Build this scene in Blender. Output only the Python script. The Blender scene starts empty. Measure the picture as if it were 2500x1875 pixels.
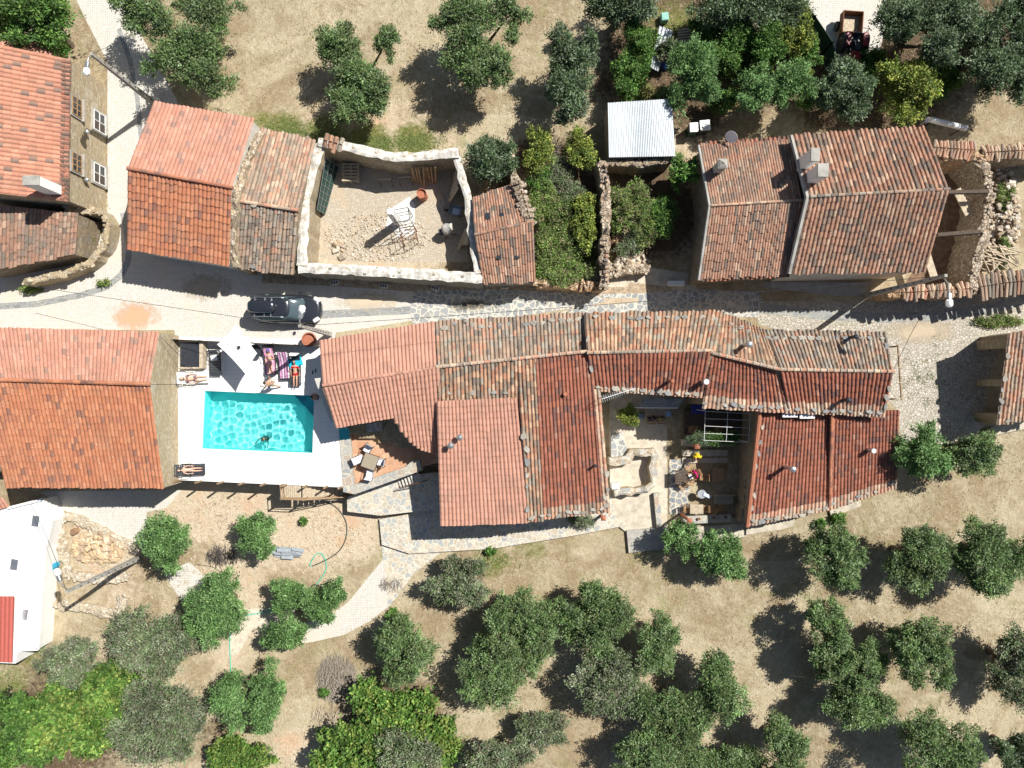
import bpy, math, random
import numpy as np
from mathutils.bvhtree import BVHTree
from mathutils import Vector, Matrix, Euler
R = math.radians
SC = bpy.context.scene
COL = SC.collection
F, H, CX, CY = 1734.0, 44.5, 1250.0, 937.5      # focal length in photo pixels, drone height, image centre
# ---------------------------------------------------------------- camera, sky, sun, exposure
cd = bpy.data.cameras.new("camera"); cam = bpy.data.objects.new("camera", cd); COL.objects.link(cam)
cam.location = (0, 0, H); cam.rotation_euler = (0, 0, 0)
cd.sensor_width = 36; cd.lens = 36 * F / 2500; cd.clip_end = 2000
SC.camera = cam
SUN_EL, SUN_AZ = R(52), math.atan2(0.58, 0.81)      # the sun stands up and to the right of the picture
wd = bpy.data.worlds.new("World"); SC.world = wd; wd.use_nodes = True
nt = wd.node_tree; bg = nt.nodes["Background"]
sky = nt.nodes.new("ShaderNodeTexSky"); sky.sky_type = 'NISHITA'; sky.sun_disc = False
sky.sun_elevation = SUN_EL; sky.sun_rotation = R(90) - SUN_AZ
nt.links.new(sky.outputs[0], bg.inputs[0]); bg.inputs[1].default_value = 0.056
sl = bpy.data.lights.new("sun", 'SUN'); sl.energy = 5.0; sl.angle = R(0.5); sl.color = (1, .965, .90)
sun = bpy.data.objects.new("sun", sl); COL.objects.link(sun)
sd = Vector((math.cos(SUN_EL) * math.cos(SUN_AZ), math.cos(SUN_EL) * math.sin(SUN_AZ), math.sin(SUN_EL)))
sun.rotation_euler = sd.to_track_quat('Z', 'Y').to_euler(); sun.location = sd * 60
SC.view_settings.view_transform = 'Standard'; SC.view_settings.look = 'None'
SC.view_settings.exposure = 0.45; SC.view_settings.gamma = 1
SC.render.engine = 'CYCLES'
SC.cycles.max_bounces = 8
# ---------------------------------------------------------------- geometry helpers
def W(px, py, z=0.0):                                # photo pixel at height z -> world point
    return Vector(((px - CX) * (H - z) / F, -(py - CY) * (H - z) / F, z))
def pix(p):
    return (CX + p[0] * F / (H - p[2]), CY - p[1] * F / (H - p[2]))
LINE_X = [-9999, 0, 425, 432, 815, 835, 1000, 1400, 1470, 1820, 1900, 2150, 2200, 2350, 2500, 9999]
LINE_Y = [1120, 1150, 1150, 840, 840, 1060, 1100, 1000, 870, 870, 950, 1010, 1095, 1050, 1025, 1000]
def low_z(x):
    return np.interp(x * F / H + CX, [0, 1000, 1500, 1900, 2300, 2600], [-2, -2, -2, -1.5, -.5, -.3])
def ground_z(x, y):                                  # terrain height: street terrace above, orchard terrace below
    px = np.asarray(x) * F / H + CX; ly = (CY - np.interp(px, LINE_X, LINE_Y)) * H / F
    t = np.clip((np.asarray(y) - ly) / 0.3 + 1, 0, 1)
    return low_z(np.asarray(x)) * (1 - t)
def G(px, py, dz=0.0):                               # photo pixel -> point on the terrain
    z = 0.0
    for _ in range(8):
        p = W(px, py, z); z = float(ground_z(p.x, p.y)) + dz
    return W(px, py, z)
class MB:
    def __init__(s): s.v = []; s.f = []; s.m = []; s.c = []; s.sm = []; s.col = (1, 1, 1); s.mi = 0; s.smooth = False
    def add(s, vs, fs):
        o = len(s.v); s.v.extend([tuple(v) for v in vs])
        for f in fs:
            s.f.append(tuple(i + o for i in f)); s.m.append(s.mi); s.c.append(s.col); s.sm.append(s.smooth)
        return s
    def box(s, c, size, rz=0, rx=0, ry=0):
        e = Euler((rx, ry, rz)).to_matrix(); c = Vector(c)
        vs = [c + e @ Vector((size[0] * i / 2, size[1] * j / 2, size[2] * k / 2)) for k in (-1, 1) for j in (-1, 1) for i in (-1, 1)]
        return s.add(vs, [(0, 2, 3, 1), (4, 5, 7, 6), (0, 1, 5, 4), (2, 6, 7, 3), (0, 4, 6, 2), (1, 3, 7, 5)])
    def bbox(s, c, size, rz=0, b=.03, rx=0, ry=0):      # box with chamfered vertical and top edges
        hx, hy, hz = size[0] / 2, size[1] / 2, size[2] / 2; e = Euler((rx, ry, rz)).to_matrix(); c = Vector(c)
        b = min(b, hx * .9, hy * .9, hz * .9)
        def ring(k, z): return [(-hx + k, -hy + b, z), (-hx + b, -hy + k, z), (hx - b, -hy + k, z), (hx - k, -hy + b, z), (hx - k, hy - b, z), (hx - b, hy - k, z), (-hx + b, hy - k, z), (-hx + k, hy - b, z)]
        vs = ring(0, -hz) + ring(0, hz - b) + [(x * (1 - b / hx), y * (1 - b / hy), hz) for x, y, z in ring(0, 0)]
        fs = [tuple(range(7, -1, -1)), tuple(range(16, 24))]
        for r in (0, 8):
            for i in range(8): fs.append((r + i, r + (i + 1) % 8, r + 8 + (i + 1) % 8, r + 8 + i))
        return s.add([c + e @ Vector(v) for v in vs], fs)
    def prism(s, poly, z0, z1):                       # poly: xy points; z1 number or list
        n = len(poly); a = sum(poly[i][0] * poly[(i + 1) % n][1] - poly[(i + 1) % n][0] * poly[i][1] for i in range(n))
        tops = list(z1) if isinstance(z1, (list, tuple)) else [z1] * n; bots = list(z0) if isinstance(z0, (list, tuple)) else [z0] * n
        poly = list(poly)
        if a < 0: poly.reverse(); tops.reverse(); bots.reverse()
        vs = [(p[0], p[1], b) for p, b in zip(poly, bots)] + [(p[0], p[1], t) for p, t in zip(poly, tops)]
        return s.add(vs, [tuple(range(n - 1, -1, -1)), tuple(range(n, 2 * n))] + [(i, (i + 1) % n, n + (i + 1) % n, n + i) for i in range(n)])
    def tube(s, pts, r, seg=8, caps=True):
        pts = [Vector(p) for p in pts]; n = len(pts); rs = r if isinstance(r, (list, tuple)) else [r] * n
        vs = []; up = None
        for i, p in enumerate(pts):
            d = (pts[min(i + 1, n - 1)] - pts[max(i - 1, 0)]).normalized()
            if up is None: up = Vector((0, 0, 1)) if abs(d.z) < .9 else Vector((1, 0, 0))
            a = d.cross(up)
            if a.length < 1e-4: a = d.cross(Vector((.3, .8, .5)))
            a.normalize(); b = a.cross(d).normalized()
            vs += [p + (a * math.cos(t) + b * math.sin(t)) * rs[i] for t in [k * 2 * math.pi / seg for k in range(seg)]]
        fs = [(i * seg + k, i * seg + (k + 1) % seg, (i + 1) * seg + (k + 1) % seg, (i + 1) * seg + k) for i in range(n - 1) for k in range(seg)]
        if caps: fs += [tuple(range(seg - 1, -1, -1)), tuple(range((n - 1) * seg, n * seg))]
        return s.add(vs, fs)
    def lathe(s, c, prof, seg=20, m=None):             # prof: (r, z) from bottom to top
        c = Vector(c); vs = []; m = m or Matrix.Identity(3)
        for r, z in prof: vs += [c + m @ Vector((r * math.cos(t), r * math.sin(t), z)) for t in [k * 2 * math.pi / seg for k in range(seg)]]
        n = len(prof)
        fs = [(i * seg + k, i * seg + (k + 1) % seg, (i + 1) * seg + (k + 1) % seg, (i + 1) * seg + k) for i in range(n - 1) for k in range(seg)]
        fs += [tuple(range(seg - 1, -1, -1)), tuple(range((n - 1) * seg, n * seg))]
        return s.add(vs, fs)
    def np_add(s, V, Fq, cols=None):                   # bulk quads
        o = len(s.v); s.v.extend(map(tuple, V.tolist())); s.f.extend(map(tuple, (Fq + o).tolist())); n = len(Fq)
        s.m.extend([s.mi] * n); s.sm.extend([s.smooth] * n)
        s.c.extend(map(tuple, cols.tolist()) if cols is not None else [s.col] * n)
    def mesh(s, name, mats, off=None):
        me = bpy.data.meshes.new(name); V = s.v
        if off is not None: V = (np.array(V, dtype=float).reshape(-1, 3) - np.array(off)).tolist()
        me.from_pydata(V, [], s.f)
        for m in (mats if isinstance(mats, (list, tuple)) else [mats]): me.materials.append(m)
        me.polygons.foreach_set('material_index', s.m)
        me.polygons.foreach_set('use_smooth', s.sm)
        at = me.attributes.new('col', 'FLOAT_COLOR', 'FACE')
        c = np.ones((len(s.f), 4), dtype=np.float32)
        if len(s.f): c[:, :3] = np.array(s.c)
        at.data.foreach_set('color', c.ravel()); me.update()
        return me
def tag(o, label=None, cat=None, group=None, kind=None):
    if label: o['label'] = label
    if cat: o['category'] = cat
    if group: o['group'] = group
    if kind: o['kind'] = kind
    return o
def thing(name, label, cat, loc=(0, 0, 0), rz=0, group=None, kind=None):
    o = bpy.data.objects.new(name, None); COL.objects.link(o); o.empty_display_size = .2
    o.location = loc; o.rotation_euler = (0, 0, rz)
    return tag(o, label, cat, group, kind)
def part(root, name, mb, mats, world=False, label=None):      # world=True: vertices given in world space, root unrotated
    top = root
    while top.parent: top = top.parent
    o = bpy.data.objects.new(name, mb.mesh(name, mats, tuple(top.location) if world else None))
    COL.objects.link(o); o.parent = root
    if label: o['label'] = label
    return o
def solo(name, mb, mats, label=None, cat=None, group=None, kind=None, loc=None):
    o = bpy.data.objects.new(name, mb.mesh(name, mats, loc)); COL.objects.link(o)
    if loc is not None: o.location = loc
    return tag(o, label, cat, group, kind)
def copy_tree(o, parent=None):
    c = o.copy(); COL.objects.link(c); c.parent = parent
    for ch in [k for k in bpy.data.objects if k.parent == o]: copy_tree(ch, c)
    return c
def place(proto, used, loc, rz, label, group=None):
    o = proto if not used else copy_tree(proto)
    o.location = loc; o.rotation_euler = (0, 0, rz); o['label'] = label
    if group: o['group'] = group
    return o
def rnd(seed): return np.random.default_rng(seed)
# ---------------------------------------------------------------- materials
def nodes(name):
    m = bpy.data.materials.new(name); m.use_nodes = True; t = m.node_tree
    return m, t, t.nodes["Principled BSDF"]
def N(t, kind, **kw):
    n = t.nodes.new(kind)
    for k, v in kw.items():
        if k.startswith('i_'): n.inputs[k[2:].replace('_', ' ')].default_value = v
        else: setattr(n, k, v)
    return n
def coords(t, scale=(1, 1, 1), rot=(0, 0, 0)):
    tc = N(t, 'ShaderNodeTexCoord'); mp = N(t, 'ShaderNodeMapping'); mp.inputs['Scale'].default_value = scale; mp.inputs['Rotation'].default_value = rot
    t.links.new(tc.outputs['Object'], mp.inputs[0]); return mp.outputs[0]
def ramp(t, fac, stops, interp='LINEAR'):
    r = N(t, 'ShaderNodeValToRGB'); r.color_ramp.interpolation = interp; e = r.color_ramp.elements
    while len(e) < len(stops): e.new(.5)
    for el, (p, c) in zip(e, stops):
        el.position = p; el.color = (c[0], c[1], c[2], 1) if not isinstance(c, (int, float)) else (c, c, c, 1)
    t.links.new(fac, r.inputs[0]); return r.outputs[0]
def mix(t, fac, a, b, mode='MIX'):
    m = N(t, 'ShaderNodeMix', data_type='RGBA', blend_type=mode)
    for sock, v in ((m.inputs[0], fac), (m.inputs[6], a), (m.inputs[7], b)):
        if isinstance(v, (int, float)): sock.default_value = v
        elif isinstance(v, tuple): sock.default_value = (*v[:3], 1)
        else: t.links.new(v, sock)
    return m.outputs[2]
def noise(t, vec, scale, detail=4, rough=.6, dist=0):
    n = N(t, 'ShaderNodeTexNoise', i_Scale=scale, i_Detail=detail, i_Roughness=rough, i_Distortion=dist); t.links.new(vec, n.inputs[0]); return n.outputs[0]
def bump(t, b, hgt, dist=.02, strength=.6):
    n = N(t, 'ShaderNodeBump', i_Distance=dist, i_Strength=strength); t.links.new(hgt, n.inputs['Height']); t.links.new(n.outputs[0], b.inputs['Normal'])
def simple(name, c, rough=.6, metal=0, var=.12, sc=6, spec=.4, bmp=0, coat=0, dirt=None):
    m, t, b = nodes(name); v = coords(t); n1 = noise(t, v, sc, 5)
    f = ramp(t, n1, [(.3, 1 - var * 1.6), (.7, 1 + var * .6)])
    out = mix(t, 1.0, (*c,), f, 'MULTIPLY')
    if dirt:
        n2 = noise(t, v, dirt[1], 6, .7); f2 = ramp(t, n2, [(dirt[2], 0), (dirt[2] + .12, 1)]); out = mix(t, f2, out, dirt[0])
    t.links.new(out, b.inputs['Base Color']); b.inputs['Roughness'].default_value = rough; b.inputs['Metallic'].default_value = metal
    b.inputs['Specular IOR Level'].default_value = spec; b.inputs['Coat Weight'].default_value = coat
    if bmp: bump(t, b, noise(t, v, sc * 5, 4), bmp, .6)
    return m
def attr_mat(name, rough=.8, spec=.2, var=.25, sc=30, lichen=None, bmp=.006, trans=0, stain=None):
    m, t, b = nodes(name); v = coords(t)
    a = N(t, 'ShaderNodeAttribute', attribute_name='col'); out = a.outputs['Color']
    if var: out = mix(t, 1.0, out, ramp(t, noise(t, v, sc, 4), [(.3, 1 - var), (.72, 1 + var * .5)]), 'MULTIPLY')
    if stain: out = mix(t, ramp(t, noise(t, v, stain[1], 5, .7), [(stain[2], 0), (stain[2] + .2, stain[3])]), out, stain[0])
    if lichen: out = mix(t, ramp(t, noise(t, v, lichen[1], 3, .6), [(lichen[2], 0), (lichen[2] + .04, 1)]), out, lichen[0])
    t.links.new(out, b.inputs['Base Color']); b.inputs['Roughness'].default_value = rough; b.inputs['Specular IOR Level'].default_value = spec
    if bmp: bump(t, b, noise(t, v, sc * 2, 4), bmp, .5)
    if trans:
        tr = N(t, 'ShaderNodeBsdfTranslucent'); t.links.new(out, tr.inputs[0]); mx = N(t, 'ShaderNodeMixShader'); mx.inputs[0].default_value = trans
        t.links.new(b.outputs[0], mx.inputs[1]); t.links.new(tr.outputs[0], mx.inputs[2]); t.links.new(mx.outputs[0], t.nodes['Material Output'].inputs[0])
    return m
def stones(name, scale, cols, joint, jw, rough=.85, bmp=.03, stretch=(1, 1, 1), var=.3, rand=1.0, patch=None, square=False):
    m, t, b = nodes(name); v = coords(t, stretch)
    nz = N(t, 'ShaderNodeTexNoise', i_Scale=scale * 1.2, i_Detail=2); t.links.new(v, nz.inputs[0])
    vv = N(t, 'ShaderNodeVectorMath', operation='ADD'); sv = N(t, 'ShaderNodeVectorMath', operation='SCALE'); sv.inputs[3].default_value = .12 / scale
    t.links.new(nz.outputs[1], sv.inputs[0]); t.links.new(v, vv.inputs[0]); t.links.new(sv.outputs[0], vv.inputs[1]); v2 = vv.outputs[0]
    ve = N(t, 'ShaderNodeTexVoronoi', feature='DISTANCE_TO_EDGE', i_Scale=scale, i_Randomness=rand); vc = N(t, 'ShaderNodeTexVoronoi', feature='F1', i_Scale=scale, i_Randomness=rand)
    t.links.new(v2, ve.inputs[0]); t.links.new(v2, vc.inputs[0])
    sx = N(t, 'ShaderNodeSeparateColor'); t.links.new(vc.outputs['Color'], sx.inputs[0])
    n = len(cols); c = ramp(t, sx.outputs[0], [((i + .5) / n, k) for i, k in enumerate(cols)])
    c = mix(t, 1.0, c, ramp(t, noise(t, v, scale * 6, 4), [(.3, 1 - var), (.75, 1 + var * .4)]), 'MULTIPLY')
    e = ramp(t, ve.outputs['Distance'], [(jw * .6, 0), (jw * 1.3, 1)])
    jc = mix(t, 1.0, (*joint,), ramp(t, noise(t, v, scale * 3, 4), [(.3, 1 - var), (.75, 1.1)]), 'MULTIPLY')
    out = mix(t, e, jc, c)
    if patch: out = mix(t, ramp(t, noise(t, coords(t), patch[1], 5, .65), [(patch[2], 0), (patch[2] + .15, patch[3])]), out, patch[0])
    t.links.new(out, b.inputs['Base Color']); b.inputs['Roughness'].default_value = rough; b.inputs['Specular IOR Level'].default_value = .25
    bump(t, b, e, bmp, .7); return m
M = {}
M['cobble'] = stones('cobble', 8.5, [(.60, .57, .51), (.66, .63, .57), (.63, .60, .54), (.69, .66, .61)], (.38, .34, .28), .06, rand=.4, bmp=.01, var=.14, patch=((.64, .55, .43), .22, .52, .7))
M['cobble_rough'] = stones('rough_cobble', 6, [(.46, .43, .36), (.56, .52, .44), (.51, .47, .40), (.60, .56, .49)], (.34, .29, .22), .07, bmp=.025, patch=((.46, .38, .26), .3, .55, .5))
M['flag'] = stones('slate_flagstone', 2.5, [(.29, .31, .32), (.36, .37, .37), (.32, .34, .35), (.41, .41, .39), (.30, .31, .31)], (.66, .62, .53), .075, bmp=.012, patch=((.58, .52, .42), .5, .52, .6))
M['patio_flag'] = stones('patio_flag', 2.6, [(.22, .25, .27), (.30, .31, .31), (.26, .28, .30), (.36, .33, .28)], (.64, .57, .45), .09, bmp=.012)
M['flag_tan'] = stones('mixed_flagstone', 3.0, [(.40, .42, .41), (.54, .46, .35), (.47, .42, .35), (.60, .53, .41), (.37, .39, .39), (.58, .54, .47)], (.68, .62, .51), .07, bmp=.012)
M['flag_big'] = stones('parapet_flagstone', 2.1, [(.42, .41, .37), (.32, .34, .34), (.5, .46, .38), (.38, .38, .36), (.45, .36, .27)], (.6, .54, .44), .05, bmp=.015, rand=.7)
M['slate_strip'] = stones('slate_strip', 3.0, [(.25, .26, .26), (.34, .35, .34), (.29, .30, .31)], (.45, .43, .37), .05, stretch=(.6, 2, 1), bmp=.01)
M['wall'] = stones('stone_wall', 3.2, [(.33, .25, .16), (.42, .33, .22), (.25, .20, .15), (.48, .40, .29), (.30, .27, .23)], (.30, .23, .15), .07, stretch=(1, 1, 2.6), bmp=.05)
M['wall_ochre'] = stones('ochre_stone_wall', 3.5, [(.46, .36, .22), (.55, .45, .30), (.38, .30, .19), (.60, .52, .38), (.42, .36, .27)], (.42, .33, .21), .06, stretch=(1, 1, 3), bmp=.04, patch=((.66, .63, .56), .5, .58, .7))
M['wall_grey'] = stones('grey_stone_wall', 3.2, [(.30, .28, .24), (.38, .35, .29), (.25, .23, .2)], (.28, .25, .2), .07, stretch=(1, 1, 2.6), bmp=.04)
M['coping'] = simple('lime_mortar_coping', (.70, .67, .61), .9, var=.3, sc=3, bmp=.04, dirt=((.40, .35, .28), 2.6, .50))
M['rubble_top'] = stones('rubble_wall_top', 4.5, [(.45, .36, .26), (.55, .47, .36), (.36, .29, .22), (.6, .52, .42)], (.28, .20, .13), .08, bmp=.06)
M['rubble_orange'] = stones('ochre_rubble', 4.0, [(.5, .34, .2), (.6, .42, .26), (.44, .28, .17), (.62, .5, .36)], (.34, .2, .11), .08, bmp=.06)
M['stucco'] = simple('pale_stucco', (.66, .63, .57), .9, var=.12, sc=1.5, bmp=.004)
M['cement'] = simple('cement', (.40, .38, .34), .9, var=.2, sc=2, bmp=.008, dirt=((.25, .23, .2), 1.5, .58))
M['white_paint'] = simple('white_roof_paint', (.80, .80, .78), .6, var=.05, sc=2)
M['white'] = simple('white_enamel', (.8, .8, .78), .4, var=.04)
M['iron'] = simple('dark_iron', (.06, .055, .05), .5, .6, var=.2)
M['rust'] = simple('rusty_steel', (.20, .09, .045), .8, .2, var=.35, sc=12)
M['steel'] = simple('galvanised_steel', (.52, .54, .55), .38, .8, var=.12, sc=3)
M['wood'] = simple('weathered_wood', (.36, .24, .14), .75, var=.3, sc=9, bmp=.003)
M['wood_pale'] = simple('pale_wood', (.52, .43, .31), .8, var=.25, sc=8, bmp=.003)
M['wood_dark'] = simple('dark_wood', (.10, .07, .05), .7, var=.3, sc=8)
M['wood_teak'] = simple('teak', (.42, .25, .12), .6, var=.25, sc=14)
M['black'] = simple('black_plastic', (.03, .035, .045), .45, var=.2)
M['darkblue'] = simple('navy_plastic', (.035, .05, .08), .42, var=.15)
M['terracotta'] = simple('terracotta', (.42, .16, .09), .8, var=.2, sc=8)
M['green_screen'] = simple('green_screen', (.02, .06, .04), .8)
M['green_bin'] = simple('green_bin', (.02, .08, .05), .5)
M['glass'] = simple('window_glass', (.03, .035, .04), .08, 0, var=.05, spec=.8)
M['attr'] = attr_mat('painted', .6, .3, var=.1, sc=10, bmp=0)
M['cloth'] = attr_mat('cloth', .9, .1, var=.15, sc=20, bmp=0)
M['skin'] = attr_mat('skin', .55, .35, var=.06, sc=10, bmp=0)
# ---------------------------------------------------------------- tile roofs
M['tile_new'] = attr_mat('pink_clay_tile', .75, .25, var=.16, sc=12, bmp=.002, lichen=((.60, .55, .44), 7, .76), stain=((.27, .17, .13), .9, .46, .45))
M['tile_orange'] = attr_mat('orange_clay_tile', .8, .2, var=.2, sc=14, lichen=((.68, .64, .52), 8, .685), stain=((.25, .14, .10), .8, .48, .4))
M['tile_old'] = attr_mat('old_clay_tile', .9, .1, var=.3, sc=16, lichen=((.50, .46, .36), 11, .68), stain=((.12, .10, .085), 1.6, .5, .5))
M['tile_red'] = attr_mat('dark_red_tile', .72, .25, var=.25, sc=14, lichen=((.55, .5, .42), 7, .74), stain=((.12, .09, .075), 1.1, .5, .3))
PAL = {
 'pink': ([(.50, .265, .19), (.485, .255, .182), (.51, .275, .20), (.495, .26, .186)], [.4, .25, .15, .2]),
 'pinkold': ([(.50, .25, .18), (.47, .23, .165), (.53, .28, .205), (.43, .23, .17), (.33, .21, .165)], [.35, .3, .2, .1, .05]),
 'orange': ([(.46, .19, .10), (.43, .17, .092), (.49, .215, .12), (.37, .155, .095), (.25, .125, .09)], [.36, .3, .2, .1, .04]),
 'salmon': ([(.51, .255, .18), (.48, .235, .165), (.54, .285, .21), (.43, .23, .17), (.33, .205, .165)], [.36, .3, .18, .09, .05]),
 'spot': ([(.53, .25, .165), (.50, .235, .155), (.55, .275, .185), (.25, .17, .135)], [.4, .3, .2, .10]),
 'red': ([(.32, .12, .075), (.285, .11, .07), (.355, .14, .09), (.21, .10, .075), (.17, .09, .075), (.38, .20, .14)], [.32, .26, .20, .12, .07, .03]),
 'old': ([(.46, .27, .175), (.38, .245, .17), (.29, .215, .16), (.35, .30, .235), (.54, .36, .24), (.22, .175, .14), (.42, .215, .14)], [.2, .18, .16, .14, .14, .07, .11]),
 'oldlight': ([(.54, .36, .25), (.49, .30, .21), (.43, .33, .25), (.58, .43, .31), (.35, .27, .21), (.5, .26, .175)], [.24, .2, .18, .14, .12, .12]),
 'oldred': ([(.39, .215, .145), (.35, .195, .135), (.44, .255, .175), (.28, .19, .145), (.20, .155, .125), (.48, .33, .235)], [.26, .2, .18, .15, .11, .1]),
 'grey': ([(.36, .26, .195), (.43, .31, .225), (.29, .235, .185), (.35, .31, .255), (.45, .255, .175), (.21, .175, .15)], [.22, .2, .18, .17, .12, .11]),
}
def inpoly(P, poly):
    x, y = P[:, 0], P[:, 1]; r = np.zeros(len(P), bool); n = len(poly); j = n - 1
    for i in range(n):
        xi, yi = poly[i][:2]; xj, yj = poly[j][:2]
        c = ((yi > y) != (yj > y)) & (x < (xj - xi) * (y - yi) / ((yj - yi) or 1e-9) + xi); r ^= c; j = i
    return r
PROF_U = np.array([0, .13, .17, .27, .39, .5, .61, .73, .83, .87, 1.0])
PROF_H = np.where(abs(PROF_U - .5) < .345, np.sqrt(np.maximum(0, 1 - ((PROF_U - .5) / .34) ** 2)), 0.0)
PROF_H[0] = PROF_H[-1] = -.22
def tiles(mb, A, B, C, D, pal, cw=.22, rl=.36, amp=.06, jit=0.1, clip=None, seed=1, step=.026, patch=0, wave=.014, eave=None):
    """Barrel tiles over the quad A,B (eave) C,D (ridge); clip is a pixel polygon of the photograph's plan."""
    rg = rnd(seed); A, B, C, D = [np.array(p) for p in (A, B, C, D)]
    n = max(2, int(round((np.linalg.norm(B - A) + np.linalg.norm(C - D)) / 2 / cw))); r = max(2, int(round((np.linalg.norm(D - A) + np.linalg.norm(C - B)) / 2 / rl)))
    nr = np.cross(B - A, D - A); nr /= np.linalg.norm(nr)
    if nr[2] < 0: nr = -nr
    ci, ri = np.meshgrid(np.arange(n), np.arange(r)); ci = ci.ravel(); ri = ri.ravel(); T = len(ci)
    coff = rg.normal(0, jit * .22, n + 1); croff = rg.uniform(-.5, .5, n) * min(1, jit * 3)
    def pt(u, v):
        return (A * ((1 - u) * (1 - v))[..., None] + B * (u * (1 - v))[..., None] + C * (u * v)[..., None] + D * ((1 - u) * v)[..., None])
    cu, cv = (ci + .5) / n, (ri + .5) / r; ctr = pt(cu, cv); keep = np.ones(T, bool)
    vlo, vhi = np.full(T, -9.), np.full(T, 9.)
    if clip is not None:                                # tiles cut along an oblique or curved eave
        ts = np.linspace(-.1, 1.1, 13); ins = []
        for q in ts: X = pt(cu, (ri + q) / r); k = F / (H - X[:, 2]); ins.append(inpoly(np.stack([CX + X[:, 0] * k, CY - X[:, 1] * k], 1), clip))
        ins = np.array(ins); keep = ins.any(0); a = ts[ins.argmax(0)]; b = ts[12 - ins[::-1].argmax(0)]; vlo = np.where(ins[0], -9, (ri + a) / r); vhi = np.where(ins[-1], 9, (ri + b) / r)
    ci, ri, cu, cv, vlo, vhi = ci[keep], ri[keep], cu[keep], cv[keep], vlo[keep], vhi[keep]; T = len(ci); K = len(PROF_U)
    tz = rg.normal(0, .012 * jit, T); tj = rg.normal(0, .03 * jit, T); tilt = rg.normal(0, .25 * jit, T); ln = 1 + rg.normal(0, .10 * jit, T)
    U = (ci[:, None] + .5 + (PROF_U[None] - .5) * (1.0 + 0 * ln[:, None]) + coff[ci][:, None] * .5 + tj[:, None]) / n
    v0 = (ri + croff[ci] * .8 + tilt * .15 - .0) / r; v1 = (ri + 1.12 + croff[ci] * .8) / r
    v0 = np.where(ri == 0, np.maximum(v0, -.3 / r) * (0.5 if jit else 0), v0); v1 = np.minimum(v1, 1.0); v0 = np.maximum(v0, vlo); v1 = np.maximum(np.minimum(v1, vhi), v0 + .002)
    hh = PROF_H[None] * amp * (1 + rg.normal(0, .12 * jit, T))[:, None]
    wv = 0
    if wave: wv = (wave * (np.sin(cu * 9 + seed) * np.cos(cv * 6 + seed * 2) + .6 * np.sin(cu * 23 + cv * 17)))[:, None]
    z0 = hh + step + tz[:, None] + wv; z1 = hh * .82 - .004 + tz[:, None] + wv
    p0 = pt(U, np.repeat(v0[:, None], K, 1)) + nr * z0[..., None]; p1 = pt(U, np.repeat(v1[:, None], K, 1)) + nr * z1[..., None]
    pl = p0 - nr * (.03 + .02)
    V = np.stack([pl, p0, p1], 1).reshape(-1, 3); base = (np.arange(T) * 3 * K)[:, None, None]
    kk = np.arange(K - 1)[None, None]; rr = np.arange(2)[None, :, None] * K
    q = np.stack([base + rr + kk, base + rr + kk + 1, base + rr + K + kk + 1, base + rr + K + kk], -1).reshape(-1, 4)
    cols, w = PAL[pal]; w = np.array(w) / sum(w); idx = rg.choice(len(cols), T, p=w); c = np.array(cols)[idx] * (1 + rg.normal(0, .04 + .08 * jit, (T, 1)))
    if eave:
        c2, w2 = PAL[eave[0]]; c2 = np.array(c2)[rg.choice(len(c2), T, p=np.array(w2) / sum(w2))] * (1 + rg.normal(0, .1, (T, 1))); c = np.where((ri < eave[1])[:, None], c2, c)
    if patch:
        s = .5 + .5 * np.sin(cu * 7 + seed) * np.cos(cv * 5 + seed * 1.7) + rg.normal(0, .2, T); s = np.clip(s * patch, 0, .8)[:, None]; c = c * (1 - s) + np.array([.26, .22, .18]) * s
    mb.smooth = False; mb.np_add(V, q, np.repeat(np.clip(c, .02, .85), 2 * (K - 1), 0))
def plane_pt(px, py, A, B, D):                        # pixel ray -> roof plane
    A, B, D = Vector(A), Vector(B), Vector(D); n = (B - A).cross(D - A); o = Vector((0, 0, H)); d = W(px, py, 0) - o
    return o + d * ((A - o).dot(n) / d.dot(n))
ROOFS = []
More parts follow.
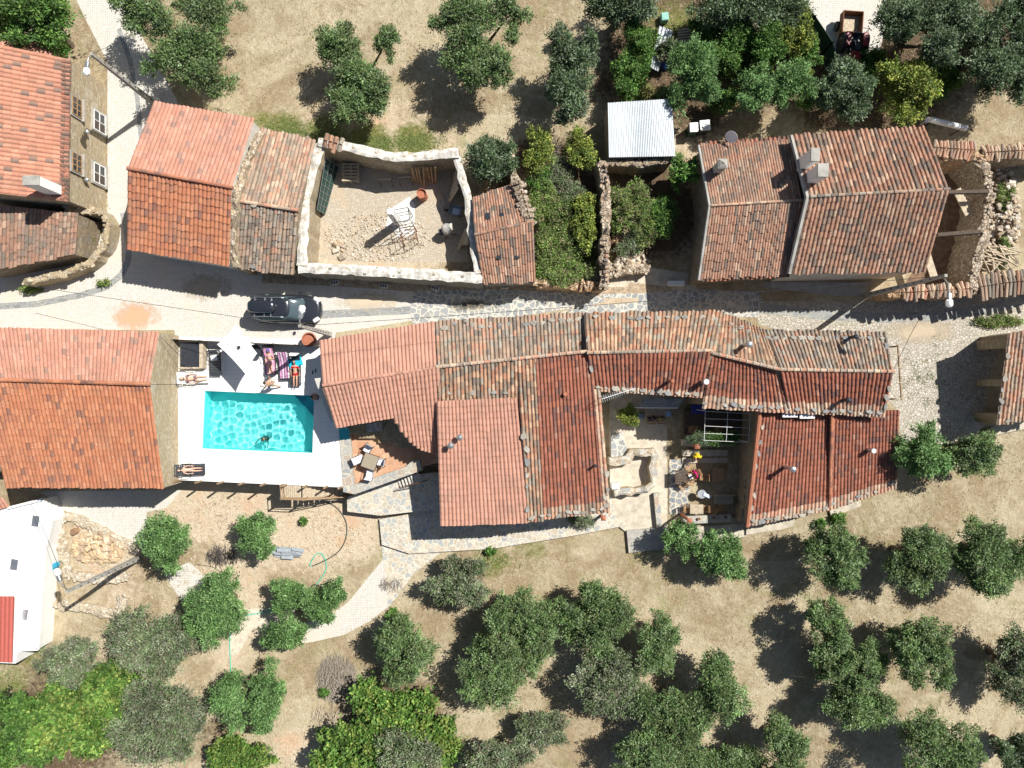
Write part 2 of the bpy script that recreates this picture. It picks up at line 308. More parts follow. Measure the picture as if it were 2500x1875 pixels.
class House:
    """A building: empty at its base, tiled slopes, wall volume, ridge; all heights in metres above the street."""
    def __init__(s, name, label, cat, cpx, base=0.0, over=.25, wallmat='wall'):
        c = W(cpx[0], cpx[1], base); s.c = c; s.base = base; s.over = over; s.root = thing(name, label, cat, c); s.wm = M[wallmat]; s.wall = MB(); s.n = 0
    def slope(s, e0, e1, r1, r0, pal, mat, clip=None, name='roof', wall=True, label=None, **kw):
        A, B, D = W(*e0), W(*e1), W(*r0); C = plane_pt(r1[0], r1[1], A, B, D); mb = MB(); s.n += 1
        tiles(mb, A, B, C, D, pal, clip=clip, seed=hash_(s.root.name) + s.n, **kw)
        ROOFS.append(BVHTree.FromPolygons(mb.v, mb.f))
        poly = [plane_pt(p[0], p[1], A, B, D) for p in clip] if clip else [A, B, C, D]
        cen = sum(poly, Vector()) / len(poly)
        inn = [cen + (p - cen) * .985 for p in poly]
        mb.col = (.2, .15, .1); mb.prism([(p.x, p.y) for p in inn], [p.z - .10 for p in inn], [p.z - .015 for p in inn])
        o = part(s.root, name, mb, M[mat], True, label)
        if wall:
            q = []
            for p in poly:
                d = Vector((p.x - s.c.x, p.y - s.c.y, 0)); L = d.length; q.append(p - d * (s.over / max(L, .6)) if L > .6 else p)
            s.wall.prism([(p.x, p.y) for p in q], min(s.base - 2.2, -2.2) if s.base > -1 else s.base - .6, [p.z - .11 for p in q])
        return o
    def ridge(s, pts, pal='pink', mat='tile_new', r=.11, name='ridge_cap', col=None, jit=.1, mortar=False):
        rg = rnd(hash_(s.root.name) + 77); mb = MB(); P = [W(*p) for p in pts]; cols, w = PAL[pal]
        for a, b in zip(P[:-1], P[1:]):
            n = max(1, int((b - a).length / .38))
            for i in range(n):
                p, q = a.lerp(b, i / n), a.lerp(b, (i + 1.08) / n); j = Vector((0, 0, rg.normal(0, .01)))
                c = cols[rg.choice(len(cols))]; mb.col = col or tuple(np.array(c) * (1 + rg.normal(0, .08)))
                mb.tube([p + j + Vector((0, 0, .04)), q + j + Vector((0, 0, .02))], [r * 1.05, r * .9], 8)
                if mortar and rg.random() < .8: mb.col = (.5, .45, .36); k = a.lerp(b, (i + .0) / n); mb.tube([k + Vector((0, 0, .05)), k.lerp(q, .15) + Vector((0, 0, .05))], r * 1.12, 7)
        return part(s.root, name, mb, M[mat], True)
    def done(s):
        if s.wall.v: part(s.root, 'wall', s.wall, s.wm, True)
        return s
def hash_(t):
    h = 7
    for ch in t: h = (h * 31 + ord(ch)) % 100003
    return h
# ---------------------------------------------------------------- rough stone walls (ruins, garden walls)
def rough_wall(mb, pts, w, z0, z1, seed=1, seg=.32, jz=.07, jw=.05, top=None):
    """pts: world xy; z1 number or one height per point. Returns nothing; adds one bumpy ribbon wall."""
    rg = rnd(seed); P = [Vector((p[0], p[1], 0)) for p in pts]; zs = z1 if isinstance(z1, (list, tuple)) else [z1] * len(P)
    S = []
    for i in range(len(P) - 1):
        L = (P[i + 1] - P[i]).length; n = max(1, int(L / seg))
        for k in range(n + (i == len(P) - 2)): t = k / n; S.append((P[i].lerp(P[i + 1], t), zs[i] * (1 - t) + zs[i + 1] * t))
    n = len(S); vs = []
    for i, (p, z) in enumerate(S):
        d = (S[min(i + 1, n - 1)][0] - S[max(i - 1, 0)][0]).normalized(); nn = Vector((-d.y, d.x, 0)); z += rg.normal(0, jz)
        a, b = w / 2 + rg.normal(0, jw), w / 2 + rg.normal(0, jw)
        for q, h in ((p + nn * a, z0), (p + nn * a, z - .05), (p + nn * a * .4, z + rg.normal(0, jz * .6)), (p - nn * b * .4, z + rg.normal(0, jz * .6)), (p - nn * b, z - .05), (p - nn * b, z0)): vs.append((q.x, q.y, h))
    if top is None:                                     # individual stones bedded on the wall head
        for i, (p, z) in enumerate(S):
            for _ in range(6):
                s = rg.uniform(.10, .34); mb.bbox((p.x + rg.uniform(-.45, .45) * w, p.y + rg.uniform(-.45, .45) * w, z - .05), (s, s * rg.uniform(.4, .8), .12), rg.uniform(0, 3), .02, rg.normal(0, .12), rg.normal(0, .12))
    if top is not None:
        fs = [[], []]
        for i in range(n - 1):
            for k in (1, 2, 3): fs[0].append((i * 6 + k, i * 6 + k + 1, i * 6 + 7 + k, i * 6 + 6 + k))
        up = [(v[0], v[1], v[2] + .012) for v in vs]; top.add(up, [f[::-1] for f in fs[0]])
    mb.add(vs, [(i * 6 + k, i * 6 + 6 + k, i * 6 + 7 + k, i * 6 + k + 1) for i in range(n - 1) for k in range(5)] + [(0, 1, 2, 3, 4, 5), tuple(range(n * 6 - 1, n * 6 - 7, -1))])
def wpts(pts, z): return [W(p[0], p[1], z).xy for p in pts]
def cap_tiles(mb, pts, z, pal='oldlight', seed=3, w=.5, both=True, sp=.2):       # cross-laid tiles on top of a wall
    rg = rnd(seed); P = [W(p[0], p[1], z) for p in pts]; cols, wt = PAL[pal]; wt = np.array(wt) / sum(wt)
    for a, b in zip(P[:-1], P[1:]):
        d = (b - a); L = d.length; d.normalize(); nn = Vector((-d.y, d.x, 0)); n = int(L / sp)
        for i in range(n):
            if rg.random() < .06: continue
            c = a + d * (i + .5) * sp; mb.col = tuple(np.array(cols[rg.choice(len(cols), p=wt)]) * (1 + rg.normal(0, .1)))
            for sgn in ((1, -1) if both else (1,)):
                o = nn * sgn; an = Vector((rg.normal(0, .06), rg.normal(0, .06), 0))
                mb.tube([c + o * .02 + Vector((0, 0, .12)), c + o * w + an + Vector((0, 0, -.02 + rg.normal(0, .02)))], [sp * .4, sp * .47], 7)
# flat weight stones laid on roofs
STONE_ME = []
def stone_meshes():
    rg = rnd(5)
    for k in range(6):
        mb = MB(); n = 7; a = np.sort(rg.uniform(0, 2 * math.pi, n)) if False else np.arange(n) * 2 * math.pi / n + rg.normal(0, .15, n)
        rr = rg.uniform(.75, 1.1, n); mb.col = tuple(np.array([(.30, .30, .28), (.38, .36, .31), (.25, .25, .25), (.34, .31, .26), (.42, .39, .33), (.29, .28, .25)][k]))
        poly = [(math.cos(t) * r * .19, math.sin(t) * r * .105) for t, r in zip(a, rr)]; mb.prism(poly, -.02, [.05 + rg.normal(0, .008) for _ in poly])
        STONE_ME.append(mb.mesh('roof_stone', M['stone']))
M['stone'] = attr_mat('slate_stone', .85, .2, var=.3, sc=12, bmp=.01)
stone_meshes(); STN = [0]
def stones_on(pts, label, group, step=.42, prob=.85, seed=1, ang=None, jit=.05, scale=1.0):
    rg = rnd(seed); P = [W(*p) for p in pts]
    for a, b in zip(P[:-1], P[1:]):
        d = b - a; L = d.length; n = int(L / step); th = math.atan2(d.y, d.x)
        for i in range(n):
            if rg.random() > prob: continue
            q = a.lerp(b, (i + .5) / n) + Vector((rg.normal(0, jit), rg.normal(0, jit), 0)); best = None      # rest it on the tiles below
            for t in ROOFS:
                hit = t.ray_cast(Vector((0, 0, H)), (q - Vector((0, 0, H))).normalized())
                if hit[0] is not None and abs(hit[0].z - q.z) < 1.2 and (best is None or hit[0].z > best.z): best = hit[0]
            if best is None: continue
            o = bpy.data.objects.new('roof_stone', STONE_ME[rg.integers(6)]); COL.objects.link(o)
            o.location = best + Vector((0, 0, .035)); s = scale * rg.uniform(.75, 1.35)
            o.scale = (s, s * rg.uniform(.8, 1.3), 1); o.rotation_euler = (rg.normal(0, .06), rg.normal(0, .06), th + rg.normal(0, .3)); tag(o, label, 'stone', group)
# ---------------------------------------------------------------- terrain
def terrain():
    def axis(lo, hi, st, far):
        a = np.arange(lo, hi + 1e-6, st); o = np.array([3, 8, 18, 40, 90, 180.]); return np.concatenate([(lo - o)[::-1], a, hi + o])
    xs = axis(-36, 36, .3, 0); ys = axis(-28, 28, .3, 0); X, Y = np.meshgrid(xs, ys)
    Z = ground_z(X.ravel(), Y.ravel()); px = X.ravel() * F / (H - Z) + CX; py = CY - Y.ravel() * F / (H - Z)
    V = np.stack([X.ravel(), Y.ravel(), Z], 1); nx, ny = len(xs), len(ys)
    i = np.arange(nx - 1)[None] + (np.arange(ny - 1) * nx)[:, None]; Q = np.stack([i, i + 1, i + 1 + nx, i + nx], -1).reshape(-1, 4)
    me = bpy.data.meshes.new('ground'); me.from_pydata(V.tolist(), [], Q.tolist())
    m = np.zeros((len(V), 4), np.float32); m[:, 3] = 1
    def spots(ch, L):
        for (x, y, r, a) in L: m[:, ch] = np.maximum(m[:, ch], a * np.exp(-((px - x) ** 2 + (py - y) ** 2) / (r * r)))
    spots(0, [(690, 320, 55, .9), (800, 330, 60, .9), (900, 350, 70, .8), (1010, 345, 60, .8), (640, 290, 40, .6), (1200, 1370, 60, .55), (1300, 1340, 60, .5), (1390, 1350, 50, .35), (1420, 600, 90, .8), (1540, 520, 60, .7),
              (1100, 1840, 90, .5), (1250, 1760, 80, .4), (2280, 1730, 80, .35), (1930, 1830, 60, .3), (2330, 330, 60, .2), (80, 1600, 70, .5), (30, 1680, 60, .5), (1640, 60, 90, .6), (1560, 240, 60, .7), (1780, 200, 120, .5), (1500, 1600, 90, .2), (2150, 1540, 60, .25), (1020, 50, 60, .15), (240, 520, 30, .4)])
    spots(1, [(620, 1290, 150, .8), (760, 1290, 120, .9), (480, 1240, 110, .8), (700, 1230, 120, .9), (560, 1400, 120, .6), (250, 1330, 120, .7), (850, 1300, 90, .9), (620, 1500, 90, .9), (560, 1600, 60, .7), (720, 1820, 60, .7), (1130, 1500, 60, .3), (440, 1210, 90, .8), (300, 1450, 90, .5), (1700, 330, 90, .6), (880, 500, 260, 1), (1700, 250, 60, .5), (1460, 720, 80, .8), (1550, 700, 80, .7)])
    spots(2, [(1520, 560, 130, .9), (1400, 480, 110, .8), (1700, 120, 160, .8), (2150, 120, 220, .8), (2330, 230, 60, .5), (2380, 90, 160, .8), (150, 1780, 200, .8), (520, 1800, 90, .5), (960, 1760, 150, .8), (1600, 250, 90, .6), (1480, 200, 80, .6), (1640, 130, 170, 1.2), (1600, 520, 110, 1.2), (1560, 420, 80, 1.1), (2150, 150, 200, 1.1), (2050, 240, 90, 1), (1700, 270, 90, .8), (1850, 160, 130, .9), (1240, 480, 60, .7), (1720, 280, 80, .5), (1300, 380, 60, .8), (1340, 620, 60, .7), (1560, 470, 90, .9), (2030, 250, 110, .8),(409, 1324, 62, .42), (536, 1482, 62, .42), (386, 1553, 62, .42), (401, 1765, 62, .42), (983, 1584, 62, .42), (1116, 1414, 62, .42), (1768, 1351, 62, .42), (2028, 1355, 62, .42), (2231, 1361, 62, .42), (2420, 1355, 62, .42), (2022, 1570, 62, .42), (2239, 1572, 62, .42), (2465, 1618, 62, .42), (2090, 1719, 62, .42), (1760, 1672, 62, .42), (1900, 1821, 62, .42), (2273, 1821, 62, .42), (1279, 1536, 62, .42), (1214, 1638, 62, .42), (1457, 1508, 62, .42), (1600, 1565, 62, .42), (1482, 1666, 62, .42), (1640, 1723, 62, .42), (607, 1694, 62, .42), (745, 1457, 62, .42), (867, 169, 62, .42), (1163, 90, 62, .42), (1387, 175, 62, .42), (960, 1774, 62, .42), (2370, 470, 60, .7), (2350, 620, 60, .7), (1560, 60, 60, .5), (230, 120, 60, .4), (420, 230, 60, .4)])  # dark earth and litter, plus the walled plot's deep shade painted into the ground
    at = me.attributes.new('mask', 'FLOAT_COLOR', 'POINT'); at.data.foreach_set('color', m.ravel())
    mt, t, b = nodes('dry_ground'); v = coords(t)
    a = N(t, 'ShaderNodeAttribute', attribute_name='mask'); sp = N(t, 'ShaderNodeSeparateColor'); t.links.new(a.outputs['Color'], sp.inputs[0])
    n1 = noise(t, v, .35, 6, .65, .5); n2 = noise(t, v, 4.5, 8, .75, .8); n3 = noise(t, v, 22, 4, .7); n4 = noise(t, coords(t, (1, .35, 1), (0, 0, .6)), 9, 6, .7, 1.5)
    grass = ramp(t, n2, [(.28, (.22, .175, .10)), (.42, (.38, .315, .20)), (.56, (.475, .405, .27)), (.72, (.59, .52, .37))])
    grass = mix(t, ramp(t, n1, [(.40, .0), (.56, .85)]), grass, (.33, .25, .15))
    grass = mix(t, ramp(t, noise(t, v, .14, 5, .7, 1.0), [(.47, 0), (.58, .6)]), grass, (.60, .52, .36))
    grass = mix(t, ramp(t, noise(t, v, .22, 6, .7, 2.0), [(.56, 0), (.66, .55)]), grass, (.30, .29, .13))
    grass = mix(t, ramp(t, noise(t, coords(t, (1, 1, 1), (0, 0, 2)), 1.4, 8, .8, 1.0), [(.55, 0), (.68, .7)]), grass, (.27, .20, .12))
    grass = mix(t, ramp(t, noise(t, v, .9, 5, .7, 1.5), [(.5, 0), (.7, .5)]), grass, (.62, .53, .39))
    grass = mix(t, 1.0, grass, ramp(t, n4, [(.32, .72), (.55, 1.04), (.7, 1.15)]), 'MULTIPLY')
    soil = ramp(t, n2, [(.28, (.38, .29, .19)), (.45, (.56, .46, .33)), (.6, (.64, .54, .40)), (.75, (.70, .63, .51))])
    soil = mix(t, ramp(t, noise(t, v, .5, 4), [(.52, 0), (.66, .6)]), soil, (.60, .37, .23))
    vo = N(t, 'ShaderNodeTexVoronoi', i_Scale=9.0); t.links.new(v, vo.inputs[0]); peb = ramp(t, vo.outputs['Distance'], [(.10, 1), (.2, 0)])
    pm = N(t, 'ShaderNodeMath', operation='MULTIPLY'); t.links.new(peb, pm.inputs[0]); t.links.new(ramp(t, noise(t, v, 1.3, 5), [(.5, 0), (.6, .9)]), pm.inputs[1]); soil = mix(t, pm.outputs[0], soil, (.66, .62, .54))
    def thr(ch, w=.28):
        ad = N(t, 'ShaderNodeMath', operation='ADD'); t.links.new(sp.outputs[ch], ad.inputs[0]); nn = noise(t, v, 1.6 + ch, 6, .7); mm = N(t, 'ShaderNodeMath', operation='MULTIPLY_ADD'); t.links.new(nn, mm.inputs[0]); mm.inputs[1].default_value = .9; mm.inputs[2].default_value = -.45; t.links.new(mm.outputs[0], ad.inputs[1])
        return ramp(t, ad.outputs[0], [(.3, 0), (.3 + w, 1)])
    out = mix(t, thr(1), grass, soil)
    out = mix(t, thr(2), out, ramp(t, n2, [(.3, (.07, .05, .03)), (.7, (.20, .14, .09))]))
    out = mix(t, thr(0), out, ramp(t, n2, [(.3, (.07, .085, .025)), (.5, (.17, .18, .055)), (.7, (.33, .29, .13))]))
    t.links.new(out, b.inputs['Base Color']); b.inputs['Roughness'].default_value = .95; b.inputs['Specular IOR Level'].default_value = .1
    hh = N(t, 'ShaderNodeMath', operation='MULTIPLY_ADD'); t.links.new(n2, hh.inputs[0]); hh.inputs[1].default_value = 1.6; t.links.new(n3, hh.inputs[2]); bump(t, b, hh.outputs[0], .07, .8)
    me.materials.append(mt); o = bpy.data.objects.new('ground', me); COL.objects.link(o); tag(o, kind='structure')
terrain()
def sheet(name, poly, z, m, kind='structure', drape=False, **kw):
    mb = MB(); P = [G(p[0], p[1], z) if drape else W(p[0], p[1], z) for p in poly]
    mb.prism([(p.x, p.y) for p in P], [p.z - .003 for p in P], [p.z for p in P]); return solo(name, mb, M[m], kind=kind, **kw)
def slab(name, poly, z0, z1, m, kind='structure', **kw):
    mb = MB(); P = [W(p[0], p[1], z1) for p in poly]; mb.prism([(p.x, p.y) for p in P], z0, z1); return solo(name, mb, M[m], kind=kind, **kw)
def strip(pts, w):                                   # pixel band of width w round a pixel line
    L, Rr = [], []
    for i, p in enumerate(pts):
        a, b = pts[max(i - 1, 0)], pts[min(i + 1, len(pts) - 1)]; d = Vector((b[0] - a[0], b[1] - a[1])).normalized(); L.append((p[0] - d.y * w / 2, p[1] + d.x * w / 2)); Rr.append((p[0] + d.y * w / 2, p[1] - d.x * w / 2))
    return L + Rr[::-1]
# street and lanes
sheet('street', [(-300, 560), (170, 560), (262, 520), (262, 150), (215, 60), (150, -80), (300, -80), (330, 60), (430, 240), (460, 330), (620, 560), (640, 655), (840, 683), (1010, 690), (1010, 782), (900, 800), (820, 812), (815, 834), (430, 834), (425, 806), (-300, 800)], .004, 'cobble')
sheet('street', [(1850, 735), (2140, 738), (2600, 700), (2600, 810), (2462, 815), (2420, 900), (2400, 1030), (2380, 1080), (2200, 1090), (2195, 1010), (2110, 900), (1960, 830), (1850, 790)], .004, 'cobble_rough')
M['dirt_verge'] = simple('dusty_verge', (.46, .36, .25), .95, var=.35, sc=4, bmp=.02, dirt=((.3, .22, .14), 3, .55))
sheet('road_verge', [(640, 655), (1200, 690), (1330, 702), (1530, 700), (1540, 690), (1640, 700), (1640, 725), (1010, 712), (840, 700), (640, 690)], .008, 'dirt_verge')
sheet('path_paving', [(1010, 710), (1200, 706), (1330, 712), (1450, 716), (1480, 735), (1430, 748), (1250, 775), (1010, 800), (1000, 760)], .012, 'flag')
sheet('path_paving', [(1465, 718), (1560, 716), (1700, 706), (1850, 712), (1862, 735), (1850, 775), (1700, 770), (1410, 772), (1300, 778), (1430, 748), (1560, 738), (1560, 727), (1470, 728)], .012, 'flag')
M['cream_paving'] = simple('cream_concrete', (.56, .50, .40), .9, var=.2, sc=2.5, bmp=.01, dirt=((.42, .34, .25), 2, .58))
sheet('path_paving', [(1330, 700), (1500, 640), (1700, 670), (1700, 706), (1560, 714), (1465, 716)], .006, 'cream_paving')
sheet('drain_strip', strip([(-60, 752), (90, 742), (200, 720), (262, 700), (295, 672), (312, 640), (316, 600), (300, 520)], 15), .009, 'slate_strip')
sheet('drain_strip', strip([(330, 430), (345, 340), (335, 240), (318, 150), (290, 70)], 11), .009, 'slate_strip')
sheet('drain_strip', strip([(785, 768), (900, 762), (1008, 757)], 19), .009, 'slate_strip')
sheet('drain_strip', strip([(1860, 752), (2000, 768), (2150, 776), (2300, 772), (2420, 752), (2540, 725)], 24), .009, 'slate_strip')
sheet('pavement', [(1866, 688), (2125, 690), (2112, 722), (2040, 722), (1866, 702)], .02, 'cement')
def spill(name, px, py, r, col, sq=.6):               # thin spill of soil with a ragged, fading edge
    m, t, b = nodes(name); v = coords(t); ln = N(t, 'ShaderNodeVectorMath', operation='LENGTH'); sc_ = coords(t, (1 / r, 1 / (r * sq), 1)); t.links.new(sc_, ln.inputs[0])
    ad = N(t, 'ShaderNodeMath', operation='MULTIPLY_ADD'); t.links.new(noise(t, v, 1.5, 8, .75), ad.inputs[0]); ad.inputs[1].default_value = -1.6; ad.inputs[2].default_value = 1.55
    sb = N(t, 'ShaderNodeMath', operation='SUBTRACT'); t.links.new(ad.outputs[0], sb.inputs[0]); t.links.new(ln.outputs['Value'], sb.inputs[1])
    b.inputs['Base Color'].default_value = (*col, 1); b.inputs['Roughness'].default_value = .95; t.links.new(ramp(t, sb.outputs[0], [(0.0, 0), (.5, .8)]), b.inputs['Alpha'])
    c = W(px, py, .012); mb = MB(); mb.add([(-r * 1.3, -r * 1.3 * sq, 0), (r * 1.3, -r * 1.3 * sq, 0), (r * 1.3, r * 1.3 * sq, 0), (-r * 1.3, r * 1.3 * sq, 0)], [(0, 1, 2, 3)]); o = solo(name, mb, m, kind='structure'); o.location = c
spill('orange_soil', 330, 772, 2.2, (.66, .40, .24)); spill('spilt_sand', 500, 700, 2.4, (.5, .42, .32), .5); spill('pale_dust_patch', 900, 735, 3.0, (.62, .52, .38), .3); spill('dirt_patch', 2250, 810, 3.2, (.56, .46, .33), .35); spill('dirt_patch', 1150, 745, 2.5, (.6, .52, .4), .25)
# southern lanes and terraces on the lower ground
sheet('lane', [(100, 1200), (445, 1196), (405, 1240), (358, 1250), (362, 1300), (345, 1350), (140, 1236)], .006, 'cobble', drape=True)
sheet('lane', [(400, 1402), (462, 1372), (520, 1425), (450, 1478)], .006, 'cobble', drape=True)
sheet('lane', [(938, 1362), (955, 1475), (905, 1515), (840, 1550), (760, 1568), (715, 1572), (722, 1528), (800, 1505), (850, 1470)], .006, 'cobble', drape=True)
M['dust'] = simple('pale_dust', (.62, .55, .44), .95, var=.15, sc=3, bmp=.01)
sheet('path', [(560, 1490), (720, 1478), (722, 1560), (620, 1530), (580, 1600), (560, 1600)], .004, 'dust', drape=True)
sheet('lane', [(928, 1300), (1075, 1285), (1075, 1350), (1010, 1400), (965, 1462), (948, 1480), (938, 1390)], .012, 'flag_tan', drape=True)
slab('terrace_paving', [(926, 1268), (1000, 1255), (1070, 1215), (1490, 1200), (1500, 1260), (1530, 1283), (1400, 1308), (1200, 1340), (1000, 1352), (932, 1330)], -2.3, -1.75, 'flag_tan')
slab('terrace_paving', [(847, 1215), (848, 1249), (929, 1259), (1006, 1250), (1100, 1240), (1100, 1150), (1000, 1160)], -2.3, -1.2, 'flag_tan')
slab('terrace_paving', [(1488, 1040), (1672, 1040), (1668, 1250), (1640, 1330), (1530, 1300), (1490, 1270)], -2.4, -1.82, 'cream_paving')
slab('patio_paving', [(1634, 1122), (1830, 1120), (1830, 1265), (1634, 1255)], -2.4, -1.75, 'patio_flag')
slab('terrace_paving', [(1488, 940), (1680, 945), (1680, 1040), (1488, 1040)], -2.4, -1.83, 'cream_paving')
slab('terrace_paving', [(1530, 1295), (1640, 1285), (1640, 1338), (1535, 1350)], -2.4, -1.7, 'cement')
M['verge'] = simple('pale_cement_verge', (.50, .45, .36), .9, var=.2, sc=2, bmp=.01)
for P, z in (([(1640, 1290), (1822, 1278), (1822, 1310), (1645, 1335)], -1.5), ([(1822, 1280), (2024, 1240), (2030, 1262), (1900, 1294), (1822, 1306)], -1.35), ([(2024, 1240), (2190, 1175), (2290, 1135), (2300, 1150), (2200, 1200), (2030, 1262)], -.95), ([(2290, 1130), (2425, 1040), (2600, 1010), (2600, 1028), (2440, 1060), (2300, 1152)], -.1)):
    slab('kerb_paving', P, z - 1.6, z, 'verge')
# ---------------------------------------------------------------- pool and its deck
ZP = -.12; POOL = [W(500, 954, 0), W(767, 966, 0), W(763, 1106, 0), W(494, 1095, 0)]
def white_deck():
    m, t, b = nodes('white_deck_tiles'); v = coords(t)
    br = N(t, 'ShaderNodeTexBrick', offset=0, i_Scale=1.0, i_Mortar_Size=.008); br.inputs['Color1'].default_value = (.80, .79, .76, 1); br.inputs['Color2'].default_value = (.77, .76, .73, 1); br.inputs['Mortar'].default_value = (.62, .60, .56, 1)
    br.inputs['Brick Width'].default_value = .6; br.inputs['Row Height'].default_value = .3; t.links.new(v, br.inputs[0]); t.links.new(br.outputs[0], b.inputs[0]); b.inputs['Roughness'].default_value = .7; return m
M['deck'] = white_deck()
D = [W(430, 822, 0), W(800, 828, 0), W(850, 1050, 0), W(838, 1190, 0), W(435, 1172, 0)]
mb = MB()
def ring_faces(outer, inner, z, mb):
    for poly in outer: mb.add([(p[0], p[1], z) for p in poly], [tuple(range(len(poly)))])
p0, p1, p2, p3 = POOL
for q in ([D[0], p0, p1, D[1]][::-1], [D[1], p1, p2, D[3], D[2]][::-1], [D[3], p2, p3, D[4]][::-1], [D[4], p3, p0, D[0]][::-1]):
    mb.add([(a.x, a.y, .01) for a in q], [tuple(range(len(q)))])
for i in range(5): a, b_ = D[i], D[(i + 1) % 5]; mb.add([(a.x, a.y, .01), (b_.x, b_.y, .01), (b_.x, b_.y, -2.3), (a.x, a.y, -2.3)], [(0, 1, 2, 3)])
pool = thing('swimming_pool', 'rectangular turquoise swimming pool in a white deck with rippled sunlit water', 'swimming pool', (0, 0, 0))
solo('pool_deck', mb, M['deck'], kind='structure')
mb = MB(); dep = -1.45
for i in range(4): a, b_ = POOL[i], POOL[(i + 1) % 4]; mb.add([(a.x, a.y, 0), (b_.x, b_.y, 0), (b_.x, b_.y, dep), (a.x, a.y, dep)], [(3, 2, 1, 0)])
mb.add([(p.x, p.y, dep) for p in POOL], [(3, 2, 1, 0)])
M['pool'] = simple('turquoise_pool_liner', (.24, .97, .96), .6, var=.03, sc=1.5)
basin = part(pool, 'basin', mb, M['pool'], True)
mb = MB()
c1 = p1
for k, (w, z) in enumerate(((1.55, -1.05), (1.15, -.75), (.75, -.42))):
    a = c1 + (p0 - p1).normalized() * w; b_ = c1 + (p2 - p1).normalized() * w; mb.prism([(c1.x - .004, c1.y - .004), (a.x, a.y - .004), (b_.x - .004, b_.y)], dep + .004, z)
M['pool_step'] = simple('blue_pool_step', (.03, .24, .36), .6, var=.04)
part(pool, 'pool_step', mb, M['pool_step'], True)
n1, n2 = 150, 84; u, w_ = np.meshgrid(np.linspace(0, 1, n1), np.linspace(0, 1, n2)); u = u.ravel()[:, None]; w_ = w_.ravel()[:, None]
A0, A1, A2, A3 = [np.array([p.x, p.y, ZP]) for p in (p0, p1, p2, p3)]
V = A0 * (1 - u) * (1 - w_) + A1 * u * (1 - w_) + A2 * u * w_ + A3 * (1 - u) * w_; rg = rnd(9); z = 0
for k in range(26):
    lam = rg.uniform(.20, .55); th = rg.uniform(0, 2 * math.pi); kk = 2 * math.pi / lam
    z = z + .0108 * lam ** 2.0 * np.sin(kk * (V[:, 0] * math.cos(th) + V[:, 1] * math.sin(th)) + rg.uniform(0, 6.3))
V[:, 2] += z; i = np.arange(n1 - 1)[None] + (np.arange(n2 - 1) * n1)[:, None]; Q = np.stack([i + n1, i + n1 + 1, i + 1, i], -1).reshape(-1, 4)
mb = MB(); mb.smooth = True; mb.np_add(V, Q)
m, t, b = nodes('pool_water'); b.inputs['Base Color'].default_value = (.93, 1, 1, 1); b.inputs['Roughness'].default_value = 0; b.inputs['IOR'].default_value = 1.33; b.inputs['Transmission Weight'].default_value = 1
M['water'] = m
water = part(pool, 'water', mb, M['water'], True)
water.cycles.is_caustics_caster = True; basin.cycles.is_caustics_receiver = True; sl.cycles.is_caustics_light = True
for o in bpy.data.objects:
    if o.name.startswith('pool_step'): o.cycles.is_caustics_receiver = True
# ---------------------------------------------------------------- houses
PAL['verge'] = ([(.34, .15, .10), (.20, .11, .08), (.12, .09, .07)], [.4, .35, .25])
# tall house at the top left with a window wall towards the lane
h = House('stone_house', 'tall stone house beside the lane with black-flecked orange roof and four windows', 'house', (100, 300), 0, .04, 'wall_ochre')
h.slope((168, 492, 3.75), (172, 145, 3.75), (-160, 75, 5.4), (-160, 455, 5.4), 'spot', 'tile_new', cw=.26, rl=.42, amp=.05)
h.slope((168.5, 490, 3.79), (172.5, 147, 3.79), (150, 143, 3.89), (146, 488, 3.89), 'verge', 'tile_new', name='eave_tiles', wall=False, cw=.26, rl=.25, amp=.06, jit=.2)
h.slope((-60, 96, 3.3), (130, 108, 3.3), (123, 141, 3.7), (-60, 124, 3.7), 'salmon', 'tile_new', cw=.24)
h.done(); WX = W(262, 300, 0).x + .0
for (yc, zc, w, hh) in ((16.1, 3.2, 1.0, .85), (12.85, 3.2, 1.0, .85), (16.05, .95, 1.15, 1.15), (12.85, .95, 1.15, 1.15)):
    mb = MB(); mb.box((WX + .0, yc, zc), (.10, w + .24, hh + .24)); fr = part(h.root, 'window', mb, M['cement'], True)
    mb = MB(); mb.box((WX + .055, yc, zc), (.02, w, hh)); part(fr, 'pane', mb, M['glass'], True)
    mb = MB(); up = zc > 2; n = 3 if up else 2
    for k in range(n + 1): mb.box((WX + .075, yc - w / 2 + w * k / n, zc), (.03, .06, hh))
    for k in range(3): mb.box((WX + .077, yc, zc - hh / 2 + hh * k / 2), (.03, w, .06))
    part(fr, 'frame', mb, M['wood_teak' if up else 'white'], True)
    if not up:
        mb = MB()
        for k in range(9): mb.box((WX + .08, yc - w * .22, zc - hh * .45 + k * hh * .11), (.03, w * .5, .05), ry=.4)
        part(fr, 'shutter', mb, M['wood_dark'], True)
    mb = MB(); mb.box((WX + .09, yc, zc - hh / 2 - .1), (.2, w + .3, .08)); part(fr, 'sill', mb, M['cement'], True)
for y in (14.95, 12.1):
    mb = MB(); mb.lathe((WX + .16, y, 2.35), [(.04, -.1), (.13, 0), (.13, .16), (.05, .22)], 12); mb.tube([(WX, y, 2.5), (WX + .16, y, 2.55)], .02); part(h.root, 'wall_lantern', mb, M['steel'], True)
def chimney(root, px, py, zt, w, d, hgt, mt='white_paint', rz=0, cap='cement', capw=.08, holes=False, label=None):
    c = W(px, py, zt); mb = MB(); mb.box((c.x, c.y, zt - hgt / 2 - .1), (w, d, hgt), rz); o = part(root, 'chimney', mb, M[mt], True, label)
    mb = MB(); mb.bbox((c.x, c.y, zt - .05), (w + capw, d + capw, .1), rz, .02)
    part(o, 'cap', mb, M[cap], True); return c
chimney(h.root, 74, 440, 6.0, .85, .5, 1.9, capw=.04)
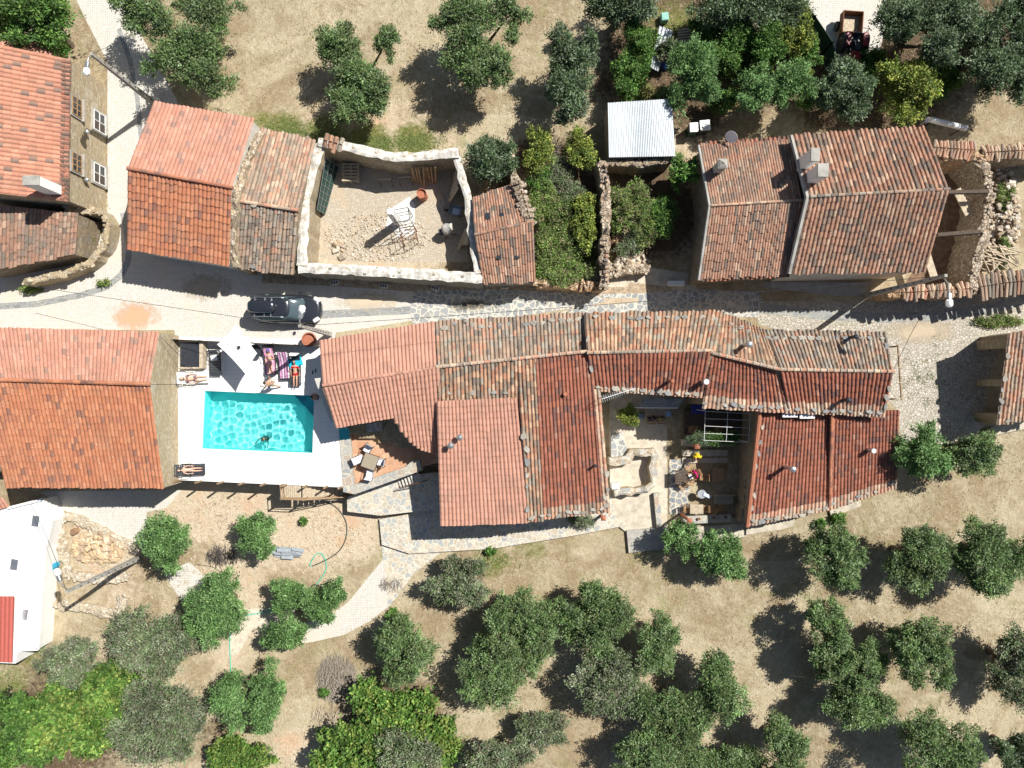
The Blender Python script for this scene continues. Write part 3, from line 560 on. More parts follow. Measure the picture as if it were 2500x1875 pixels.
# low old roof below it
h = House('old_house', 'low old house with faded dark tiles below the tall stone house', 'house', (60, 580), 0, .2, 'wall')
h.slope((-60, 672, 2.3), (184, 622, 2.3), (192, 520, 3.2), (-60, 495, 3.2), 'oldred', 'tile_old', cw=.22, rl=.4, jit=.5, patch=.5)
h.done()
mb = MB(); rough_wall(mb, wpts([(190, 520), (245, 518), (258, 545), (250, 595), (215, 640), (150, 668), (60, 688)], 1.3), .35, -.2, [2.4, 1.6, 1.2, 1.1, 1.1, 1.2, 1.3], 4)
solo('garden_wall', mb, M['wall_ochre'], 'curved ochre stone wall enclosing a small yard beside the old dark roof', 'wall')
# orange two-slope house
h = House('orange_house', 'house with bright orange two-slope roof beside the lane, north slope paler', 'house', (460, 450), 0, .2, 'stucco')
h.slope((376, 248, 3.0), (622, 290, 3.0), (566, 458, 4.7), (312, 411, 4.7), 'salmon', 'tile_new', cw=.235, rl=.40, amp=.06, step=.04)
h.slope((310, 609, 3.15), (560, 650, 3.15), (566, 458, 4.7), (312, 411, 4.7), 'orange', 'tile_new', cw=.235, rl=.40, amp=.06, step=.04)
h.ridge([(311, 411, 4.72), (567, 458, 4.72)], 'orange'); h.done()
# old house beside it
h = House('old_house', 'narrow house with weathered pale old tiles between the orange house and the ruin', 'house', (650, 500), 0, .2, 'wall')
h.slope((636, 312, 2.6), (772, 340, 2.6), (728, 513, 3.8), (583, 490, 3.8), 'oldlight', 'tile_old', cw=.21, rl=.40, amp=.065, jit=.7, patch=.5, wave=.03)
h.slope((569, 656, 2.5), (716, 672, 2.5), (728, 514, 3.8), (583, 491, 3.8), 'grey', 'tile_old', cw=.21, rl=.40, amp=.065, jit=.8, patch=.3, wave=.03)
h.ridge([(583, 491, 3.82), (728, 514, 3.82)], 'oldlight', 'tile_old', jit=.3)
mb = MB(); tp = MB(); rough_wall(mb, wpts([(629, 310), (598, 400)], 3.6) + wpts([(576, 480)], 4.2) + wpts([(567, 560), (562, 648)], 3.6), .42, -.2, [3.0, 3.6, 4.25, 3.7, 2.95], 8, top=tp)
o = part(h.root, 'gable_wall', mb, M['wall_ochre'], True); part(o, 'coping', tp, M['rubble_top'], True)
h.done()
stones_on([(585, 497, 3.8), (700, 512, 3.8)], 'grey slate lying below the ridge of the narrow weathered roof', 'slates on the narrow weathered roof', .5, .6, 3)
stones_on([(580, 648, 2.6), (650, 658, 2.6)], 'flat grey slate holding the lower eave tiles of the narrow weathered roof', 'slates on the lower eave of the narrow weathered roof', .45, .8, 4)
stones_on([(640, 318, 2.7), (700, 330, 2.7)], 'slate at the upper eave of the narrow weathered roof', 'slates on the upper eave of the narrow weathered roof', .5, .7, 5, scale=.8)
# roofless ruin with white mortared wall tops
r = thing('roofless_ruin', 'roofless walled yard with white mortared wall tops used as a building site', 'ruin', W(950, 520, 0))
for nm, pts, zz, w, sd in (('west_wall', [(782, 352), (760, 420), (742, 496), (737, 648)], 2.5, .62, 11), ('south_wall', [(728, 654), (870, 659), (1010, 668), (1178, 679)], 2.4, .62, 12), ('east_wall', [(1113, 378), (1128, 430), (1142, 481), (1150, 560), (1167, 668)], 2.4, .46, 13), ('north_wall', [(776, 346), (856, 360), (966, 384), (1060, 378), (1120, 372)], 2.6, .55, 14)):
    mb, tp = MB(), MB(); rough_wall(mb, wpts(pts, zz), w, -.2, zz, sd, jz=.03, jw=.03, top=tp); o = part(r, 'wall', mb, M['wall_ochre' if nm != 'south_wall' else 'wall_grey'], True); part(o, 'coping', tp, M['coping'], True)
mb = MB(); cap_tiles(mb, [(790, 345), (850, 360)], 2.65, 'old', 6, .4, True, .3); part(r, 'loose_tiles', mb, M['tile_old'], True)
# small roof east of the ruin
h = House('old_house', 'small house with worn reddish roof against the east wall of the ruin', 'house', (1230, 570), 0, .12, 'wall_grey')
h.slope((1153, 482, 2.6), (1257, 446, 2.6), (1280, 542, 3.0), (1158, 572, 3.0), 'oldred', 'tile_old', cw=.16, rl=.36, amp=.045, jit=.3)
h.slope((1179, 694, 2.2), (1308, 689, 2.2), (1302, 541, 3.0), (1158, 574, 3.0), 'oldred', 'tile_old', cw=.16, rl=.50, amp=.045, jit=.25, step=.04)
h.ridge([(1158, 573, 3.02), (1302, 541, 3.02)], 'oldred', 'tile_old', r=.09)
for x, y, z in ((1190, 528, 2.85), (1225, 520, 2.85), (1218, 625, 2.62), (1262, 624, 2.62)): p = W(x, y, z); mb = MB(); mb.box((p.x, p.y, p.z + .06), (.28, .42, .03), 0, -.25); part(h.root, 'glass_tile', mb, M['glass'], True)
mb = MB(); a, b_ = W(1258, 450, 2.65), W(1284, 541, 3.0); mb.box((a + b_) / 2 + Vector((.05, 0, .05)), (.28, (a - b_).length, .05), math.atan2((a - b_).y, (a - b_).x) - math.pi / 2); part(h.root, 'gutter', mb, M['steel'], True)
h.done()
mb = MB(); rough_wall(mb, wpts([(1242, 330), (1250, 400), (1262, 450), (1285, 520), (1298, 545)], 2.9), .42, -.2, [1.6, 2.0, 2.9, 3.1, 3.0], 15); cap_tiles(mb, [(1262, 440), (1294, 540)], 3.0, 'old', 8, .32, True, .3)
solo('garden_wall', mb, M['rubble_top'], 'crumbling rubble wall between the small worn roof and the bramble garden', 'wall')
# overgrown plots
mb = MB(); rough_wall(mb, wpts([(1469, 395), (1478, 450), (1480, 520), (1477, 600), (1475, 700)], 2.2), .5, -.2, [2.2, 2.2, 2.3, 2.2, 2.1], 16, jz=.12, jw=.09)
solo('garden_wall', mb, M['rubble_top'], 'long crooked rubble wall dividing the two overgrown plots', 'wall')
mb = MB(); cap_tiles(mb, [(1472, 402), (1480, 460)], 2.25, 'grey', 9, .2, False, .24); solo('loose_roof_tiles', mb, M['tile_old'], 'loose grey tiles on the crooked dividing wall at its end nearest the metal shed', 'tiles')
mb = MB(); cap_tiles(mb, [(1476, 610), (1474, 690)], 2.2, 'grey', 10, .2, False, .24); solo('loose_roof_tiles', mb, M['tile_old'], 'loose grey tiles on the crooked dividing wall at its end nearest the street', 'tiles')
mb = MB(); rough_wall(mb, wpts([(1482, 396), (1560, 398), (1640, 390)], 1.9), .35, -.2, 1.9, 17); solo('garden_wall', mb, M['wall'], 'stone wall just below the metal shed roof', 'wall')
mb = MB(); rough_wall(mb, wpts([(1312, 690), (1400, 697), (1472, 700)], 1.3), .45, -.2, 1.4, 18, jz=.12); cap_tiles(mb, [(1415, 697), (1468, 700)], 1.45, 'oldlight', 12, .28, True, .2); solo('garden_wall', mb, M['rubble_orange'], 'low ruined wall with a row of orange tiles beside the flagstone street', 'wall')
mb = MB(); rough_wall(mb, wpts([(1484, 670), (1520, 662), (1585, 655)], .8), .5, -.2, .8, 19, jz=.1); solo('garden_wall', mb, M['rubble_top'], 'low broken wall at the street edge of the shaded plot', 'wall')
mb = MB(); rough_wall(mb, wpts([(1488, 585), (1540, 580), (1590, 590)], .7), .4, -.2, .7, 20, jz=.15); solo('garden_wall', mb, M['rubble_orange'], 'short orange stone stub of wall in the shaded plot', 'wall')
mb = MB(); rough_wall(mb, wpts([(1290, 440), (1345, 445)], 1.0), .4, -.2, 1.0, 25, jz=.1); solo('garden_wall', mb, M['rubble_top'], 'short wall stub between yellow bush and bramble', 'wall')
# metal shed
h = thing('metal_shed', 'shed with a large corrugated pale metal roof half shaded by an olive', 'shed', W(1565, 315, 0))
def corrugated(mb, A, B, C, D, pitch=.1, amp=.018):
    A, B, C, D = [np.array(p) for p in (A, B, C, D)]; n = int(np.linalg.norm(B - A) / pitch) * 6; u = np.linspace(0, 1, n)[:, None]; nr = np.array([0, 0, 1.])
    z = amp * np.sin(u * n / 6 * 2 * math.pi) * nr; lo = A * (1 - u) + B * u + z; hi = D * (1 - u) + C * u + z; V = np.concatenate([lo, hi, lo - nr * .03, hi - nr * .03]); i = np.arange(n - 1)
    Q = np.concatenate([np.stack([i, i + 1, i + 1 + n, i + n], -1), np.stack([i + 2 * n, i + 3 * n, i + 1 + 3 * n, i + 1 + 2 * n], -1), np.stack([i, i + 2 * n, i + 1 + 2 * n, i + 1], -1)]); mb.np_add(V, Q)
M['zinc'] = simple('zinc_sheet', (.60, .64, .67), .5, .55, var=.08, sc=1.2)
mb = MB(); corrugated(mb, W(1486.5, 384, 2.3), W(1649, 381, 2.3), W(1640, 241, 2.6), W(1483.5, 251, 2.6)); part(h, 'roof', mb, M['zinc'], True)
mb = MB(); q = [W(1488, 383, 2.25), W(1646, 380, 2.25), W(1637, 244, 2.5), W(1486, 254, 2.5)]; mb.prism([(p.x, p.y) for p in q], -.2, [2.2, 2.2, 2.45, 2.45]); part(h, 'wall', mb, M['wall_grey'], True)
# the two adjoining old houses of the upper right
h = House('old_house', 'old house with finely tiled brownish roof, single small square chimney and satellite dish', 'house', (1820, 510), 0, .22, 'wall')
h.slope((1708, 354, 3.1), (1929, 340, 3.1), (1957, 489, 4.4), (1735, 502, 4.4), 'oldred', 'tile_old', cw=.155, rl=.40, amp=.045, jit=.4, patch=.4)
h.slope((1709, 682, 3.4), (1928, 672, 3.4), (1957, 490, 4.4), (1735, 503, 4.4), 'oldred', 'tile_old', cw=.155, rl=.50, amp=.045, jit=.3, step=.045, patch=.15)
h.slope((1709, 687, 3.3), (1928, 676, 3.3), (1928, 663, 3.44), (1709, 674, 3.44), 'verge', 'tile_old', name='eave_tiles', wall=False, cw=.26, rl=.5, amp=.09, jit=.3)
h.slope((1706, 350, 3.0), (1929, 334, 3.0), (1930, 350, 3.16), (1708, 366, 3.16), 'verge', 'tile_old', name='eave_tiles', wall=False, cw=.26, rl=.5, amp=.09, jit=.3)
h.ridge([(1735, 502, 4.42), (1957, 489, 4.42)], 'oldlight', 'tile_old', r=.08, col=None)
c = chimney(h.root, 1765, 399, 5.0, .42, .42, 1.5, 'cement', capw=.12)
mb = MB(); mb.lathe((c.x, c.y, 5.02), [(.3, 0), (.3, .02), (.06, .16), (.05, .2)], 4, Matrix.Rotation(.78, 3, 'Z')); part(h.root, 'chimney_cap', mb, M['cement'], True)
mb = MB()
P = W(1706, 356, 3.1), W(1732, 502, 4.4), W(1706, 684, 3.4); mb.tube([p + Vector((-.02, 0, .03)) for p in P], .09, 6); part(h.root, 'verge_board', mb, M['cement'], True)
h.done()
h = House('old_house', 'large old house with red and grey streaked barrel tiles and two block chimneys', 'house', (2120, 490), 0, .22, 'stucco')
h.slope((1937, 330, 3.9), (2257, 308, 3.9), (2317, 462, 5.2), (1977, 480, 5.2), 'oldred', 'tile_old', cw=.25, rl=.42, amp=.085, jit=.35)
h.slope((1933, 669, 3.9), (2259, 665, 3.9), (2317, 463, 5.2), (1977, 481, 5.2), 'oldred', 'tile_old', cw=.25, rl=.42, amp=.085, jit=.3, patch=.25)
h.ridge([(1977, 480, 5.22), (2317, 462, 5.22)], 'grey', 'tile_old', r=.10, jit=.3)
mb = MB(); mb.tube([W(1931, 332, 3.85), W(1970, 482, 5.15), W(1926, 668, 3.85)], .13, 6); part(h.root, 'verge_board', mb, M['cement'], True)
chimney(h.root, 1991, 377, 6.2, .42, .66, 1.9, 'white_paint', -.03, 'cement', label='narrower white chimney block at the upper left of the slope')
chimney(h.root, 2010, 415, 6.4, .52, .66, 2.1, 'white_paint', -.03, 'cement', label='wider white chimney block nearest the ridge')
h.done()
# ruins at the far right
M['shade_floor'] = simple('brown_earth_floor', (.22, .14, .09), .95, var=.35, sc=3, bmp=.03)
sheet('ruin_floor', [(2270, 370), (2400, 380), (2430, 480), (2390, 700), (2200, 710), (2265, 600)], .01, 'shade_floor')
r = thing('ruined_house', 'roofless ruined house with curved rubble walls and bare cross beams', 'ruin', W(2330, 540, 0))
for pts, zz, sd, mt in (([(2385, 385), (2412, 425), (2422, 480), (2405, 560), (2388, 640), (2375, 700)], 2.5, 31, 'rubble_top'), ([(2285, 375), (2345, 378), (2400, 385)], 2.6, 32, 'rubble_orange'), ([(2180, 714), (2280, 712), (2378, 706)], 2.3, 33, 'rubble_orange')):
    mb = MB(); rough_wall(mb, wpts(pts, zz), .5, -.2, zz, sd, jz=.12, jw=.08); part(r, 'wall', mb, M[mt], True)
for a, b_ in (((2314, 470), (2412, 468)), ((2288, 574), (2392, 566))): mb = MB(); mb.tube([W(*a, 2.7), W(*b_, 2.6)], .14, 7); part(r, 'beam', mb, M['wood_dark'], True)
for a, b_, w in (((2337, 462), (2366, 528), .5), ((2262, 615), (2280, 680), .45)):
    p, q = W(*a, 1.6), W(*b_, 1.5); mb = MB(); mb.box((p + q) / 2, ((p - q).length, w, .06), math.atan2((q - p).y, (q - p).x)); part(r, 'board', mb, M['wood_pale'], True)
mb = MB(); cap_tiles(mb, [(2275, 362), (2385, 370)], 2.65, 'oldlight', 21, .5, True, .2); part(r, 'wall_tiles', mb, M['tile_old'], True)
mb = MB(); cap_tiles(mb, [(2200, 716), (2375, 706)], 2.4, 'oldlight', 22, .4, True, .22); part(r, 'wall_tiles', mb, M['tile_old'], True)
r = thing('ruined_house', 'collapsed plot at the right edge filled with pale rubble and broken timber', 'ruin', W(2450, 530, 0))
mb = MB(); cap_tiles(mb, [(2400, 375), (2620, 362)], 2.4, 'oldlight', 23, .42, True, .2); part(r, 'wall_tiles', mb, M['tile_old'], True)
mb = MB(); cap_tiles(mb, [(2388, 702), (2450, 692), (2620, 676)], 2.4, 'grey', 24, .75, True, .23); part(r, 'wall_tiles', mb, M['tile_old'], True)
mb = MB(); rough_wall(mb, wpts([(2400, 378), (2620, 366)], 2.3), .5, -.2, 2.3, 35); part(r, 'wall', mb, M['rubble_top'], True); mb = MB(); rough_wall(mb, wpts([(2388, 702), (2450, 693), (2620, 677)], 2.3), .8, -.2, 2.3, 36); part(r, 'wall', mb, M['rubble_top'], True)
def rubble(name, cx, cy, rx, ry, n, cols, smin=.12, smax=.4, zb=0, hz=.6, seed=1, **kw):
    rg = rnd(seed); mb = MB()
    for _ in range(n):
        a, q = rg.uniform(0, 6.28), rg.random() ** .5; p = G(cx + rx * q * math.cos(a), cy + ry * q * math.sin(a)); s = rg.uniform(smin, smax); mb.col = tuple(np.array(cols[rg.integers(len(cols))]) * (1 + rg.normal(0, .1)))
        mb.bbox((p.x, p.y, p.z + zb + hz * (1 - q) * rg.random() + s * .2), (s, s * rg.uniform(.4, .9), s * rg.uniform(.2, .5)), rg.uniform(0, 3.1), s * .12, rg.normal(0, .35), rg.normal(0, .35))
    return mb
RUB = [(.58, .50, .40), (.48, .38, .27), (.63, .57, .48), (.40, .33, .26), (.52, .42, .30)]
mb = rubble('x', 2445, 520, 42, 120, 420, RUB, hz=1.2, seed=4); o = part(r, 'rubble', mb, M['stone'], True); o['kind'] = 'stuff'
rg = rnd(8); mb = MB()
for _ in range(34):
    p = W(2425 + rg.uniform(-40, 45), 630 + rg.uniform(-28, 30), .9); a = rg.normal(-.3, .5); L = rg.uniform(.6, 2.0); d = Vector((math.cos(a), math.sin(a), rg.normal(0, .1))) * L / 2; mb.tube([p - d, p + d], rg.uniform(.03, .07), 5)
o = part(r, 'timber', mb, M['wood_pale'], True); o['kind'] = 'stuff'
# big left house with the bare gable towards the pool
h = House('pool_side_house', 'large house with lichen-spotted orange two-slope roof and bare stone gable facing the pool', 'house', (200, 990), -2, .04, 'wall_ochre')
h.slope((-90, 797, 2.6), (388, 811, 2.6), (366, 938, 3.6), (-60, 926, 3.6), 'pinkold', 'tile_orange', cw=.225, rl=.42, amp=.06, jit=.12)
h.slope((14, 1190, 2.0), (400, 1192, 2.0), (366, 939, 3.6), (-50, 927, 3.6), 'orange', 'tile_orange', cw=.225, rl=.42, amp=.06, jit=.15)
h.ridge([(-50, 926, 3.62), (366, 938, 3.62)], 'orange', 'tile_orange', r=.12); h.done()
# white house bottom left
h = thing('white_house', 'white-roofed house at the left edge with a strip of red metal roofing', 'house', G(50, 1420))
q = [(-80, 1260), (21, 1240), (108, 1218), (130, 1272), (114, 1338), (96, 1583), (42, 1585), (-80, 1585)]; ZW = -.7; P = [W(x, y, ZW) for x, y in q]; mb = MB(); mb.prism([(p.x, p.y) for p in P], -2.4, ZW); part(h, 'wall', mb, M['white_paint'], True)
mb = MB(); rim = P[1:-1]
for a, b_ in zip(rim[:-1], rim[1:]): d = b_ - a; mb.box((a + b_) / 2 + Vector((0, 0, .08)), (d.length, .16, .2), math.atan2(d.y, d.x))
part(h, 'parapet', mb, M['white_paint'], True)
for c in ((88, 1272), (36, 1378), (60, 1500)):
    p = W(*c, ZW + .05); mb = MB(); mb.box(p, (.55, .8, .08), -.15); s_ = part(h, 'skylight', mb, M['white'], True); mb = MB(); mb.box(p + Vector((0, 0, .05)), (.44, .68, .02), -.15); part(s_, 'pane', mb, M['steel'], True)
M['red_sheet'] = simple('red_metal_sheet', (.50, .13, .10), .5, .1, var=.08)
mb = MB(); corrugated(mb, W(-80, 1612, -.2), W(30, 1618, -.2), W(34, 1456, .2), W(-80, 1456, .2), .25, .02); part(h, 'red_roof', mb, M['red_sheet'], True)
mb = MB(); a = [W(-80, 1615, -.3), W(38, 1620, -.3), W(50, 1456, -.3), W(-80, 1456, -.3)]; mb.prism([(p.x, p.y) for p in a], -2.4, -.3); part(h, 'red_roof_wall', mb, M['white_paint'], True)
p = W(10, 1225, 1.6); mb = MB(); tiles(mb, W(-60, 1262, -.5), W(22, 1236, -.5), W(5, 1214, -.2), W(-60, 1222, -.2), 'salmon', cw=.22, rl=.4); part(h, 'tile_roof', mb, M['tile_new'], True)
# main row: pink end house
h = House('pink_end_house', 'pink-roofed end house beside the pool with a curved eave over the terrace', 'house', (930, 930), 0, .25, 'stucco')
h.slope((780, 832, 2.3), (1060, 785, 2.5), (1066, 897, 3.5), (788, 941, 3.4), 'pink', 'tile_new', cw=.225, rl=.40, step=.045)
h.slope((843, 1121, 1.7), (1087, 1116, 1.6), (1072, 896, 3.5), (788, 941, 3.4), 'pink', 'tile_new', cw=.225, rl=.36, step=.045, clip=[(780, 938), (1076, 890), (1074, 1113), (1045, 1103), (1026, 1097), (1002, 1080), (977, 1050), (961, 1020), (820, 1045)], wall=False)
q = [W(800, 925, 0), W(1066, 897, 0), W(1066, 1000, 0), W(960, 1000, 0), W(826, 1025, 0)]; h.wall.prism([(p.x, p.y) for p in q], -2.2, [3.0, 3.0, 2.2, 2.15, 2.0])
h.ridge([(788, 941, 3.42), (1066, 897, 3.52)], 'pink'); h.done()
# extension and long house
h = House('tiled_house', 'middle house joining a smooth pink extension roof to old mottled and dark red tiles', 'house', (1270, 1050), -2, .28, 'stucco')
h.slope((1060, 785, 2.5), (1428, 762, 2.5), (1433, 858, 3.8), (1066, 896, 3.5), 'grey', 'tile_old', cw=.225, rl=.40, amp=.085, jit=.5, label='mottled old north slope')
h.slope((1070, 1000, 2.85), (1312, 1000, 2.95), (1310, 873, 3.75), (1066, 897, 3.5), 'old', 'tile_old', cw=.225, rl=.40, amp=.08, jit=.5, wall=False, label='mottled old tiles above the pink extension')
h.slope((1286, 1273, 1.75), (1328, 1270, 1.75), (1308, 873, 3.75), (1262, 877, 3.72), 'old', 'tile_old', cw=.225, rl=.40, amp=.08, jit=.5, label='strip of mottled old tiles')
h.slope((1326, 1268, 1.75), (1474, 1252, 1.75), (1445, 857, 3.8), (1305, 873, 3.75), 'red', 'tile_red', cw=.225, rl=.38, amp=.07, jit=.15, eave=('old', 2), label='dark red slope')
h.slope((1471, 1252, 1.78), (1490, 1250, 1.78), (1466, 950, 3.35), (1446, 950, 3.35), 'oldlight', 'tile_old', cw=.225, rl=.40, amp=.08, jit=.6, label='old tile column at the right verge')
h.slope((1075, 1284, 1.75), (1289, 1277, 1.75), (1262, 970, 3.22), (1066, 979, 3.15), 'pink', 'tile_new', cw=.225, rl=.385, amp=.055, step=.045, label='smooth pink extension roof')
h.ridge([(1066, 896, 3.52), (1250, 877, 3.7), (1433, 858, 3.85)], 'oldlight', 'tile_new', mortar=True)
for x, y in ((1122, 1068), (1100, 1088)):
    p = W(x, y, 3.25); mb = MB(); mb.tube([p + Vector((0, 0, -.7)), p + Vector((0, 0, .05))], .09, 12); v_ = part(h.root, 'roof_vent', mb, M['steel'], True); mb = MB(); mb.lathe(p, [(.14, 0), (.19, .03), (.1, .12), (.03, .17)], 16); part(v_, 'cowl', mb, M['steel'], True)
p = W(1380, 962, 3.5); mb = MB(); mb.tube([p + Vector((0, 0, -.3)), p + Vector((0, 0, .12))], .12, 10); part(h.root, 'vent_tile', mb, M['terracotta'], True)
p = W(1455, 1138, 2.9); mb = MB(); mb.tube([p + Vector((0, 0, -.6)), p], .07, 10); mb.box(p, (.2, .14, .12), .5); part(h.root, 'flue', mb, M['black'], True)
h.done()
gA = 'slates along the street eave of the long mottled roof'
stones_on([(1068, 797, 2.7), (1150, 786, 2.7), (1165, 800, 2.8), (1425, 778, 2.7)], 'flat slate weighing down the street-side eave of the middle mottled roof', gA, .5, .95, 6)
stones_on([(1478, 965, 3.3), (1484, 1100, 2.6), (1480, 1245, 1.9)], 'grey slate along the right verge of the dark red slope beside the courtyard', 'slates on the courtyard verge', .5, .9, 7)
stones_on([(1290, 1262, 1.85), (1480, 1243, 1.85)], 'grey slate on the bottom eave of the dark red slope', 'slates on the bottom eave of the dark red slope', .5, .85, 8)
stones_on([(1280, 1020, 3.0), (1290, 1262, 1.9)], 'pale slate on the old tile strip beside the pink extension roof', 'slates on the strip beside the pink extension', .75, .85, 9)
stones_on([(1076, 930, 3.4), (1085, 960, 3.1), (1250, 955, 3.1)], 'slate on the mottled tiles above the pink extension roof', 'slates above the pink extension', .6, .8, 10)
# long house to the right
h = House('long_house', 'long crooked house with mottled street slope and dark red courtyard slope', 'house', (1800, 880), 0, .25, 'wall')
kw = dict(cw=.225, rl=.40, amp=.085, jit=.5)
h.slope((1426, 764, 2.9), (1757, 759, 2.9), (1737, 856, 4.0), (1433, 861, 4.0), 'old', 'tile_old', label='mottled street slope, left part', **kw)
h.slope((1757, 759, 2.9), (1866, 806, 2.9), (1904, 902, 4.0), (1738, 857, 4.0), 'old', 'tile_old', label='mottled street slope, middle part', **kw)
h.slope((1866, 806, 2.9), (2164, 810, 2.9), (2181, 907, 4.0), (1904, 902, 4.0), 'grey', 'tile_old', label='mottled street slope, right part', **kw)
kw = dict(cw=.225, rl=.38, amp=.07, jit=.18)
h.slope((1446, 953, 3.05), (1714, 971, 3.05), (1735, 858, 3.95), (1433, 863, 3.95), 'red', 'tile_red', eave=('oldlight', 1), label='dark red courtyard slope, left part', **kw)
h.slope((1714, 996, 2.9), (1925, 1008, 2.9), (1904, 904, 3.98), (1737, 860, 3.98), 'red', 'tile_red', eave=('oldlight', 2), label='dark red courtyard slope, middle part', **kw)
h.slope((1925, 1008, 2.9), (2160, 1017, 2.9), (2181, 909, 3.98), (1904, 904, 3.98), 'red', 'tile_red', eave=('oldlight', 2), label='dark red courtyard slope, right part', **kw)
h.ridge([(1433, 861, 4.02), (1735, 856, 4.02), (1738, 862, 4.02), (1904, 902, 4.02), (2181, 907, 4.02)], 'oldlight', 'tile_old', mortar=True)
def pipe(root, x, y, z, r, hgt, mt, cap=None, nm='chimney_pipe'):
    p = W(x, y, z); mb = MB(); mb.tube([p + Vector((0, 0, -hgt)), p], r, 12); o = part(root, nm, mb, M[mt], True)
    if cap: mb = MB(); mb.lathe(p, [(r * .6, -.02), (r * cap, .04), (r * cap * .8, .12), (r * .3, .17)], 16); part(o, 'cowl', mb, M[mt], True)
pipe(h.root, 1829, 841, 4.6, .12, 1.3, 'steel', 1.6); pipe(h.root, 1641, 931, 4.3, .10, 1.2, 'terracotta', 1.3); pipe(h.root, 1725, 932, 4.3, .16, 1.0, 'steel'); pipe(h.root, 2071, 977, 4.0, .11, 1.0, 'black', 1.5); pipe(h.root, 2089, 822, 3.9, .1, .9, 'black', 1.5)
h.done()
stones_on([(1440, 775, 3.05), (1750, 775, 3.05), (1862, 826, 3.1), (2160, 826, 3.1)], 'flat slate weighing down the street eave of the long crooked roof', 'slates on the street eave of the long crooked roof', .5, .95, 11)
stones_on([(1447, 946, 3.2), (1712, 964, 3.2)], 'grey slate on the courtyard eave above the small potted lemon tree', 'slates on the courtyard eave, left half', .5, .95, 12)
stones_on([(1716, 986, 3.1), (2155, 1008, 3.1)], 'grey slate on the long courtyard eave above the patio and the red hip roof', 'slates on the courtyard eave, right half', .5, .95, 13)
stones_on([(2164, 830, 3.3), (2174, 900, 4.0), (2158, 1000, 3.1)], 'slate on the right gable end of the long crooked roof', 'slates on the right gable end', .5, .9, 14)
stones_on([(1430, 800, 3.3), (1436, 850, 3.9), (1440, 920, 3.4)], 'slate on the joint between the middle house and the long crooked house', 'slates on the joint of the two roofs', .7, .8, 15)
# red hip-roofed house
h = House('red_roof_house', 'house with dark red roof split by one raised ridge line above the olive terrace', 'house', (2010, 1130), -1.5, .25, 'wall')
kw = dict(cw=.215, rl=.36, amp=.07, jit=.12)
h.slope((1822, 1286, 1.1), (2024, 1246, 1.1), (2031, 1003, 2.5), (1855, 1000, 2.4), 'red', 'tile_red', eave=('oldlight', 2), label='wider left slope of dark red tiles', **kw)
h.slope((2024, 1246, 1.1), (2189, 1192, 1.0), (2196, 1000, 2.3), (2031, 1003, 2.5), 'red', 'tile_red', eave=('oldlight', 2), label='narrower right slope of dark red tiles', **kw)
h.ridge([(2031, 1005, 2.55), (2025, 1235, 1.2)], 'orange', 'tile_new', r=.1)
pipe(h.root, 1936, 1146, 3.0, .12, 1.6, 'steel', 1.6); pipe(h.root, 2134, 1101, 2.5, .15, .9, 'steel')
mb = MB(); a, b_ = W(1855, 1004, 2.48), W(1824, 1286, 1.2); mb.tube([a, b_], .13, 7); part(h.root, 'verge_tiles', mb, M['terracotta'], True)
h.done()
stones_on([(1828, 1274, 1.3), (1930, 1262, 1.25), (2024, 1235, 1.2), (2185, 1182, 1.15)], 'pale slate on the lower eave of the split dark red roof', 'slates on the lower eave of the split red roof', .48, .93, 16)
stones_on([(1862, 1025, 2.4), (1835, 1255, 1.3)], 'slate along the left verge of the split dark red roof', 'slates on the left verge of the split red roof', .75, .95, 17)
# house at the right edge
h = House('barn', 'open-fronted barn at the right edge with pale orange old tiles', 'barn', (2500, 920), 0, .25, 'wall_ochre')
h.slope((2433, 1038, 2.6), (2640, 1002, 2.6), (2660, 778, 3.4), (2462, 813, 3.4), 'oldlight', 'tile_old', cw=.24, rl=.40, amp=.085, jit=.5, wall=False)
x0 = W(2462, 813, 3.4).x + .1; P = [W(2462, 813, 3.4), W(2640, 790, 3.3), W(2620, 1010, 2.6), W(2433, 1038, 2.6)]
q = [(P[0].x + .6, P[0].y - .25), (P[1].x, P[1].y - .3), (P[2].x, P[2].y + .3), (P[3].x + .6, P[3].y + .25)]
for a, b_, z in ((q[0], q[1], 3.1), (q[3], q[2], 2.45)): mb = MB(); rough_wall(mb, [a, b_], .45, -.4, z, 41); part(h.root, 'wall', mb, M['wall_ochre'], True)
for t0, t1, z1 in ((0, .12, 3.1), (.5, .58, 2.9), (.92, 1, 2.5)):
    a = Vector(q[0]).lerp(Vector(q[3]), t0); b_ = Vector(q[0]).lerp(Vector(q[3]), t1); mb = MB(); rough_wall(mb, [a, b_], .45, -.4, z1, 42, seg=.3); part(h.root, 'pier', mb, M['wall_ochre'], True)
mb = MB(); mb.tube([(q[0][0] - .35, q[0][1] + .2, 3.12), (q[3][0] - .35, q[3][1] - .2, 2.4)], .1, 6); part(h.root, 'eave_beam', mb, M['wood'], True)
stones_on([(2460, 830, 3.5), (2440, 1020, 2.75)], 'pale slate along the left edge of the barn roof', 'slates on the barn roof', .6, .9, 18)
stones_on([(2445, 1030, 2.8), (2520, 1018, 2.8)], 'slate on the bottom eave of the barn roof', 'slates on the barn roof bottom', .5, .9, 19)
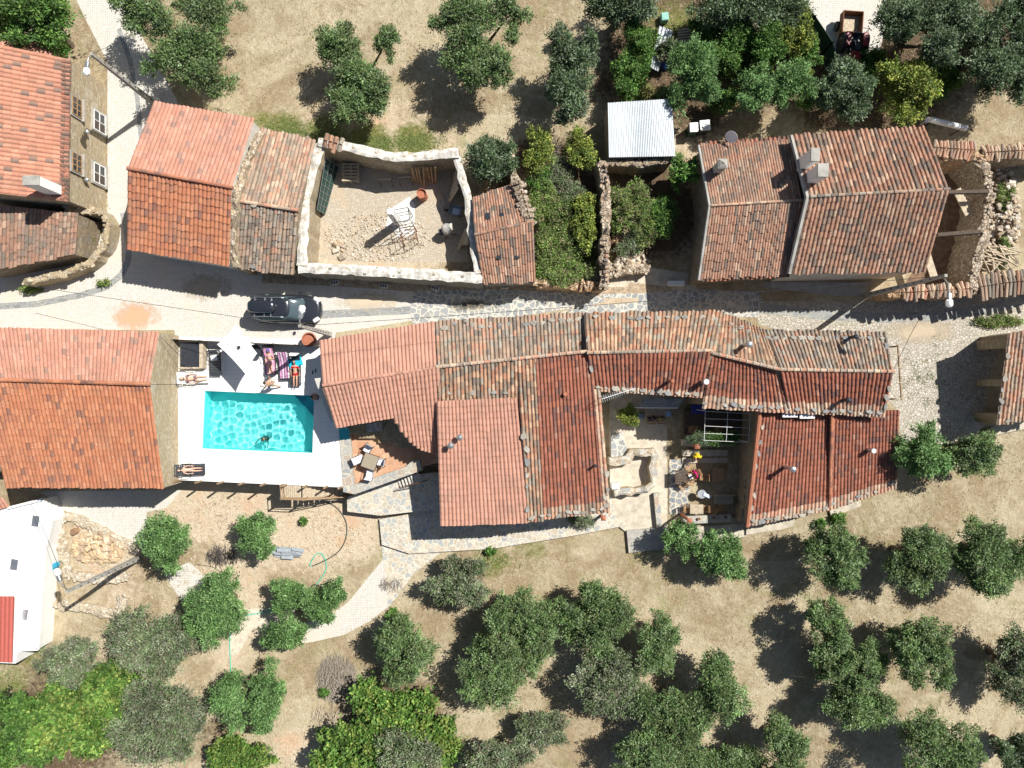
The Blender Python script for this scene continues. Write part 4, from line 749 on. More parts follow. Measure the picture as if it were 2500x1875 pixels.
# ---------------------------------------------------------------- trees and bushes
S = 2500 / 2212
M['leaf'] = attr_mat('foliage', .6, .3, var=0, bmp=0, trans=.22)
M['bark'] = simple('bark', (.17, .13, .09), .95, var=.35, sc=8, bmp=.02)
LC = {
 'olive': [(.078, .132, .040), (.10, .162, .055), (.06, .105, .034), (.15, .20, .105), (.12, .145, .06)],
 'olivedark': [(.06, .095, .04), (.08, .12, .055), (.045, .075, .03), (.14, .175, .115)],
 'olivegrey': [(.10, .14, .065), (.13, .17, .09), (.08, .12, .045), (.17, .19, .13), (.14, .125, .09)],
 'fresh': [(.08, .15, .045), (.10, .185, .06), (.06, .12, .035), (.14, .22, .085)],
 'fig': [(.06, .125, .022), (.08, .155, .03), (.045, .095, .018), (.12, .19, .04), (.17, .21, .05)],
 'yellow': [(.13, .17, .03), (.19, .23, .045), (.08, .12, .025), (.26, .27, .06), (.06, .09, .02)],
 'citrus': [(.05, .11, .02), (.07, .15, .03), (.04, .08, .02), (.11, .18, .04)],
 'bramble': [(.09, .15, .03), (.12, .19, .045), (.07, .11, .03), (.17, .21, .07), (.16, .13, .08)],
 'dry': [(.22, .17, .12), (.28, .23, .18), (.16, .12, .09)],
}
def lobes_for(rg, n, rx, ry, rz):
    L = []
    for k in range(n):
        a = rg.uniform(0, 6.28) if k else 0; q = rg.random() ** .5 * .74 if k > 1 else .15; zz = rg.uniform(-.35, .75)
        s = rg.uniform(.26, .44) * (1.15 - .4 * q); L.append((rx * q * math.cos(a), ry * q * math.sin(a), rz * zz * (1 - .5 * q), s * rx, s * ry, s * min(rx, ry, rz * 1.2)))
    return L
def crown(mb, c, lobes, kind, n, ls, rg, aspect=.42):
    """Leaves strung along shoots that fan out of each lobe, so the outline stays feathery and gaps open between shoots."""
    c = np.array(c); Lb = np.array(lobes); vol = Lb[:, 3] * Lb[:, 4] + .02; ns = max(30, int(n / 42)); sl = rg.choice(len(Lb), ns, p=vol / vol.sum())
    d = rg.normal(size=(ns, 3)); d /= np.linalg.norm(d, axis=1)[:, None]; fl = (d[:, 2] < 0) & (rg.random(ns) < .6); d[fl, 2] *= -1
    reach = rg.uniform(.65, 1.12, ns) + (rg.random(ns) < .12) * rg.uniform(.1, .45, ns); ltone = 1 + rg.normal(0, .10, len(Lb)); kcol = np.array(LC[kind]) * 1.55
    stone = ltone[sl] * (1 + rg.normal(0, .26, ns)).clip(.45, 1.7); pick = rg.integers(len(kcol), size=ns)
    si = rg.integers(ns, size=n); tt = rg.uniform(.30, 1.0, n) ** .7; rr = (reach[si] * tt)[:, None]; lb = Lb[sl[si]]; dd = d[si]
    droop = np.zeros((n, 3)); droop[:, 2] = -.10 * (tt * reach[si]) ** 2 * lb[:, 5]
    P = c + lb[:, :3] + dd * lb[:, 3:6] * rr + droop + rg.normal(0, 1, (n, 3)) * (.035 + .14 * lb[:, 3:4] * (1.15 - tt[:, None]) + .045)
    idx = np.where(rg.random(n) < .6, pick[si], rg.integers(len(kcol), size=n)); base = kcol[idx] * (stone[si] * (1 + rg.normal(0, .13, n)))[:, None]
    ax = rg.normal(size=(n, 3)) * .55 + dd; ax /= np.linalg.norm(ax, axis=1)[:, None]
    nn = rg.normal(size=(n, 3)) * .5 + np.array([0, 0, .8]) + dd * .4; sd_ = np.cross(ax, nn); sd_ /= np.linalg.norm(sd_, axis=1)[:, None] + 1e-9
    L = ls * rg.uniform(.55, 1.35, n)[:, None]; w = L * aspect * .5
    V = np.stack([P - ax * L * .5, P + sd_ * w, P + ax * L * .5, P - sd_ * w], 1).reshape(-1, 3); Q = np.arange(n * 4).reshape(-1, 4)
    mb.np_add(V, Q, np.clip(base, .01, .7))
def tree(cx, cy, rx, ry, kind, name, label, cat='tree', h=2.6, rz=None, ls=None, dens=1.0, lobes=None, disp=True, group=None, n_lobes=None, trunk=True, twigs=0, aspect=.42):
    if disp: cx, cy, rx, ry = cx * S, cy * S, rx * S * 1.17, ry * S * 1.17
    rg = rnd(int(cx * 7 + cy * 13)); z = 0
    for _ in range(8): p = W(cx, cy, z); gz = float(ground_z(p.x, p.y)); z = gz + h
    k = (H - z) / F; ax, ay = rx * k, ry * k; rz = rz or min(ax, ay, h * .75)
    root = thing(name, label, cat, (p.x, p.y, gz), 0, group)
    L = lobes_for(rg, n_lobes or int(12 + 5 * max(ax, ay)), ax, ay, rz) if lobes is None else [(x * S * k, -y * S * k, rg.uniform(-.1, .35) * rz, a * S * k * .74, b_ * S * k * .74, min(a, b_) * S * k * .7) for x, y, a, b_ in lobes] + [q for x, y, a, b_ in lobes for q in [(x * S * k + l[0], -y * S * k + l[1], l[2] * .6, l[3], l[4], l[5]) for l in lobes_for(rg, 9, a * S * k * 1.22, b_ * S * k * 1.22, rz)]]
    ls = ls or .15; area = (ax * ay if lobes is None else sum(a * b_ for _, _, a, b_ in lobes) * (S * k) ** 2) * math.pi
    n = int(area * 1350 * dens * (.17 / ls) ** 1.5); n = min(max(n, 300), 48000)
    mb = MB(); crown(mb, (0, 0, h), L, kind, n, ls, rg, aspect)
    part(root, 'crown', mb, M['leaf'])
    mb = MB(); mb.col = (.2, .2, .2); tr = .06 + .045 * max(ax, ay)
    if trunk: mb.tube([(0, 0, -.1), (.05, .03, h * .25), (-.03, .06, h * .45)], [tr * 1.5, tr, tr * .8], 8)
    for l in L[:9]:
        e = Vector((l[0], l[1], h + l[2] * .7)); mb.tube([(0, .03, h * .25 if trunk else 0), Vector((e.x * .5, e.y * .5, h * .6)), e], [tr * .7, tr * .4, tr * .12], 6)
    for _ in range(twigs):
        l = L[rg.integers(len(L))]; e = Vector((l[0], l[1], h + l[2])); d = Vector((rg.normal(), rg.normal(), rg.uniform(.1, .9))).normalized(); mb.tube([e, e + d * l[3] * 1.3], [.012, .004], 4)
    part(root, 'trunk', mb, M['bark']); return root
GN, GS = 'olive trees in the dry field above the houses', 'olive trees on the slope below the houses'
O = 'olive_tree'
tree(78, 42, 100, 80, 'citrus', 'broadleaf_tree', 'dark green dense tree in the top left corner above the lean-to roof', h=3.2, ls=.2)
tree(395, 85, 118, 112, 'olive', O, 'largest olive tree at top left, shading the bend of the lane', h=2.9, lobes=[(-60, -45, 60, 55), (55, -55, 75, 55), (20, 20, 90, 75), (55, 80, 60, 45), (-110, -70, 45, 35), (-30, 50, 50, 40)], group=GN)
tree(768, 150, 90, 100, 'olive', O, 'loosely branched olive with a separate side lobe, above the old weathered roof', lobes=[(-30, -45, 60, 55), (70, -62, 26, 42), (0, 20, 65, 50), (-5, 75, 55, 45), (50, 50, 40, 45)], group=GN, twigs=60, h=2.5)
tree(1030, 80, 110, 100, 'olive', O, 'wide olive with yellowish shoots at top centre, casting a large shadow on dry grass', lobes=[(-30, -45, 75, 55), (70, -50, 45, 55), (-10, 40, 70, 60), (50, 70, 40, 35)], group=GN, twigs=100, h=3.0)
tree(1228, 155, 68, 100, 'olivedark', O, 'tall grey-green olive left of the hedge and the metal shed', lobes=[(0, -30, 62, 55), (0, 40, 62, 50), (45, -60, 22, 28), (0, 90, 30, 25)], group=GN, h=3.0)
tree(1062, 345, 50, 58, 'olivedark', 'evergreen_bush', 'rounded dense evergreen behind the small worn roof', h=1.9, cat='bush')
tree(1340, 10, 85, 45, 'olivedark', O, 'olive cut by the top edge of the picture, above the hedge', group=GN)
tree(1378, 100, 38, 50, 'citrus', 'hedge_shrub', 'upper green hedge shrub beside the leaning corrugated sheet', 'bush', h=1.8, ls=.14)
tree(1368, 170, 42, 48, 'citrus', 'hedge_shrub', 'lower green hedge shrub touching the corner of the metal shed', 'bush', h=1.8, ls=.14)
tree(1503, 168, 62, 72, 'fresh', O, 'round blue-green olive shading the corner of the metal shed', group='garden trees at upper right', h=3.0)
tree(1580, 95, 50, 52, 'citrus', 'citrus_tree', 'dark glossy citrus tree, left of a pair in the garden', h=1.9, group='garden trees at upper right')
tree(1640, 100, 50, 48, 'citrus', 'citrus_tree', 'glossy citrus tree, right of a pair in the garden', h=1.9, group='garden trees at upper right')
tree(1668, 188, 78, 66, 'fresh', O, 'double-lobed blue-green olive above the satellite dish', lobes=[(-35, 12, 50, 52), (35, -5, 52, 55)], group='garden trees at upper right')
tree(1600, 15, 125, 50, 'olivedark', O, 'wide dark olive along the top edge left of the paved yard', group='garden trees at upper right')
tree(1712, 72, 38, 52, 'yellow', 'lemon_tree', 'yellow-green lemon tree beside the green mesh fence', h=1.9, ls=.16, group='garden trees at upper right')
tree(1730, 165, 18, 20, 'yellow', 'young_lemon_tree', 'small yellow-green sapling in the dark garden', h=1.2, ls=.12)
tree(1824, 198, 66, 62, 'olivedark', O, 'grey olive just above the tractor front and the double house', group='garden trees at upper right')
tree(1990, 55, 120, 90, 'olivedark', O, 'very broad dark olive beside the tractor', lobes=[(-50, -10, 65, 65), (50, -30, 70, 60), (30, 45, 60, 45)], group='big trees in the upper right corner', h=3.4)
tree(1945, 205, 68, 66, 'yellow', 'orange_tree', 'yellow-green orange tree beside the large old roof', h=2.3, ls=.17, group='big trees in the upper right corner')
tree(2125, 105, 85, 110, 'olivedark', O, 'tall dark olive filling the upper right corner', lobes=[(0, -40, 75, 60), (20, 50, 70, 60)], group='big trees in the upper right corner', h=3.4)
tree(2215, 120, 55, 100, 'olivedark', O, 'dark olive cut by the right edge of the picture', group='big trees in the upper right corner', h=3.2)
tree(2215, 10, 70, 50, 'olivedark', O, 'dark olive in the extreme top right corner', group='big trees in the upper right corner', h=3.2)
# undergrowth of the garden
for x, y, rx, ry, k, lab in ((1445, 110, 30, 20, 'olivegrey', 'scrubby dry plants above the white sack in the garden'), (1440, 215, 35, 22, 'bramble', 'dark undergrowth between the hedge and the round blue-green olive'), (1560, 215, 35, 28, 'citrus', 'dark plants between the round olive and the double-lobed olive'), (1600, 145, 60, 22, 'citrus', 'dark undergrowth below the pair of citrus trees'), (1745, 115, 28, 40, 'citrus', 'dark plants at the foot of the green fence'), (1740, 215, 26, 26, 'citrus', 'shaded plants beside the grey olive in the garden'), (1530, 60, 40, 30, 'citrus', 'dark shrub below the wide olive at the top edge'), (1880, 130, 30, 36, 'citrus', 'dark shrub behind the tractor'), (2020, 170, 55, 40, 'citrus', 'dark undergrowth between the orange tree and the corner olives'), (1400, 250, 26, 20, 'bramble', 'green plants hanging over the edge of the metal shed roof')):
    tree(x, y, rx, ry, k, 'garden_shrub', lab, 'bush', h=1.0, ls=.14, rz=.7, trunk=False)
tree(1430, 470, 32, 50, 'citrus', 'ivy', 'dark ivy in the shade left of the finely tiled house', 'ivy', h=1.0, rz=.6, ls=.14, trunk=False)
tree(2170, 420, 16, 30, 'bramble', 'weeds', 'green weeds along the curved rubble wall at the right', 'plant', h=.5, ls=.12, trunk=False, rz=.4); tree(2165, 540, 14, 40, 'bramble', 'weeds', 'weeds between the rubble and the broken timber', 'plant', h=.4, ls=.12, trunk=False, rz=.4)
# overgrown plots
tree(1165, 322, 34, 52, 'yellow', 'fig_bush', 'bright yellow-green bush behind the small worn roof', 'bush', h=1.5, ls=.15, dens=.8)
tree(1258, 318, 34, 42, 'yellow', 'fig_bush', 'lime green bush beside the wall of the metal shed', 'bush', h=1.5, ls=.15, dens=.8)
tree(1215, 350, 45, 55, 'dry', 'dry_bush', 'leafless grey thicket between two yellow-green bushes', 'bush', h=.8, ls=.14, dens=.5, aspect=.12, trunk=False, twigs=150)
tree(1225, 420, 40, 45, 'olivegrey', 'dry_bush', 'grey dry scrub above the brambles in the overgrown plot', 'bush', h=.7, ls=.13, dens=.7, trunk=False, twigs=80, rz=.5)
tree(1165, 395, 26, 36, 'citrus', 'bramble', 'dark bramble behind the rubble wall of the small worn roof', 'bramble', h=1.0, ls=.13, rz=.6, trunk=False)
tree(1240, 500, 34, 60, 'bramble', 'bramble', 'bramble between the green mound and the tall lime bush', 'bramble', h=.9, ls=.12, rz=.6, trunk=False)
tree(1205, 372, 36, 30, 'olivegrey', 'dry_bush', 'grey shrub between the two yellow-green bushes', 'bush', h=.9, ls=.12, rz=.5, trunk=False)
tree(1395, 480, 38, 46, 'bramble', 'wild_shrub', 'darker shrub at the shaded side of the walled plot', 'bush', h=.9, ls=.13, rz=.6, trunk=False)
tree(1185, 450, 42, 70, 'bramble', 'bramble', 'bramble mound at the top of the overgrown plot', 'bramble', h=.9, ls=.12, rz=.7, trunk=False, group='brambles in the overgrown plot')
tree(1195, 540, 45, 55, 'bramble', 'bramble', 'bramble mound in the middle of the overgrown plot', 'bramble', h=1.0, ls=.12, rz=.7, trunk=False, group='brambles in the overgrown plot')
tree(1215, 590, 62, 28, 'bramble', 'bramble', 'wide bramble mound hanging over the low street wall', 'bramble', h=1.2, ls=.12, rz=.6, trunk=False, group='brambles in the overgrown plot')
tree(1262, 475, 26, 62, 'yellow', 'fig_bush', 'tall lime green bush against the crooked dividing wall', 'bush', h=1.5, ls=.15)
tree(1362, 445, 50, 58, 'bramble', 'wild_shrub', 'loose green shrub in the half-shaded plot', 'bush', h=1.4, ls=.13, dens=.8)
tree(1360, 510, 45, 40, 'olivegrey', 'wild_shrub', 'straggly dry shrub above the broken slab in the shaded plot', 'bush', h=.7, ls=.12, dens=.6)
tree(1470, 372, 40, 36, 'citrus', 'vine', 'dark leafy vine hanging between metal shed and double house', 'bush', h=2.2, ls=.18, dens=.8)
tree(180, 518, 16, 24, 'yellow', 'garden_plant', 'leafy plants inside the small curved walled yard', 'plant', h=.6, ls=.14)
# southern orchard
T = [(362, 1172, 50, 66, 'fresh', 'bright olive beside the cobbled lane below the big left roof', 2.2), (552, 1156, 46, 50, 'fresh', 'small bright olive on bare soil beneath the pool railing', 1.9),
 (475, 1312, 66, 74, 'fresh', 'tall bright olive right of the grey-leaved one', 2.3), (612, 1362, 50, 38, 'fresh', 'small low olive standing on the white sandy path', 1.8),
 (342, 1375, 92, 74, 'olivegrey', 'broad grey-leaved olive below the cobbled square', 2.3), (150, 1425, 65, 48, 'olivegrey', 'pale olive beside the corner of the white house', 2.4),
 (355, 1562, 92, 100, 'olivegrey', 'huge grey olive overlapping the lime green fig at lower left', 2.8), (870, 1402, 64, 72, 'olive', 'olive with a pale flowering tuft above the big fig mound', 2.4),
 (988, 1252, 66, 52, 'olivegrey', 'half-bare olive beside the end of the flagstone terrace', 1.7), (1565, 1196, 55, 58, 'fresh', 'fresh green olive right below the patio wall', 2.0),
 (1470, 1160, 40, 42, 'fresh', 'small olive growing beside the patio steps', 1.8), (1795, 1200, 60, 62, 'olive', 'olive below the pale kerb path, left of its row', 2.5),
 (1975, 1205, 66, 70, 'olive', 'olive in the middle of the top row on the right slope', 2.5), (2142, 1200, 76, 84, 'olive', 'largest olive of the right slope, at the end of the top row', 2.7),
 (1785, 1350, 50, 55, 'olive', 'upper olive of a touching pair in the right orchard', 2.5), (1795, 1425, 50, 48, 'olive', 'middle olive of the touching group in the right orchard', 2.3), (1860, 1430, 45, 50, 'olive', 'small olive touching its left neighbour in the right orchard', 2.3),
 (1982, 1392, 66, 78, 'olive', 'oval olive in the second row of the right orchard', 2.5), (2182, 1432, 52, 76, 'olivegrey', 'greyish olive near the right edge in the second row', 2.5),
 (1850, 1522, 74, 54, 'olive', 'wide olive in the third row of the right orchard', 2.3), (1558, 1480, 62, 72, 'olive', 'separate rounded olive right of the central clump', 2.4),
 (1682, 1612, 56, 70, 'olive', 'olive near the bottom edge right of the central clump', 2.4), (2012, 1612, 86, 80, 'olive', 'big olive at the bottom edge of the right orchard', 2.7),
 (2190, 1625, 50, 44, 'olivedark', 'dark olive in the bottom right corner', 2.5), (1132, 1360, 74, 84, 'olive', 'tall central olive with thin dead twigs, left clump', 2.6),
 (1075, 1450, 85, 84, 'olive', 'broad olive below it in the left central clump', 2.5), (1290, 1335, 76, 74, 'olive', 'wide olive at the top of the central clump', 2.6),
 (1416, 1385, 48, 66, 'olive', 'narrow olive at the right side of the central clump', 2.3), (1312, 1475, 82, 80, 'olivegrey', 'twiggy grey olive at the bottom of the central clump', 2.4),
 (1452, 1525, 76, 66, 'olive', 'olive with a dark hollow below the central clump', 2.4), (1420, 1620, 90, 55, 'olive', 'olive cut by the bottom edge under the central clump', 2.4),
 (1590, 1645, 60, 32, 'olive', 'pale olive tip at the bottom edge', 1.9), (1172, 1572, 52, 42, 'olivegrey', 'low scrubby olive in the gap above the bottom edge', 1.4), (1075, 1630, 72, 42, 'olivegrey', 'grey olive at the bottom edge beside the big fig', 1.7),
 (1985, 975, 50, 66, 'fresh', 'left of two olives at the corner of the cobbled square', 2.3), (2098, 972, 58, 52, 'olive', 'right of two olives at the corner of the cobbled square', 2.2)]
for i, (x, y, rx, ry, k, lab, hh) in enumerate(T): tree(x, y, rx, ry, k, O, lab, h=min(hh, 1.9) if x > 2170 else hh, group=GS, twigs=110 if 'grey' in k or 'twig' in lab else 30)
tree(660, 1290, 80, 52, 'fresh', O, 'spreading olive with a hollow centre beside the green hose', lobes=[(-35, -10, 42, 35), (30, 15, 45, 42), (60, -20, 25, 28), (-50, 20, 25, 18)], h=2.1, group=GS)
tree(538, 1500, 96, 80, 'fresh', O, 'olive of two clumps at the end of the white path', lobes=[(-40, 10, 52, 55), (45, -20, 42, 50), (35, 40, 40, 40)], h=2.3, group=GS)
tree(848, 1570, 160, 105, 'fig', 'fig_tree', 'large bright green mounded fig at the bottom centre', 'tree', h=2.0, rz=1.8, ls=.20, lobes=[(-10, -45, 100, 55), (60, 10, 90, 65), (-60, 30, 90, 60), (0, 55, 110, 55), (100, 40, 55, 60), (-120, 60, 50, 45)], dens=1.0, aspect=.7)
tree(880, 1620, 70, 45, 'olivegrey', O, 'grey olive growing through the bright fig at the bottom', h=3.0, group=GS)
tree(190, 1520, 115, 90, 'fig', 'fig_tree', 'lime green spreading fig below the white house', 'tree', h=2.4, rz=1.8, ls=.2, lobes=[(-30, -10, 80, 70), (60, -40, 60, 50), (10, 45, 105, 60), (60, 20, 60, 60), (-80, 60, 60, 50)], dens=1.0, aspect=.7)
tree(45, 1580, 85, 80, 'citrus', 'broadleaf_tree', 'dark green leafy mass in the bottom left corner', 'tree', h=1.8, ls=.2, aspect=.6, rz=1.5)
tree(520, 1635, 70, 40, 'fig', 'fig_bush', 'green bush at the bottom edge between grey olive and fig mound', 'bush', h=1.2, ls=.18, aspect=.6)
# courtyard and terrace plants
tree(1360, 892, 22, 26, 'yellow', 'lemon_tree', 'small lemon tree in the shaded corner of the courtyard', 'tree', h=1.9, ls=.11)
tree(1510, 948, 30, 15, 'olivedark', 'planter_bush', 'spiky dark bush at the left end of the courtyard planter', 'bush', h=1.5, ls=.2, aspect=.1, trunk=False)
tree(1560, 946, 36, 14, 'citrus', 'planter_bush', 'leafy green bush filling the courtyard planter under the steel frame', 'bush', h=1.5, ls=.12)
tree(1255, 1125, 30, 16, 'olivegrey', 'terrace_plant', 'straggly plant around the red pot below the old eave', 'plant', h=.7, ls=.1, dens=.6)
for x, y, r, lab in ((1773, 1130, 9, 'agave-like green tuft below the kerb path, left one'), (1812, 1122, 12, 'larger green tuft below the kerb path, right one'), (655, 1125, 6, 'tiny green plant on the bare soil by the olives'), (848, 1330, 12, 'small leafy sprout above the olive with pale tuft'), (1060, 1190, 8, 'green sprout at the end of the flagstone wall'), (700, 1495, 8, 'dark green sprout beside the two-clump olive')):
    tree(x, y, r, r, 'citrus', 'small_plant', lab, 'plant', h=.25, ls=.2, dens=2.5, trunk=False, rz=.2, aspect=.3)
for x, y, rx, ry, lab in ((66, 625, 22, 6, 'weeds along the top of the big left roof by the street'), (225, 612, 14, 5, 'weeds growing at the street edge near the orange soil'), (2160, 695, 50, 9, 'weeds at the foot of the barn corner')):
    tree(x, y, rx, ry, 'bramble', 'weeds', lab, 'plant', h=.15, ls=.12, dens=1.2, trunk=False, rz=.12)
# weeds in the square and dry grass as ground cover
rg = rnd(77); mb = MB()
def blades(mb, pts, cols, L, n, flat=.25):
    P = np.repeat(pts, n, 0) + rg.normal(0, .12, (len(pts) * n, 3)) * [1, 1, 0]; m = len(P); a = rg.uniform(0, 6.28, m); d = np.stack([np.cos(a), np.sin(a), rg.uniform(.1, .6, m)], 1) * (L * rg.uniform(.5, 1.3, m))[:, None]; s = np.stack([-np.sin(a), np.cos(a), np.zeros(m)], 1) * flat * L
    V = np.stack([P - s * .4, P + s * .4, P + d + s * .15, P + d - s * .15], 1).reshape(-1, 3); c = np.array(cols)[rg.integers(len(cols), size=m)] * (1 + rg.normal(0, .12, (m, 1))); mb.np_add(V, np.arange(m * 4).reshape(-1, 4), np.clip(c, .01, .8))
pts = np.array([tuple(W(x, y, .01)) for x, y in zip(rg.normal(2265, 30, 55), rg.normal(930, 40, 55))]); blades(mb, pts, LC['bramble'], .12, 9)
solo('square_weeds', mb, M['leaf'], kind='stuff', label='weeds sprouting between the stones of the cobbled square', cat='weeds')
mb = MB(); px = rg.uniform(-60, 2560, 60000); py = rg.uniform(-60, 1935, 60000)
BAD = [[(-300, 500), (262, 500), (262, 150), (150, -80), (300, -80), (330, 60), (380, 240), (622, 290), (780, 340), (1120, 370), (1160, 445), (1250, 430), (1260, 310), (1480, 230), (1660, 230), (1720, 340), (2270, 290), (2330, 360), (2600, 350), (2600, 1040), (2430, 1050), (2290, 1160), (1650, 1340), (1540, 1355), (1200, 1345), (1075, 1360), (955, 1480), (900, 1520), (720, 1580), (600, 1600), (560, 1500), (720, 1470), (850, 1460), (930, 1370), (850, 1255), (840, 1200), (440, 1200), (360, 1350), (100, 1220), (-300, 1240)], [(1900, -90), (2200, -90), (2200, 200), (2060, 200)], [(-50, 1200), (180, 1200), (150, 1630), (-50, 1650)]]
ok = np.ones(len(px), bool)
for q in BAD: ok &= ~inpoly(np.stack([px, py], 1), q)
z = np.zeros(len(px))
for _ in range(5): X = (px - CX) * (H - z) / F; Y = -(py - CY) * (H - z) / F; z = ground_z(X, Y)
pts = np.stack([X, Y, z], 1)[ok]; dens = .5 + .5 * np.sin(pts[:, 0] * .9 + np.sin(pts[:, 1] * .7) * 2) * np.cos(pts[:, 1] * .8 + 1); pts = pts[rg.random(len(pts)) < .12 + .75 * dens ** 1.5]
blades(mb, pts, [(.56, .45, .29), (.48, .37, .23), (.36, .26, .15), (.63, .53, .37), (.27, .19, .11)], .17, 3, .16)
solo('dry_grass', mb, M['leaf'], kind='stuff', label='dry straw-coloured grass covering the orchard ground', cat='grass')
mb = MB(); gp = []
for (x, y, rx, ry, n) in ((690, 320, 60, 25, 260), (800, 335, 60, 25, 260), (910, 350, 60, 18, 200), (1010, 350, 60, 18, 200), (1430, 600, 40, 60, 200), (1210, 1368, 60, 25, 90), (1120, 1840, 60, 30, 80), (20, 1660, 60, 30, 120), (230, 540, 16, 50, 60)):
    for _ in range(n): p = G(rg.normal(x, rx * .6), rg.normal(y, ry * .6)); gp.append((p.x, p.y, p.z))
blades(mb, np.array(gp), [(.14, .2, .05), (.2, .26, .07), (.09, .13, .03), (.28, .3, .12)], .18, 5, .2)
solo('green_grass', mb, M['leaf'], kind='stuff', label='patches of green grass and weeds along the ruin wall', cat='grass')
# ---------------------------------------------------------------- people
def skin_mesh(V, E, Rr, root_i=0, lev=1):
    me = bpy.data.meshes.new('t'); me.from_pydata([tuple(v) for v in V], E, []); o = bpy.data.objects.new('t', me); COL.objects.link(o)
    o.modifiers.new('s', 'SKIN')
    sv = me.skin_vertices[0].data
    for i, r in enumerate(Rr): sv[i].radius = (r, r) if not isinstance(r, tuple) else r; sv[i].use_root = i == root_i
    s = o.modifiers.new('u', 'SUBSURF'); s.levels = lev; s.render_levels = lev
    bpy.context.view_layer.update(); dg = bpy.context.evaluated_depsgraph_get(); ev = bpy.data.meshes.new_from_object(o.evaluated_get(dg)); bpy.data.objects.remove(o); return ev
def person(label, loc, rz, J, skin=(.62, .38, .26), hair=(.05, .03, .02), wear=(), sc=1.0, hairlen=.1, group=None, hat=None):
    """J: joint positions in metres: pelvis chest neck head, el/er elbows, hl/hr hands, kl/kr knees, fl/fr feet."""
    root = thing('person', label, 'person', loc, rz, group); J = {k: Vector(v) * sc for k, v in J.items()}
    V, E, Rr = [], [], []
    def v(p, r): V.append(Vector(p)); Rr.append(r * sc if not isinstance(r, tuple) else tuple(q * sc for q in r)); return len(V) - 1
    def e(a, b): E.append((a, b))
    up = (J['chest'] - J['pelvis']).normalized(); side = Vector(J.get('side', (1, 0, 0))).normalized(); fwd = side.cross(up) * -1
    pel = v(J['pelvis'], (.14, .11)); wa = v(J['pelvis'].lerp(J['chest'], .45), (.115, .09)); ch = v(J['chest'], (.15, .105)); nk = v(J['neck'], .052); e(pel, wa); e(wa, ch); e(ch, nk)
    hd = J['head']; hu = (hd - J['neck']).normalized(); h1 = v(hd - hu * .02 * sc, .078); h2 = v(hd + hu * .07 * sc, .082); h3 = v(hd + hu * .12 * sc, .05); e(nk, h1); e(h1, h2); e(h2, h3)
    for s_, eb, hn, kn, ft in ((1, 'el', 'hl', 'kl', 'fl'), (-1, 'er', 'hr', 'kr', 'fr')):
        sh = v(J['chest'].lerp(J['neck'], .45) + side * .175 * s_ * sc, .055); e(ch, sh); el = v(J[eb], .038); e(sh, el); wr = v(J[hn], .026); e(el, wr)
        d = (J[hn] - J[eb]).normalized(); ac = d.cross(Vector((0, 0, 1))); ac = ac.normalized() if ac.length > .1 else side; pm = v(J[hn] + d * .05 * sc, .03); e(wr, pm)
        for k, (o_, L) in enumerate(((-.03, .075), (-.01, .09), (.012, .085), (.032, .065))):
            a = v(J[hn] + (d * .09 + ac * o_) * sc, .010); b_ = v(J[hn] + (d * (.09 + L) + ac * o_ * 1.3 + Vector((0, 0, -.015))) * sc, .008); e(pm, a); e(a, b_)
        th = v(J[hn] + (d * .06 - ac * .06 * s_) * sc, .010); e(pm, th)
        hip = v(J['pelvis'] + side * .085 * s_ * sc - up * .06 * sc, .088); e(pel, hip); kk = v(J[kn], .055); e(hip, kk)
        cf = v(J[kn].lerp(J[ft], .3), .056); an = v(J[ft], .036); e(kk, cf); e(cf, an)
        fd = Vector(J.get('toe', (0, 0, 1))).normalized(); to = v(J[ft] + fd * .16 * sc, .028); e(an, to)
    me = skin_mesh(V, E, Rr, pel); n = len(me.polygons); c = np.ones((n, 4), np.float32); c[:, :3] = skin
    for a in list(me.attributes):
        if a.name == 'col': me.attributes.remove(a)
    me.attributes.new('col', 'FLOAT_COLOR', 'FACE').data.foreach_set('color', c.ravel()); me.materials.clear(); me.materials.append(M['skin'])
    me.polygons.foreach_set('use_smooth', [True] * n); body = bpy.data.objects.new('body', me); COL.objects.link(body); body.parent = root
    co = np.array([p.co[:] for p in me.vertices]); no = np.array([p.normal[:] for p in me.vertices])
    def shell(name, f, col, off, mt='cloth'):
        mb = MB(); mb.col = col; idx = {}
        for p in me.polygons:
            ctr = co[list(p.vertices)].mean(0)
            if f(Vector(ctr)):
                q = []
                for i in p.vertices:
                    if i not in idx: idx[i] = len(mb.v); mb.v.append(tuple(co[i] + no[i] * off))
                    q.append(idx[i])
                mb.f.append(tuple(q)); mb.m.append(0); mb.c.append(col); mb.sm.append(True)
        if mb.f: part(root, name, mb, M[mt])
    def dseg(p, a, b_):
        ab = b_ - a; t = max(0, min(1, (p - a).dot(ab) / max(ab.length_squared, 1e-6))); return (p - a - ab * t).length
    for kind, col in wear:
        if kind == 'bikini':
            shell('bikini_top', lambda p: abs((p - J['chest']).dot(up)) < .055 * sc and dseg(p, J['chest'] - side * .1, J['chest'] + side * .1) < .15 * sc, col, .007)
            shell('bikini_bottom', lambda p: (p - J['pelvis']).dot(up) < .03 * sc and dseg(p, J['pelvis'] - side * .1 * sc, J['pelvis'] + side * .1 * sc) < .14 * sc, col, .007)
        if kind == 'shorts': shell('shorts', lambda p: (p - J['pelvis']).dot(up) < .06 * sc and min(dseg(p, J['pelvis'], J['pelvis'].lerp(J['kl'], .6)), dseg(p, J['pelvis'], J['pelvis'].lerp(J['kr'], .6))) < .17 * sc, col, .018)
